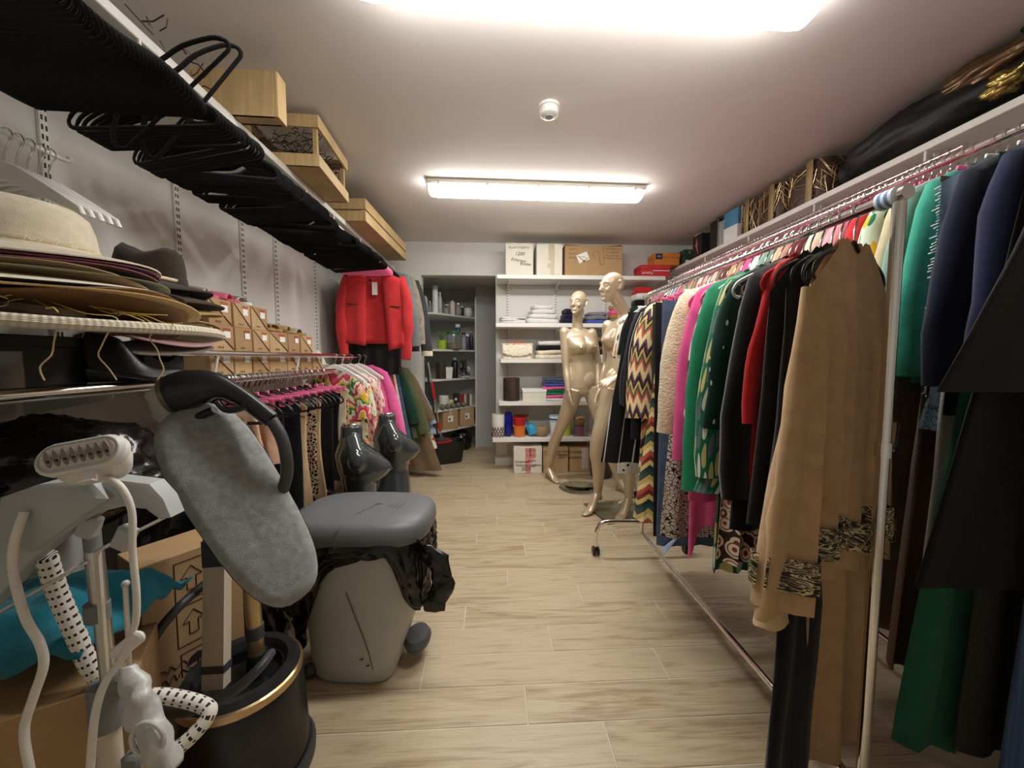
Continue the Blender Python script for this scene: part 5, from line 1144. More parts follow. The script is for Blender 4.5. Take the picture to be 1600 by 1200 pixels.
def limb(mb, pts, rr, n=6, seg=14): mb.tube(spline(pts, n), [rr[min(int(k / n), len(rr) - 2)] * (1 - (k / n - min(int(k / n), len(rr) - 2))) + rr[min(int(k / n), len(rr) - 2) + 1] * (k / n - min(int(k / n), len(rr) - 2)) for k in range((len(pts) - 1) * n + 1)], seg)
def torso(mb, P, fw, S_, br=1.0):
    """P: pelvis, chest-neck line; fw facing; S_ = scale"""
    pel, nk = V(P[0]), V(P[1]); up = (nk - pel).normalized(); fw = (V(fw) - up * V(fw).dot(up)).normalized(); rt = fw.cross(up).normalized(); L = (nk - pel).length
    prof = [(-.22, .05, .055, .0), (-.15, .125, .085, -.006), (-.04, .158, .10, -.012), (.10, .150, .096, -.006), (.24, .128, .085, .004), (.40, .108, .074, .008), (.54, .118, .082, .008), (.68, .135, .094, .006), (.80, .142, .090, -.004), (.88, .140, .072, -.014), (.935, .115, .055, -.022), (.97, .07, .047, -.026), (1.0, .052, .046, -.026)]
    def at_q(q):
        for i in range(len(prof) - 1):
            if prof[i][0] <= q <= prof[i + 1][0] + 1e-9:
                t = (q - prof[i][0]) / (prof[i + 1][0] - prof[i][0]); t = t * t * (3 - 2 * t) if .5 < q < .9 else t
                return [prof[i][j] * (1 - t) + prof[i + 1][j] * t for j in range(4)]
    qs = sorted(set([p[0] for p in prof] + [.50 + .02 * k for k in range(20)])); rings = []
    for q in qs:
        _, a, b, f = at_q(q); z = (q - .635); B = .060 * br * S_ * (sqrt(max(0., 1 - (z / .11) ** 2)) if z < 0 else .5 + .5 * cos(pi * min(1., z / .25)))
        ring = []
        for k in range(40):
            t = 2 * pi * k / 40; x = cos(t) * a * S_; y = sin(t) * b * S_
            if sin(t) > 0: y += B * max(0., 1 - ((abs(x) - .070 * S_) / (.072 * S_)) ** 2) ** .6
            ring.append(pel + up * (q * L) + fw * (f * S_ + y) + rt * (x * (1 + .25 * B)))
        rings.append(ring)
    mb.loft(rings)
    for sg in (-1, 1):
        mb.ball(pel + up * (.628 * L) + rt * (sg * .072 * S_) + fw * ((.085 + .064 * br) * S_), .0075 * S_, 8, 6)
        mb.ball(pel + up * (-.07 * L) + rt * (sg * .075 * S_) - fw * (.055 * S_), (.088 * S_, .085 * S_, .09 * S_), 16, 12)
    mb.ball(pel + up * (.06 * L) + fw * .052 * S_, (.085 * S_, .05 * S_, .10 * S_), 14, 10)
    return up, fw, rt, L
def hand(mb, w, d, pn, S_=1.0, curl=.25):
    """w wrist, d direction of the fingers, pn palm normal"""
    d = V(d).normalized(); pn = (V(pn) - d * V(pn).dot(d)).normalized(); sd = d.cross(pn)
    mb.loft([ell(V(w) + d * q, sd, pn, a, b, 14) for q, a, b in ((-.02, .021, .017), (.01, .024, .015), (.05, .036, .013), (.082, .036, .011), (.092, .03, .008))])
    for k, (o_, ln) in enumerate(((-.029, .068), (-.010, .078), (.010, .074), (.028, .058))):
        p = V(w) + d * .078 + sd * o_; c = curl * (1 + .2 * k); q = [p, p + d * ln * .45 + pn * ln * c * .25 + sd * o_ * .12, p + d * ln * .75 + pn * ln * c * .7 + sd * o_ * .2, p + d * ln * .95 + pn * ln * c * 1.2 + sd * o_ * .2]
        mb.tube(spline(q, 3), [.0092, .009, .0088, .0086, .0084, .0082, .008, .0076, .007, .006], 10)
    p = V(w) + d * .022 - sd * .022; mb.tube(spline([p, p + d * .03 - sd * .022 + pn * .012, p + d * .062 - sd * .026 + pn * .02], 4), [.013, .012, .0115, .011, .010, .0095, .009, .0085, .007], 10)
def head(mb, c, up, fw, S_=1.0):
    """c: centre of the skull; fw: gaze"""
    up = V(up).normalized(); fw = (V(fw) - up * V(fw).dot(up)).normalized(); rt = fw.cross(up)
    B = MX((rt, fw, up)).transposed()
    mb.ball(c + up * .028 - fw * .012, (.070, .091, .080), 24, 16, B)
    mb.loft([ell(c + up * z + fw * f, rt, fw, a, b, 22) for z, f, a, b in ((.06, .018, .052, .06), (.02, .022, .062, .070), (-.02, .024, .060, .068), (-.055, .026, .052, .060), (-.085, .034, .040, .047), (-.105, .042, .024, .032), (-.112, .045, .012, .018))])
    mb.loft([ell(c + up * z + fw * f, rt, fw, a, b, 12) for z, f, a, b in ((.022, .088, .007, .008), (-.005, .098, .009, .011), (-.026, .107, .014, .014), (-.036, .100, .014, .012), (-.040, .09, .008, .008))])
    for sg in (-1, 1):
        mb.tube([c + up * .026 + fw * .088 + rt * sg * .012, c + up * .031 + fw * .084 + rt * sg * .032, c + up * .022 + fw * .068 + rt * sg * .05], [.006, .007, .005], 8)
        mb.ball(c + up * .006 + fw * .076 + rt * sg * .030, (.013, .010, .008), 12, 8, B)
        mb.ball(c - up * .028 + fw * .066 + rt * sg * .036, (.018, .018, .02), 10, 8, B)
        e = c + up * .0 - fw * .008 + rt * sg * .068
        mb.tube([e + up * .028 + fw * .004, e + up * .034 - fw * .014 + rt * sg * .008, e + up * .012 - fw * .024 + rt * sg * .010, e - up * .02 - fw * .010 + rt * sg * .004, e - up * .03 + fw * .004], [.006, .008, .009, .008, .006], 8)
    mb.ball(c - up * .058 + fw * .088, (.021, .010, .0058), 14, 8, B); mb.ball(c - up * .069 + fw * .087, (.019, .011, .007), 14, 8, B); mb.ball(c - up * .094 + fw * .082, (.018, .016, .014), 12, 8, B)
def foot(mb, an, fd, up=(0, 0, 1), heel=.085, toe_z=.0, S_=1.0):
    an, fd = V(an), V(fd).normalized(); sd = fd.cross(V(up))
    b = an.copy(); hz = an.z - .075
    pts = [(an + V((0, 0, .02)) - fd * .002, .031, .036), (an - V((0, 0, .02)) + fd * .004, .030, .040), (an - V((0, 0, .045)) + fd * .035, .031, .034), (V((an.x, an.y, toe_z + .045)) + fd * .085, .035, .024), (V((an.x, an.y, toe_z + .022)) + fd * .125, .040, .018), (V((an.x, an.y, toe_z + .016)) + fd * .16, .034, .013), (V((an.x, an.y, toe_z + .012)) + fd * .187, .018, .009)]
    mb.loft([ell(p, sd, (V((0, 0, 1)) + fd * (.9 if k < 1 else .6 if k < 4 else 0)).normalized() if k > 0 else fd, a, b_, 16) for k, (p, a, b_) in enumerate(pts)])
    mb.ball(an - fd * .022 - V((0, 0, .045)), (.026, .028, .032), 14, 10)
    if heel: mb.tube([an - fd * .03 - V((0, 0, .055)), V((an.x, an.y, toe_z + .002)) - fd * .034], [.02, .008], 10)
def figure(label, origin, pel, nk, tfw, hd, hfw, arms, legs, base):
    t = thing('mannequin', label, 'mannequin', (origin[0], origin[1], 0)); o = V((origin[0], origin[1], 0)); mb = MB(); mb.M = MX.Translation(-o)
    up, fw, rt, L = torso(mb, (pel, nk), tfw, 1.0)
    hdv = V(hd); hup = (hdv - V(nk)).normalized(); mb.tube([V(nk) - up * .04 - fw * .02, V(nk) + up * .04 - fw * .012, hdv - V((0, 0, .05)) - V(hfw).normalized() * .012], [.055, .047, .05], 16)
    head(mb, hdv, V((0, 0, 1)) * .9 + hup * .1, hfw)
    for sh, el, wr, hdir, pn in arms:
        sh = V(sh); mb.ball(sh, (.044, .044, .046), 14, 10); limb(mb, [V(nk) - up * .06 + (sh - V(nk)) * .45, sh], [.04, .045], 4)
        limb(mb, [sh, V(sh) * .5 + V(el) * .5, el, V(el) * .55 + V(wr) * .45, wr], [.046, .041, .034, .033, .021]); hand(mb, wr, hdir, pn)
    for hp_, kn, an, fd, hl, tz in legs:
        hp_, kn, an = V(hp_), V(kn), V(an); limb(mb, [hp_ + V((0, 0, .03)), hp_ * .6 + kn * .4 + fw * .012, kn + fw * .006, kn * .62 + an * .38 - V(fd).normalized() * .014, an], [.088, .074, .050, .053, .031]); mb.ball(kn + V(fd).normalized() * .012, (.046, .046, .05), 12, 8); foot(mb, an, fd, heel=hl, toe_z=tz)
    remesh('body', mb, GOLDB, t, .0052, 7)
    if base == 'round':
        obj('glass_base', MB().lathe([(.0, 0.002), (.185, .002), (.19, .006), (.185, .010), (.0, .010)], 48), GLASSB, t)
    else:
        obj('glass_base', MB().box((.06, -.02, .006), (.42, .40, .010), MX.Rotation(R(12), 3, 'Z'), .002), GLASSB, t)
    return t
GLASSB = mat('base_glass', (.80, .88, .84), .03, 0, 0, 1, 0, trans=1.0)
# shorter mannequin standing further back
o1 = (.80, 3.46); pel = (.83, 3.47, .97); nk = (.775, 3.47, 1.485)
figure('shorter gold mannequin with its head turned aside, standing nearest the end wall shelves', o1, pel, nk, (.28, -.96, 0), (.765, 3.44, 1.695), (-.62, -.78, -.1),
    [((.645, 3.46, 1.44), (.66, 3.44, 1.13), (.672, 3.38, .905), (.12, -.10, -1), (.9, .3, .2)), ((.905, 3.49, 1.43), (.965, 3.50, 1.15), (.952, 3.40, .905), (-.05, -.1, -1), (-.9, .2, 0))],
    [((.745, 3.46, .90), (.625, 3.60, .50), (.545, 3.74, .12), (.45, -.85, 0), 1, .0), ((.905, 3.47, .90), (1.02, 3.42, .50), (1.13, 3.34, .12), (.55, -.83, 0), 1, .0)], 'round')
# taller mannequin in front
o2 = (.93, 2.92); pel = (0.970, 2.90, 1.0); nk = (0.995, 2.92, 1.515)
figure('taller gold mannequin in profile with a bent arm, beside the front clothes rack', o2, pel, nk, (-.78, -.62, 0), (0.895, 2.88, 1.735), (-.93, -.34, -.12),
    [((1.035, 2.80, 1.455), (1.100, 2.70, 1.17), (0.880, 2.66, 1.075), (-1, -.25, -.42), (0, .5, -1)), ((0.915, 3.04, 1.46), (0.935, 3.12, 1.17), (0.880, 3.06, .96), (-.3, -.1, -1), (.3, -1, 0))],
    [((0.905, 2.85, .93), (0.775, 2.80, .53), (0.825, 2.93, .15), (-.78, -.62, 0), 0, .0), ((1.010, 2.94, .93), (1.050, 2.88, .52), (1.040, 2.84, .13), (-.7, -.71, 0), 0, .0)], 'square')
def bust(label, loc, rz, k):
    t = thing('torso_form', label, 'torso', loc, rz); mb = MB()
    up, fw, rt, L = torso(mb, ((0, 0, .34), (0, .0, .80)), (0, 1, 0), 1.12, .85)
    mb.tube([(0, -.028, .76), (0, -.022, .86)], [.055, .052], 18)
    for sg in (-1, 1):
        mb.ball((sg * .135, -.022, .705), (.045, .042, .055), 14, 10); mb.tube([(sg * .04, -.03, .79), (sg * .13, -.024, .73)], [.045, .04], 14); limb(mb, [(sg * .08, -.01, .30), (sg * .088, .0, .15), (sg * .088, 0, .005)], [.098, .093, .085], 5)
    remesh('body', mb, GREYB, t, .006, 14)
    obj('neck_cap', MB().lathe([(.0, .872), (.042, .872), (.046, .866), (.046, .858)], 24, (0, -.022, 0)), CHROME, t); return t
bust('glossy dark grey female torso form behind the pedal bin, nearer of the two', (-.70, 1.99, 0), R(-62), 0)
bust('glossy dark grey female torso form behind the other one, beside the pink dress', (-.625, 2.37, 0), R(-58), 1)
# ---------------------------------------------------------------- clothes on the hat wall side
random.seed(31)
L2 = (-1.1, 1.2175)
COLH['wide white'] = WHITEP
_o = obj('wide_white_hanger', (lambda b_: b_.prism([(x * .98, z) for x, z in out_w], .014, (0, 0, -.135), 'y', .004))(MB()) if False else MB().prism([(-.2, -.05), (-.195, -.03), (-.1, .035), (-.03, .075), (0, .082), (.03, .075), (.1, .035), (.195, -.03), (.2, -.05), (.185, -.052), (.1, .0), (.03, .035), (0, .04), (-.03, .035), (-.1, .0), (-.185, -.052)], .016, (0, 0, -.135), 'y', .004), WHITEP); obj('hook', hook_mb(), STEEL, _o); PROT['wide white'] = _o
L2t = (L2[0], L2[1] - .001); LLt = (LL[0], LL[1] + .0003)
G(L2t, 2.74, 'tropical_blouse', 'red, yellow and green striped blouse on the first white hanger', 'blouse', 0.62, .17, MULTI, 'wide white', R(2), dz=-.035, th=.02, sleeve=LS(.26, r=(.055, .05)), lean=(0.00, 0))
G(L2t, 2.88, 'leaf_blouse', 'cream blouse with green leaves on the second white hanger', 'blouse', 0.66, .17, cellprint('cream_green_leaf', rgb(232, 226, 204), [rgb(60, 120, 70), rgb(210, 90, 70), rgb(230, 190, 70)], 24., .6, .5), 'wide white', R(-2), dz=-.035, th=.02, sleeve=LS(.26, r=(.055, .05)), lean=(0.00, 0))
G(L2t, 3.04, 'floral_dress', 'pale pink floral dress on the third white hanger', 'dress', 0.80, .17, PINKFL, 'wide white', R(1), dz=-.035, th=.02, flare=1.1, sleeve=LS(.22, r=(.055, .05)), lean=(0.02, 0))
G(L2t, 3.22, 'coral_dress', 'coral and white patterned dress on the fourth white hanger', 'dress', 0.80, .17, cellprint('coral_print', rgb(238, 222, 210), [rgb(220, 90, 80), rgb(240, 150, 120)], 28., .7, .6), 'wide white', R(-1), dz=-.035, th=.02, flare=1.1, lean=(0.03, 0))
G(L2t, 3.36, 'pink_dress', 'long hot pink dress hanging behind the grey torso forms', 'dress', 1.00, .20, cloth('hot_pink', rgb(244, 112, 176)), 'pink', R(0), th=.028, flare=1.2, amp=.01, sleeve=LS(.54, r=(.05, .044)), lean=(0.10, 0))
G(L2t, 3.45, 'taupe_dress', 'taupe dress between the hot pink and orange dresses', 'dress', 0.84, .20, C_['taupe'], 'pink', R(1), th=.02, flare=1.1, lean=(0.08, 0))
G(L2t, 3.52, 'orange_dress', 'rust orange dress beside the hot pink dress', 'dress', 0.92, .20, C_['orange'], 'pink', R(-1), th=.02, flare=1.2, lean=(0.10, 0))
G(L2t, 3.59, 'cream_cardigan', 'cream cardigan between the orange dress and the denim', 'cardigan', 0.82, .20, C_['cream'], 'pink', R(0), th=.022, flare=1.1, lean=(0.10, 0))
G(L2t, 3.66, 'denim_dress', 'blue denim dress with pale hem beside the orange dress', 'dress', 0.88, .21, DENIM, 'pink', R(1), th=.022, flare=1.1, bands=((.82, .88, C_['white'], 'pale_hem'),), lean=(0.12, 0))
G(L2t, 3.73, 'dark_green_coat', 'dark green coat collar just before the olive jacket', 'coat', 0.80, .22, C_['dgreen'], 'black', R(0), th=.022, sleeve=LS(.5, r=(.055, .05)), lean=(0.13, 0))
G(L2t, 3.82, 'quilted_jacket', 'olive green quilted jacket with long sleeve near the alcove', 'jacket', 0.72, .25, cloth('olive_quilt', rgb(92, 96, 66)), 'black', R(-8), th=.034, sleeve=LS(.60, r=(.08, .062), out=.03), lean=(0.20, 0))
G(L2t, 3.93, 'brown_coat', 'long brown coat reaching almost to the floor near the alcove', 'coat', 1.08, .25, C_['khaki'], 'black', R(-8), th=.04, flare=1.32, sleeve=LS(.5, r=(.07, .06)), lean=(0.26, 0))
G(L2t, 4.02, 'blue_shirt', 'pale blue shirt behind the long brown coat', 'shirt', 0.72, .25, C_['lblue'], 'white', R(-6), th=.026, sleeve=LS(.55, r=(.06, .05)), lean=(0.26, 0))
G(L2t, 4.09, 'pattern_dress', 'red and white patterned dress last on the rail by the alcove', 'dress', 0.90, .25, FLOR, 'white', R(-6), th=.03, flare=1.1, lean=(0.24, 0))
# underwear on the shelf rail
NUD = C_['nude']; BLK = C_['black']
def undies(y, name, label, L, half, m, **kw): return clipped(LLt, y, name, label, 'underwear', L, half, m, th=kw.pop('th', .018), **kw)
undies(1.62, 'slip', 'blush pink slip nearest the black steamer head', .20, .10, C_['blush'], flare=1.3)
undies(1.72, 'high_brief', 'blush satin brief hanging behind the steamer hose', .26, .11, C_['blush'], flare=1.25)
undies(1.80, 'black_brief', 'small black brief behind the blush satin brief', .34, .11, BLK, flare=1.1)
undies(1.88, 'bodysuit', 'black bodysuit beside the nude straps', .52, .15, BLK, flare=1.0)
def corset(y, label, m, m2, L=.50, half=.145, seed=1):
    r = clipped(LLt, y, 'corset', label, 'underwear', L, half, m, k=PINKP, th=.03, flare=1.05, pinch=.12, hem=.08)
    for sg in (-1, 1): obj('strap', MB().tube(spline([(sg * .07, -.02, .02), (sg * .085, -.034, -.02), (sg * .08, -.034, -.06)], 4), .006, 6, True, .4), m, r)
    for q in (-.6, -.2, .2, .6): obj('boning', MB().tube([(half * q, -.034, -.06), (half * q * .86, -.034, -L * .5), (half * q, -.032, -L * .92)], .003, 5), m2, r)
    return r
corset(1.97, 'nude corset hanging with folded straps, nearest of the nude corsets', NUD, C_['blush'])
undies(2.05, 'lace_body', 'black lace bodysuit with a pale pattern between the corsets', .52, .15, vprint('black_lace', [(0, rgb(200, 170, 140)), (.10, rgb(22, 20, 20))], 60., (1, 1, 1), 'DISTANCE_TO_EDGE'))
corset(2.13, 'nude corset with long curved sides behind the black lace bodysuit', cloth('nude2', rgb(198, 164, 118)), C_['nude'], .54)
undies(2.21, 'black_corset', 'black ribbed corset beyond the nude corsets', .54, .17, stripes('black_rib', [rgb(16, 16, 18), rgb(30, 30, 32)], .014))
undies(2.30, 'black_slip', 'second black corset close to the torso forms', .52, .18, BLK, pinch=.1)
b3 = undies(2.39, 'padded_bra', 'beige moulded bra near the white hangers', .30, .18, cloth('beige_bra', rgb(206, 186, 156)), flare=.9)
for sg in (-1, 1): obj('cup', MB().ball((sg * .055, -.03, -.09), (.05, .04, .055), 16, 10), MATS['cloth_beige_bra'], b3)
undies(2.47, 'leopard_bra', 'leopard print bra at the end of the shelf rail', .20, .16, LEOP)
for k in range(5): 
    o = dup(PROT['black'], (LL[0], 2.10 + .055 * k - .012, LLt[1] - .003), (0, 0, R(random.uniform(-2, 2))), ('glossy black hanger among the underwear, ' + ('first', 'second', 'third', 'fourth', 'fifth')[k] + ' one from the steamer')); o.name = 'black_hanger'
ew = hanger_proto('wire_hook', 'bare steel hook of an empty hanger on the shelf rail behind the steamer hose', MATS['black_plastic'], velvet_mb(.17, .07, .004, .6), hook_mb(), 'empty hangers on the shelf rail')
hang_row(ew, [((LL[0], 1.56 + .0, LLt[1] - .003), 0, 0)] + [((LL[0], 1.585 + .026 * k + (.012 if k % 3 == 0 else 0), LLt[1] - .003), random.gauss(0, R(1)), 0) for k in range(19) if all(abs(1.585 + .026 * k + (.012 if k % 3 == 0 else 0) - q) > .011 for q in (1.62, 1.72, 1.80, 1.88, 1.97, 2.05))])
# red cardigan facing the room
p = hang((LR[0], LR[1] - .001), 3.33, None, 'pink', 0, 'the open red cardigan')
rc = thing('cardigan', 'open red cardigan with two zip pockets, hanging at the end of the black hangers', 'cardigan', (p[0] + .04, p[1], p[2] - .07))
REDC = cloth('bright_red', rgb(198, 52, 54), .9, .08)
fb = surf(.60, .245, .02, .07, .07, 1.0, 3, .006, 2.0, .05, (0, 0))
obj('back_panel', MB().grid(lambda u, v: fb(sin(u * pi / 2), 1, v), 20, 12, -1, 1, uv=lambda u, v: (u * .24, v * .6)), REDC, rc, ang=80, solid=.004)
for sg, x1, zl in ((-1, -.075, -.62), (1, .115, -.66)):
    def fp(u, v, sg=sg, x1=x1, zl=zl):
        xo = sg * .245; xi = sg * .06 + (x1 - sg * .06) * v ** .8; x = xo + (xi - xo) * u; zt = -.07 * max(0, (abs(x) - .07) / .175) if v == 0 or True else 0
        z = zt * (1 - v) + (zl + .03 * (1 - u)) * v; return V((x, -.028 - .02 * sin(u * pi) - .012 * sin(u * 7 + 2) * v, z))
    obj('front_panel', MB().grid(fp, 10, 12, uv=lambda u, v: (u * .2, v * .6)), REDC, rc, ang=80, solid=.004)
    q = fp(.42, .42); obj('zip_pocket', MB().box((q.x, q.y - .006, q.z), (.085, .006, .010), None, .001), BLKP if False else MATS['black_plastic'], rc)
    obj('zip_teeth', MB().box((q.x + .015, q.y - .010, q.z), (.045, .003, .003)), GOLDM, rc)
    s_ = MB().tube(spline([(sg * .205, -.01, -.055), (sg * .262, -.02, -.22), (sg * .275, -.03, -.42), (sg * .262, -.02, -.60), (sg * .255, -.02, -.74)], 4), [.048, .05, .05, .05, .049, .048, .047, .046, .046, .045, .044, .043, .042, .041, .04, .04, .039], 14, True, .6, (1, 0, 0)).sub(lambda p: p + V((NZ.noise(p * 12), NZ.noise(p * 12 + V((3, 0, 0))), 0)) * .012)
    obj('sleeve', s_, REDC, rc, ang=80)
obj('neck_label', MB().box((-.01, .008, -.065), (.07, .003, .022)), MATS['black_plastic'], rc); obj('price_tag', MB().box((.0, .0, -.14), (.045, .003, .105)), STICK, rc)
G((LR[0], LR[1] - .001), 3.46, 'black_dress', 'black sequinned dress showing under the open red cardigan', 'dress', .95, .22, mat('sequin_black', rgb(16, 16, 18), .5, .2, .4, 300, .5, 500), 'black', 0, th=.03)
G((LR[0], LR[1] - .001), 3.58, 'grey_jacket', 'grey jacket edge beside the red cardigan', 'jacket', .80, .28, C_['grey'], 'black', R(-8), th=.04, sleeve=LS(.62, r=(.07, .06), out=.04))
G((LR[0], LR[1] - .001), 3.72, 'beige_jacket', 'washed beige jacket between the grey jackets', 'jacket', .70, .30, cloth('washed_beige', rgb(150, 140, 124), .9, .25), 'black', R(-8), th=.04, sleeve=LS(.6, r=(.07, .06), out=.05))
G((LR[0], LR[1] - .001), 3.86, 'dark_jacket', 'dark grey jacket with pale piping nearest the alcove opening', 'jacket', .74, .32, cloth('slate', rgb(66, 68, 72)), 'black', R(-8), th=.04, sleeve=LS(.66, r=(.07, .055), out=.07, cuff=(C_['cream'], 1.0, 1.0)))
for k in range(9):
    o = dup(ph, (LR[0], 3.10 + .021 * k, LR[1] - .0035), (0, 0, R(-2 + .5 * k)), 'pink hanger in the bunch above the red cardigan', 'pink hangers above the cardigan')
for k in range(6):
    o = dup(vh, (LR[0], 3.375 + .012 * k, LR[1] - .0035), (0, 0, R(1)), 'black velvet hanger squeezed behind the red cardigan', 'velvet hangers behind the cardigan')

# ---------------------------------------------------------------- end wall shelves
YS = 3.93
def carton(label, px0, px1, ptop, zb, d, m, y0=YS + .01, name='carton'):
    a = aty(px0, 500, y0); b = aty(px1, 500, y0); z1 = aty((px0 + px1) / 2, ptop, y0).z; w = b.x - a.x; h = z1 - zb
    t = thing(name, label, 'box', ((a.x + b.x) / 2, y0 + d / 2, zb)); obj('body', MB().box((0, 0, h / 2), (w, d, h), None, .003), m, t)
    for sg in (-1, 1): obj('flap', MB().box((sg * (w / 4 + .001), 0, h + .003), (w / 2 - .004, d - .004, .003), MX.Rotation(R(-sg * 3), 3, 'Y')), m, t)
    return t, w, h, -d / 2 - .0015
WCARD = mat('white_cardboard', rgb(226, 222, 206), .8, 0, .03, 10, .05); TAPE = mat('brown_tape', rgb(188, 172, 138), .35, 0, .06, 30, .1); RTAPE = mat('red_tape', rgb(216, 150, 146), .4, 0, .2, 60, .1)
t, w, h, f = carton('white carton with black handwriting, first on the top end-wall shelf', 790, 833, 380, 2.046, .26, WCARD)
scribble('crossed_out_line', t, -w * .40, h * .86, w * .8, f, 5, 26, .014)
letters('handwriting', '1200', .05, INK, t, (-.0, f, h * .66), (R(90), 0, 0), .0006, shear=.3); letters('handwriting', 'Echarpes', .042, INK, t, (-.01, f, h * .46), (R(90), R(8), 0), .0006, shear=.3); letters('handwriting', 'Bottes', .042, INK, t, (.06, f, h * .34), (R(90), R(4), 0), .0006, shear=.3)
t, w, h, f = carton('white carton with torn beige tape, second on the top end-wall shelf', 838, 878, 381, 2.046, .26, WCARD)
obj('tape', MB().box((.02, f, h * .72), (.06, .0015, h * .54)), TAPE, t); obj('tape', MB().box((.03, f - .0005, h * .25), (.04, .0015, h * .5)), TAPE, t); obj('tape', MB().box((.0, f - .001, h * .3), (.04, .0012, .05)), TAPE, t)
t, w, h, f = carton('wide brown carton with a white label, third on the top end-wall shelf', 882, 971, 384, 2.046, .27, CARD[0])
obj('label', MB().box((-w * .19, f - .001, h * .60), (.115, .0015, .085), MX.Rotation(R(-22), 3, 'Y')), STICK, t); scribble('handwriting', t, -w * .24, h * .62, .06, f - .003, 8, 8, .008)
obj('tape', MB().box((-w * .22, f - .002, h * .55), (.09, .0012, .014), MX.Rotation(R(38), 3, 'Y')), TAPE, t); obj('tape', MB().box((-w * .16, f - .002, h * .50), (.09, .0012, .014), MX.Rotation(R(-40), 3, 'Y')), TAPE, t)
scribble('handwriting', t, -w * .44, h * .88, w * .14, f, 2, 9, .010, None, 3, sp=.045); scribble('handwriting', t, w * .20, h * .90, w * .24, f, 6, 14, .010, None, 3, sp=.035)
obj('ink_curl', MB().tube(spline([(w * .02, f, h * .62), (-w * .02, f, h * .74), (w * .04, f, h * .82), (w * .10, f, h * .70), (w * .10, f, h * .50), (w * .14, f, h * .36), (w * .18, f, h * .46), (w * .17, f, h * .6)], 5), .0014, 4), INK, t, kind='stuff')
obj('ink_frame', MB().tube([(w * .16, f, h * .98), (w * .16, f, h * .60), (w * .49, f, h * .57)], .0014, 4), INK, t, kind='stuff')
t, w, h, f = carton('white carton with red tape and handwriting, under the lowest end-wall shelf', 803, 848, 699, .001, .24, WCARD, 3.93)
obj('tape', MB().box((.0, f, h * .5), (.055, .0015, h * .96)), RTAPE, t); obj('tape', MB().box((.05, f, h * .78), (.06, .0015, h * .4)), RTAPE, t)
scribble('red_print', t, -.02, h * .88, .11, f - .001, 9, 16, .02, REDINK, 4, sp=.055, r=.0016)
letters('handwriting', 'Compression', .034, INK, t, (-.05, f - .001, h * .45), (R(90), 0, 0), .0005, shear=.3); letters('handwriting', 'Nuisettes  Cuillons', .034, INK, t, (.0, f - .001, h * .32), (R(90), 0, 0), .0005, shear=.3); letters('handwriting', '2025', .05, INK, t, (-.02, f - .001, h * .17), (R(90), 0, 0), .0006, shear=.2)
t, w, h, f = carton('brown carton behind the mannequin foot, middle one under the lowest shelf', 850, 890, 700, .001, .24, CARD[1], 3.94)
letters('handwriting', 'Compression 2022', .034, INK, t, (0, f, h * .86), (R(90), 0, 0), .0005, shear=.3); letters('handwriting', 'Culottes   Nuisettes', .03, INK, t, (0, f, h * .74), (R(90), 0, 0), .0005, shear=.3); letters('handwriting', '2023', .045, INK, t, (.07, f, h * .64), (R(90), 0, 0), .0006, shear=.2)
t, w, h, f = carton('brown carton with pink printed tape, third under the lowest shelf', 892, 928, 700, .001, .24, CARD[0], 3.95)
letters('handwriting', 'Corsets', .045, INK, t, (-.06, f, h * .84), (R(90), 0, 0), .0006, shear=.3); letters('handwriting', 'bustiers', .045, INK, t, (-.06, f, h * .62), (R(90), 0, 0), .0006, shear=.3)
obj('tape', MB().box((.045, f, h * .56), (.07, .0015, h * .84)), mat('pink_tape', rgb(206, 178, 176), .4, 0, .15, 60, .1), t)
t = thing('waste_bin', 'dark waste bin half hidden behind the taller mannequin', 'bin', (1.10, 3.80, 0)); obj('body', MB().lathe([(.10, .002), (.105, .01), (.13, .30), (.134, .31), (.125, .31), (.10, .02)], 28), MATS['dark_grey_plastic'], t); obj('rim', MB().lathe([(.134, .305), (.139, .312), (.134, .318), (.126, .314)], 28, cap=False), BLACKP, t)
# folded clothes
def folded(label, px, y, zb, w, d, h, m, seed, n=3, slump=.25, name='folded_clothes'):
    x = aty(px, 500, y).x; t = thing(name, label, 'clothes', (x, y, zb + .001), R(random.uniform(-5, 5)))
    for k in range(n):
        hh = h / n; b_ = MB(); ww = w * (1 - slump * k / n); ww2 = d * (1 - .1 * k / n)
        rings = []
        for q, s_ in ((0, .93), (.15, 1.0), (.5, 1.02), (.85, 1.0), (1.0, .9)):
            rings.append([V((p[0], p[1], hh * (k + q))) for p in se(ww / 2 * s_, ww2 / 2 * s_, 0, 32, .4)])
        b_.loft(rings); b_.sub(lambda p: p + V((NZ.noise(p * 9 + V((seed, k, 0))), NZ.noise(p * 9 + V((0, seed, k))), .9 * NZ.noise(p * 8 + V((k, 0, seed))) * (1 if p.z > .004 else 0))) * .014 * (1 if n > 0 else 0)); b_.sub(lambda p: V((p.x, p.y, max(p.z, 0.0))))
        obj('fold', b_, m[k % len(m)] if isinstance(m, list) else m, t, ang=180)
    return t
WHT = cloth('white_linen', rgb(216, 216, 210), .9, .05)
folded('flat white folded laundry at the shelf end, beside the white heap', 800, 4.08, 1.561, .27, .24, .06, WHT, 1, 3, .05)
folded('slumped heap of white folded laundry on the second end-wall shelf', 846, 4.08, 1.561, .34, .24, .19, WHT, 2, 4, .5)
folded('dark navy clothes heaped beside the shorter mannequin head', 893, 4.08, 1.561, .26, .22, .15, C_['navy'], 3, 3, .5)
folded('blue and grey clothes behind the mannequin neck', 930, 4.08, 1.561, .24, .22, .12, [cloth('royal', rgb(60, 90, 170)), C_['grey'], C_['grey']], 4, 3, .3)
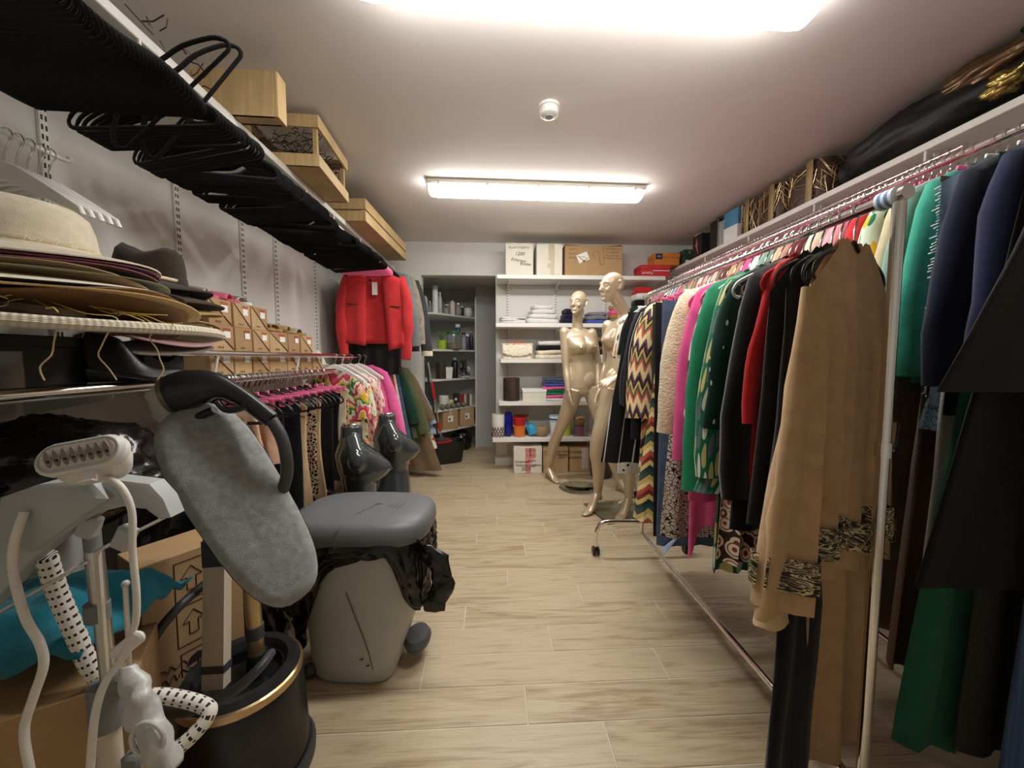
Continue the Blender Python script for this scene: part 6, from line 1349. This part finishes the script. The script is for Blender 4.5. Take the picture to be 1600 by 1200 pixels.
folded('pink and ochre clothes piled behind the taller mannequin', 966, 4.09, 1.561, .22, .22, .20, [C_['grey'], cloth('ochre', rgb(176, 120, 60)), C_['pink'], LEOP], 5, 4, .2)
folded('red, white and black clothes high up beside the front rack end', 1003, 4.09, 1.561, .22, .22, .38, [C_['pink'], C_['black'], C_['dgreen'], C_['black'], C_['white'], C_['red']], 6, 6, .1)
folded('cream folded clothes with a black layer beside the embroidered bag', 858, 4.08, 1.196, .30, .25, .18, [cloth('ivory_knit', rgb(226, 218, 196)), C_['cream'], C_['black'], WHT], 7, 4, .25)
folded('striped and black clothes behind the shorter mannequin waist', 925, 4.10, 1.196, .30, .22, .22, [C_['white'], C_['black'], C_['brown'], C_['black'], C_['taupe']], 8, 5, .15)
folded('stack of denim, blue, pink and green folded clothes on the fourth shelf', 866, 4.08, .756, .25, .24, .24, [C_['white'], C_['hot'], C_['green'], cloth('kelly', rgb(20, 110, 60)), C_['hot'], cloth('royal', (0, 0, 0)), DENIM, DENIM], 9, 8, .1)
# embroidered bag
t = thing('handbag', 'cream embroidered handbag with an orange lining on the third end-wall shelf', 'bag', (aty(808, 500, 4.06).x, 4.06, 1.196))
EMB = vprint('embroidery', [(0, rgb(236, 228, 206)), (.26, rgb(190, 160, 130)), (.32, rgb(236, 226, 204))], 40.)
b_ = MB(); rings = [[V((p[0], p[1] * (1 - z / .17 * .5), z)) for p in se(.155 + .012 * sin(z * 18), .06, 0, 40, .5)] for z in (0.002, .03, .07, .11, .14)]; b_.loft(rings); b_.sub(lambda p: p + V((0, NZ.noise(p * 25) * .008, 0))); obj('body', b_, EMB, t, ang=60)
obj('flap', MB().grid(lambda u, v: V((-.155 + .31 * u, -.055 - .02 * sin(v * 2), .145 - v * (.09 + .03 * sin(u * pi)) + .004 * sin(u * 30))), 30, 8, uv=lambda u, v: (u * .3, v * .1)), EMB, t, solid=.006)
obj('ruffle', MB().tube([(-.16 + .32 * k / 40, -.035 + .008 * sin(k * 1.9), .150 + .006 * cos(k * 2.3)) for k in range(41)], .010, 8), MATS['cloth_ivory_knit'], t); obj('orange_lining', MB().box((.0, .0, .158), (.18, .04, .035), None, .01), C_['orange'], t)
# pots, vases
def pot(name, label, px, y, zb, prof, m, sx=1, cat='pot', n=28, hollow=True):
    t = thing(name, label, cat, (aty(px, 500, y).x, y, zb + .001)); p = list(prof)
    if hollow: r, z = p[-1]; p += [(r - .006, z), (p[0][0] * .9, .01)]
    obj('body', MB().lathe(p, n, (0, 0, 0), sx, sx), m, t); return t
WICK = mat('dark_wicker', rgb(58, 42, 34), .6, 0, .5, 30, .8, 60, stretch=(1, 1, .15))
t = pot('wicker_cylinder', 'dark wicker cylinder lamp on the fourth end-wall shelf', 799, 4.05, .756, [(.085, 0), (.087, .01), (.086, .12), (.087, .235), (.08, .24)], WICK, cat='lantern')
t = thing('small_box', 'low white box beside the dark wicker cylinder', 'box', (aty(834, 500, 4.05).x, 4.05, .756)); obj('body', MB().box((0, 0, .05), (.245, .2, .10), None, .003), WCARD, t); obj('lid', MB().box((0, 0, .108), (.253, .208, .03), None, .003), STICK, t)
PW_ = mat('white_ceramic', rgb(228, 226, 218), .3, 0, .03, 20, .25, 30)
t = pot('plant_pot', 'white textured pot stacked in a silver lattice pot, at the shelf end', 778, 4.03, .376, [(.058, 0), (.064, .02), (.066, .10), (.07, .17), (.068, .235)], PW_)
lat = MB()
for k in range(14):
    for sg in (-1, 1): lat.tube([(.068 * cos(a0), .068 * sin(a0), .005 + .10 * q / 5) for q in range(6) for a0 in [2 * pi * k / 14 + sg * q * .15]], .0045, 5)
obj('lattice', lat, mat('aged_silver', rgb(120, 104, 84), .35, .8, .3, 60, .1), t)
BLUEG = mat('cobalt_glass', rgb(20, 30, 150), .06, 0, .1, 6, 0, trans=.35)
pot('vase', 'tall cobalt blue vase beside the white textured pot', 794, 4.03, .376, [(.028, 0), (.034, .01), (.046, .05), (.050, .14), (.044, .22), (.034, .255)], BLUEG, cat='vase')
t = pot('plant_pot', 'red pot standing inside an orange pot with a zigzag rim', 812, 4.02, .376, [(.055, 0), (.058, .005), (.064, .11)], mat('orange_glaze', rgb(232, 128, 54), .35, 0, .04, 10, .05))
obj('red_pot', MB().lathe([(.055, .02), (.063, .11), (.068, .19), (.072, .195), (.070, .205), (.06, .2), (.05, .05)], 28), mat('red_glaze', rgb(196, 36, 40), .3, 0, .04, 10, .03), t)
zz = MB()
for k in range(14): a0 = 2 * pi * k / 14; zz.prism([(-.013, .0), (.013, .0), (0, .016)], .004, (0, 0, 0), 'y'); n0 = len(zz.v); zz.v[n0 - 6:] = [MX.Rotation(a0 + pi / 2, 4, 'Z') @ (v + V((0, -.065, .108))) for v in zz.v[n0 - 6:]]
obj('zigzag_rim', zz, MATS['orange_glaze'], t, kind='stuff')
t = thing('watering_can', 'small bright blue watering can tilted beside the red and orange pots', 'watering can', (aty(831, 500, 4.03).x, 4.03, .376)); SKY = mat('sky_blue_enamel', rgb(52, 160, 206), .35, 0, .04, 10, .03)
b_ = MB(); b_.M = MX.Translation((0, 0, .075)) @ MX.Rotation(R(-28), 4, 'Y'); b_.lathe([(.05, -.05), (.055, -.045), (.05, .05), (.046, .055), (.0, .05)], 24); obj('body', b_, SKY, t); obj('spout', MB().tube([(-.03, 0, .06), (-.055, 0, .10), (-.06, 0, .15)], [.012, .010, .014], 12), SKY, t); obj('handle', MB().tube(spline([(.05, 0, .10), (.085, 0, .09), (.08, 0, .04), (.045, 0, .03)], 5), .007, 8), SKY, t)
pot('basket', 'round beige woven basket between the watering can and the striped cup', 847, 4.02, .376, [(.045, 0), (.066, .03), (.07, .065), (.058, .10), (.052, .108)], straw('bowl', (176, 150, 112), .012), cat='basket')
t = pot('storage_pot', 'white pot topped with a blue striped cup on the lowest shelf', 869, 4.03, .376, [(.052, 0), (.055, .005), (.066, .14), (.068, .15)], STICK)
obj('striped_cup', MB().lathe([(.058, .15), (.066, .158), (.069, .215), (.066, .222), (.06, .215), (.05, .16)], 28), stripes('cup_stripe', [rgb(236, 236, 232), rgb(150, 190, 220), rgb(40, 56, 96), rgb(236, 236, 232), rgb(170, 200, 226)], .075, 'v'), t)
pot('plant_pot', 'lime yellow pot mostly hidden behind the mannequin knee', 886, 4.06, .376, [(.045, 0), (.05, .005), (.058, .14)], mat('lime_glaze', rgb(186, 200, 60), .4, 0, .04, 10, .03))
t = thing('cactus_ornament', 'brown dotted ball cactus in a pink pot inside a clear box', 'ornament', (aty(908, 500, 4.03).x, 4.03, .376)); obj('pot', MB().lathe([(.04, .004), (.044, .01), (.052, .105), (.046, .105), (.04, .02)], 24), mat('pink_pot', rgb(196, 116, 160), .5, 0, .04, 10, 0), t); obj('ball', MB().ball((0, 0, .16), (.06, .058, .058), 24, 16), vprint('cactus_dot', [(0, rgb(110, 60, 40)), (.24, rgb(206, 160, 120))], 34.), t)
for sg in (-1, 1): obj('clear_side', MB().box((sg * .075, 0, .12), (.002, .14, .235)), CLEAR, t)
obj('clear_front', MB().box((0, -.072, .12), (.148, .002, .235)), CLEAR, t)
t = thing('frame', 'thin wooden picture frame leaning behind the orange and red pots', 'picture frame', (aty(815, 500, 4.2).x, 4.18, .376)); obj('border', MB().box((0, 0, .11), (.16, .015, .22), None, .003), PINE, t); obj('picture', MB().box((0, -.009, .11), (.13, .002, .19)), mat('dull_green', rgb(112, 112, 100), .7, 0, .2, 20, 0), t)

# ---------------------------------------------------------------- alcove shelves
AYs = 4.95
def bottle(label, px, y, zb, h, r, m, capm, neck=.35, name='bottle', cat='bottle', body=.72):
    t = thing(name, label, cat, (aty(px, 500, y).x, y, zb + .001)); obj('body', MB().lathe([(r * .9, 0), (r, .008), (r, h * body), (r * .8, h * (body + .08)), (r * neck, h * (body + .13)), (r * neck, h * .9)], 20), m, t); obj('cap', MB().lathe([(r * neck * 1.15, h * .88), (r * neck * 1.15, h), (.0, h)], 16), capm, t); return t
GLS = mat('jar_glass', (.85, .88, .88), .05, 0, 0, 1, 0, trans=.9); LG = mat('light_grey', rgb(188, 190, 190), .4, 0, .04, 10, 0)
bottle('white spray bottle with a dark cap, at the end of the upper alcove shelf', 665, 4.62, 1.74, .22, .028, LG, BLACKP)
bottle('small clear bottle beside the tall white canister', 672, 4.68, 1.74, .14, .03, GLS, LG)
bottle('tall white canister with a grey lid on the upper alcove shelf', 680.5, 4.72, 1.74, .33, .036, STICK, LG, .9, body=.78)
bottle('slim white bottle with a ball cap on the upper alcove shelf', 688, 4.76, 1.74, .26, .022, LG, WHITEP)
t = bottle('small clear jar holding a dark brush', 698, 4.82, 1.74, .12, .036, GLS, LG, .8); obj('brush', MB().tube([(0, 0, .08), (-.02, 0, .24)], [.012, .004], 8), BLACKP, t)
bottle('pink bottle with a dark pump on the upper alcove shelf', 707, 4.86, 1.74, .20, .034, mat('pale_pink', rgb(220, 196, 192), .4), BLACKP)
bottle('clear cut glass jar beside the pale round pot', 716, 4.92, 1.74, .15, .042, GLS, GLS, .8)
bottle('black and white jar beside the pale round pot', 721, 4.98, 1.74, .12, .03, BLACKP, STICK, .8)
pot('round_pot', 'pale round ceramic pot, last on the upper alcove shelf', 731, 5.10, 1.74, [(.03, 0), (.05, .02), (.058, .06), (.05, .10), (.046, .115)], PW_)
t = pot('plant_pot', 'bright lime pot with a small green plant on the second alcove shelf', 690, 4.78, 1.31, [(.046, 0), (.05, .005), (.056, .11)], mat('lime_pot', rgb(164, 204, 52), .4, 0, .03, 10, 0))
for k in range(9): a0 = k * .7; obj('leaf', MB().tube(spline([(0, 0, .1), (.02 * cos(a0), .02 * sin(a0), .16), (.055 * cos(a0), .05 * sin(a0), .19 + .02 * (k % 3))], 3), [.004, .007, .010, .010, .008, .005, .002], 6, True, .4), mat('leaf_green', rgb(80, 116, 52), .6, 0, .2, 30, 0), t)
t = pot('glass_jar', 'big glass jar with a green lid and gold content on the second alcove shelf', 708, 4.86, 1.31, [(.075, 0), (.084, .01), (.086, .14), (.076, .19)], GLS, cat='jar'); obj('gold_content', MB().lathe([(.07, .008), (.078, .012), (.078, .08), (.0, .085)], 24), mat('mustard', rgb(150, 120, 60), .5, .2, .3, 30, 0), t); obj('lid', MB().lathe([(.08, .19), (.084, .195), (.084, .225), (.0, .228)], 24), mat('green_lid', rgb(60, 120, 70), .4), t)
t = bottle('blue and white spray can standing behind the big glass jar', 715, 5.05, 1.31, .33, .032, mat('can_blue', rgb(50, 90, 140), .35), STICK, .9)
bottle('clear bottle with a dark stopper on the second alcove shelf', 724, 4.98, 1.31, .22, .034, GLS, BLACKP, .6)
bottle('purple bottle on the second alcove shelf', 730, 5.04, 1.31, .20, .026, mat('dusk_purple', rgb(76, 60, 96), .3), STICK, .7); bottle('dark bottle with a red cap, last on the second alcove shelf', 736, 5.12, 1.31, .22, .028, mat('dark_blue', rgb(40, 42, 66), .3), mat('cap_red', rgb(180, 60, 60), .4), .7)
pot('bark_cylinder', 'dark brown bark cylinder on the middle alcove shelf', 688, 4.80, .95, [(.062, 0), (.064, .01), (.063, .15), (.06, .2)], WICK, cat='pot'); t = thing('white_holder', 'white square holder beside the bark cylinder', 'holder', (aty(701, 500, 4.84).x, 4.84, .951)); obj('body', MB().loft([[(a * s, b * s, z) for a, b in ((-1, -1), (1, -1), (1, 1), (-1, 1))] for s, z in ((.036, 0), (.046, .14))]), STICK, t)
bottle('black bottle with a handle on the middle alcove shelf', 710, 4.92, .95, .26, .042, BLACKP, mat('mint_cap', rgb(120, 170, 160), .4), .5)
t = thing('cable_box', 'white plastic gadget with a tangle of black cables on the middle alcove shelf', 'gadget', (aty(726, 500, 5.0).x, 5.0, .951)); obj('body', MB().box((0, 0, .07), (.12, .09, .14), None, .015), STICK, t); rnd = random.Random(9)
for k in range(5): obj('cable', MB().tube(spline([(rnd.uniform(-.07, .08), -.06 - .01 * k, rnd.uniform(.02, .24)) for _ in range(7)], 5), .004, 6), BLACKP, t)
pot('white_pot', 'white pot on the fourth alcove shelf behind the mop handle', 692, 4.78, .577, [(.05, 0), (.055, .01), (.06, .16)], PW_); t = thing('sponge', 'yellow sponge block on the fourth alcove shelf', 'sponge', (aty(702, 500, 4.85).x, 4.87, .578)); obj('body', MB().box((0, 0, .05), (.08, .06, .10), None, .012), mat('sponge_yellow', rgb(214, 200, 120), .95, 0, .1, 60, .6), t)
t = thing('black_box', 'black box with a white mark on the fourth alcove shelf', 'box', (aty(711, 500, 4.92).x, 4.97, .578)); obj('body', MB().box((0, 0, .085), (.085, .07, .17), None, .003), MATS['black_card'], t); obj('print', MB().box((0, -.036, .10), (.03, .002, .03)), WINK, t)
for k, (c, nm) in enumerate((((180, 50, 52), 'red'), ((150, 40, 44), 'dark red'), ((216, 206, 190), 'cream'), ((110, 70, 54), 'brown'), ((226, 220, 206), 'white'))):
    t = thing('book', nm + '-spined book standing on the fourth alcove shelf', 'book', (aty(717.5 + 4.2 * k, 500, 5.0).x, 5.03 + .012 * k, .578)); obj('cover', MB().box((0, 0, .075), (.026, .10, .15), None, .002), mat('book_%d' % k, rgb(*c), .6), t); obj('pages', MB().box((0, .003, .0755), (.02, .10, .146)), STICK, t)
for k in range(5):
    o = obj('ball', MB().ball((0, 0, .034), .034, 20, 14), LG if False else mat('grey_ball', rgb(118, 116, 110), .7, 0, .08, 20, .1)); q = aty(690 + 8.3 * k, 500, 4.66 + .07 * k); o.location = (q.x, q.y, .578); tag(o, 'grey ball in the row along the fourth alcove shelf', 'ball', 'row of grey balls')
for k, (px, y) in enumerate(((694, 4.76), (721, 4.98))):
    t = thing('carton', ('brown taped carton on the lowest alcove shelf, behind the mop', 'brown taped carton on the lowest alcove shelf, by the side panel')[k], 'box', (aty(px, 500, y).x, y + .09, .321), R(40)); obj('body', MB().box((0, 0, .115), (.22, .20, .23), None, .003), CARD[k], t); obj('sticker', MB().box((0, -.1008, .13), (.075, .002, .075)), STICK, t); obj('mark', MB().box((-.015, -.1024, .125), (.022, .002, .028)), INK, t); obj('tape', MB().box((.0, -.1006, .2), (.04, .0015, .06)), TAPE, t)
bag('black bin bag under the lowest alcove shelf', (-.42, 5.06, .12), (.13, .12, .13), 12)
# mop bucket and mop
t = thing('mop_bucket', 'black mop bucket with a red wringer in front of the alcove', 'bucket', (-.535, 4.43, 0), R(24)); obj('tub', MB().loft([[(x, y, z) for x, y, _ in se(a, b, 0, 36, .45)] for a, b, z in ((.155, .10, .003), (.165, .11, .02), (.195, .13, .235), (.203, .137, .24), (.203, .137, .25), (.19, .125, .248), (.15, .095, .02))]), BLACKP, t, ang=40)
obj('wringer', MB().loft([[(x - .075, y, z) for x, y, _ in se(a, b, 0, 30, .6)] for a, b, z in ((.115, .125, .246), (.12, .13, .262), (.10, .11, .268), (.085, .09, .25))]), mat('bucket_red', rgb(190, 40, 44), .4, 0, .04, 10, .03), t); obj('wringer_cone', MB().lathe([(.085, .25), (.06, .22), (.04, .2)], 20, (-.075, 0, 0)), MATS['dark_grey_plastic'], t)
t = thing('spin_mop', 'mop with a steel pole and red grips standing in the black bucket', 'mop', (-.56, 4.40, .25)); tp = aty(669, 566, 4.36) - V((-.56, 4.40, .25)); b0 = aty(690, 686, 4.40) - V((-.56, 4.40, .25)); b0.z = max(b0.z, .03)
dr = (tp - b0)
obj('pole', MB().tube([b0, tp], .011, 12), ALU, t); obj('grip', MB().tube([b0 + dr * .52, b0 + dr * .74], .018, 12), MATS['bucket_red'], t); obj('grip', MB().tube([b0 + dr * .10, b0 + dr * .22], .016, 12), MATS['bucket_red'], t)
obj('mop_head', MB().lathe([(.07, 0), (.075, .02), (.03, .045), (.012, .07)], 20, (b0.x, b0.y, b0.z - .03)), MATS['dark_grey_plastic'], t)
t = thing('broom', 'dark broom pole leaning beside the mop in the alcove opening', 'broom', (-.60, 4.50, .27)); tp2 = aty(664, 560, 4.44) - V((-.60, 4.50, .27)); b2 = aty(685, 690, 4.45) - V((-.60, 4.50, .27)); b2.z = 0.0
obj('pole', MB().tube([b2, tp2], .012, 10), MATS['dark_grey_plastic'], t); obj('socket', MB().tube([b2, b2 + (tp2 - b2) * .05], .018, 10), BLACKP, t)

# ---------------------------------------------------------------- crate-shelf opposite: shelf with boxes and bags
def sbox(name, label, px, y, zb, w, d, h, m, lidm=None, rz=0., x=None):
    x = aty(px, 500, y).x if x is None else x; t = thing(name, label, 'box', (x, y, zb + .001), rz); lh = h * .36 if lidm else 0
    obj('body', MB().box((0, 0, (h - lh) / 2), (w, d, h - lh), None, .002), m, t)
    if lidm: obj('lid', MB().box((0, 0, h - lh / 2), (w + .008, d + .008, lh), None, .002), lidm, t)
    return t
ORB = mat('orange_card', rgb(214, 132, 48), .6, 0, .04, 12, .03); RED_ = mat('red_card', rgb(206, 52, 56), .55, 0, .04, 12, .03); GRN = mat('dark_green_card', rgb(44, 66, 50), .6, 0, .04, 12, .03); NAV = mat('navy_card', rgb(42, 48, 84), .6, 0, .04, 12, .03)
t = sbox('shoe_box', 'red shoe box with a white stripe, low at the end of the top shelf', 1016, 4.07, 2.046, .30, .2, .12, RED_, RED_, R(0)); obj('stripe', MB().box((.06, -.1055, .06), (.18, .002, .008)), WINK, t); scribble('script_logo', t, -.14, .035, .12, -.1045, 4, 10, .014, WINK, r=.003)
t = sbox('shoe_box', 'orange shoe box with a navy end, resting on the red shoe box', 1034, 4.07, 2.1675, .26, .19, .12, ORB, ORB); obj('navy_end', MB().box((-.09, -.1, .085), (.07, .003, .055)), NAV, t); letters('lettering', 'SIZE', .02, WINK, t, (-.09, -.103, .085), (R(90), 0, 0), .0005)
t = sbox('shoe_box', 'dark green shoe box beside the red one on the long shelf', 0, 4.06, SH + .0, .16, .26, .15, GRN, GRN, 0, 2.05); letters('lettering', '2', .04, WINK, t, (-.03, -.135, .12), (R(90), 0, 0), .0005); obj('sticker', MB().box((-.05, -.1315, .03), (.035, .002, .03)), STICK, t)
t = sbox('tall_box', 'tall black box with a red lightning bolt on its side', 0, 3.68, SH, .20, .16, .215, MATS['black_card'], None, 0, 2.065); obj('bolt', MB().prism([(.02, .085), (-.02, .005), (.0, .0), (-.03, -.085), (.03, .015), (.008, .02)], .002, (-.1012, .0, .115), 'x'), mat('salmon_print', rgb(226, 112, 104), .6), t); obj('top_flap', MB().box((0, .0, .222), (.18, .14, .012), MX.Rotation(R(6), 3, 'X')), LG, t)
t = sbox('tall_box', 'tall plain black box with silver spines behind it', 0, 3.40, SH, .19, .12, .25, MATS['black_card'], None, 0, 2.06); obj('edge_strip', MB().box((-.092, -.0605, .125), (.006, .002, .24)), LG, t)
for k in range(4): t = thing('binder', ('first', 'second', 'third', 'fourth')[k] + ' thin silver spined folder beside the plain black box', 'folder', (2.05, 3.30 - .022 * k, SH + .001)); obj('cover', MB().box((0, 0, .105), (.18, .015, .21), None, .003), MATS['black_card'] if k % 2 else LG, t); obj('spine', MB().box((-.092, 0, .105), (.004, .012, .2)), LG, t)
o = folded('navy cloth lying along the top of the black boxes', 0, 3.5, SH + .001, .14, .30, .20, C_['navy2'], 15, 3, .2); o.location = (2.245, 3.5, SH + .001)
t = sbox('device_box', 'white and blue device box beside the crisscross gold bags', 0, 3.14, SH, .20, .16, .24, STICK, None, R(4), 2.05); obj('blue_side_panel', MB().box((-.1012, 0, .175), (.003, .158, .125)), mat('cyan_print', rgb(84, 150, 190), .5, 0, .2, 8, 0), t); obj('blue_panel', MB().box((.0, -.0815, .175), (.198, .003, .125)), mat('cyan_print', rgb(84, 150, 190), .5, 0, .2, 8, 0), t); letters('lettering', 'NOX', .04, WINK, t, (.02, -.0838, .205), (R(90), 0, 0), .0005); obj('print_block', MB().box((-.04, -.0815, .075), (.035, .002, .02)), NAV, t); obj('print_block', MB().box((-.045, -.0815, .035), (.025, .002, .022)), NAV, t)
for k in range(2): obj('print_block', MB().box((.02, -.0815, .07 - .02 * k), (.05, .002, .006)), GREYL, t)
obj('shelf_paper', MB().box((0, 0, 0), (.3, .5, .003)), CARD[1]).location = (2.09, 3.2, SH + .0 - .0) if False else (2.2, 2.86, SH + .0017); o = bpy.data.objects['shelf_paper']; tag(o, 'flat brown cardboard sheet under the gold bags', 'cardboard')
o.scale = (.6, .4, 1)
# crisscross gold bags
GOLDW = mat('gold_foil_strip', rgb(200, 172, 128), .28, .8, .15, 60, .1); BROWNC = mat('brown_satin', rgb(78, 60, 46), .5, .2, .25, 20, .1); GLT = mat('gold_glitter', rgb(200, 178, 130), .45, .5, .4, 420, .5)
def gold_bag(label, y, ln, seed):
    t = thing('gift_bag', label, 'bag', (2.085, y, SH + .001)); rnd = random.Random(seed); a, b, h = .13, ln / 2, .235
    obj('core', MB().loft([[(p[0], p[1], z) for p in se(a * s, b * s, 0, 36, .5)] for s, z in ((.92, 0), (.96, .02), (.97, h * .5), (.94, h), (.8, h + .004))]), BROWNC, t)
    ring = se(a, b, 0, 120, .5); mb = MB()
    for k in range(80):
        i0 = rnd.randrange(120); di = rnd.randint(-22, 22); z0 = rnd.uniform(0, h * .6); z1 = min(h, z0 + rnd.uniform(.06, .2)); m_ = max(4, abs(di) // 3)
        mb.tube([V((ring[(i0 + di * q // m_) % 120][0], ring[(i0 + di * q // m_) % 120][1], z0 + (z1 - z0) * q / m_)) for q in range(m_ + 1)], .0024, 4)
    obj('foil_strip', mb, GOLDW, t, kind='stuff')
    obj('glitter_band', MB().loft([[(x, yy, z) for x, z in ((-a * 1.05, .0), (-a * 1.05, h + .008), (a * 1.05, h + .008), (a * 1.05, 0))] for yy in (-b * .55, -b * .55 + .05)], False, False), GLT, t, solid=.003)
    obj('handle', MB().tube(spline([(-.06, b * .45, h), (-.06, b * .45, h + .028), (.06, b * .45, h + .028), (.06, b * .45, h)], 5), .010, 8, True, .6), GLT, t); return t
gold_bag('crisscross gold foil bag with a glitter band, beside the black duffel bag', 2.41, .32, 1); gold_bag('middle crisscross gold foil bag on the long shelf', 2.72, .27, 2); gold_bag('crisscross gold foil bag nearest the white device box', 2.955, .17, 3)
# black duffel and foil bag
NYL = mat('black_nylon', rgb(26, 27, 30), .55, 0, .2, 12, .4, 30); FOIL = mat('bronze_foil', rgb(122, 98, 70), .3, .7, .3, 14, .5, 40); CLRB = mat('clear_film', rgb(170, 156, 136), .15, .2, .25, 12, .5, 40, alpha=.75)
def soft(mb_c, s, seed, amp=.16, n=44): return MB().ball((0, 0, 0), 1.0, n, 30).sub(lambda p: V((p.x * s[0], p.y * s[1], p.z * s[2])) * (1 + amp * NZ.noise(p.normalized() * 2 + V((seed, 0, 0))) + amp * .6 * (1 - abs(NZ.noise(p.normalized() * 5 + V((0, seed, 0)))) * 2.2)) + V(mb_c))
t = thing('duffel_bag', 'long black nylon duffel bag on the long shelf above the racks', 'bag', (2.08, 1.80, SH + .001)); obj('body', soft((0, 0, .125), (.15, .40, .115), 2).sub(lambda p: V((p.x, p.y, min(max(p.z, .001), .27)))), NYL, t, ang=180)
obj('end_tie', MB().lathe([(.05, 0), (.075, .03), (.05, .06), (.08, .10)], 20).sub(lambda p: V((p.x, .30 + p.z, p.y + .10))), NYL, t)
obj('foil_flap', soft((-.07, -.26, .20), (.06, .17, .05), 5, .3, 30), FOIL, t, ang=180); obj('gold_wrap', soft((-.10, -.34, .10), (.03, .06, .035), 7, .5, 24), mat('gold_wrap', rgb(176, 156, 90), .25, .9, .3, 40, .5, 90), t, ang=180)
t = thing('foil_bag', 'black bag with clear and foil windows above the navy coats', 'bag', (2.10, 1.06, SH + .001)); obj('body', soft((0, 0, .13), (.16, .30, .13), 11).sub(lambda p: V((p.x, p.y, min(max(p.z, .001), .28)))), NYL, t, ang=180)
obj('clear_window', soft((-.10, .10, .15), (.06, .17, .085), 4, .25, 30), CLRB, t, ang=180); obj('foil_patch', soft((-.13, -.05, .14), (.04, .10, .05), 8, .3, 26), FOIL, t, ang=180)
obj('strap', MB().tube(spline([(-.05, .30, .15), (-.10, .34, .22), (-.12, .36, .26), (-.14, .33, .24), (-.14, .27, .15), (-.14, .2, .1)], 6), .009, 8, True, .4), NYL, t); obj('strap', MB().tube(spline([(-.165, .22, .06), (-.165, .1, .16), (-.15, -.02, .24)], 6), .007, 8, True, .5), NYL, t)
obj('eyelet', MB().tube([(-.158, .12, .2), (-.17, .12, .2)], .016, 14), BLACKP, t)

_t = PROT['wide white']
for _c in list(_t.children): bpy.data.objects.remove(_c)
bpy.data.objects.remove(_t)
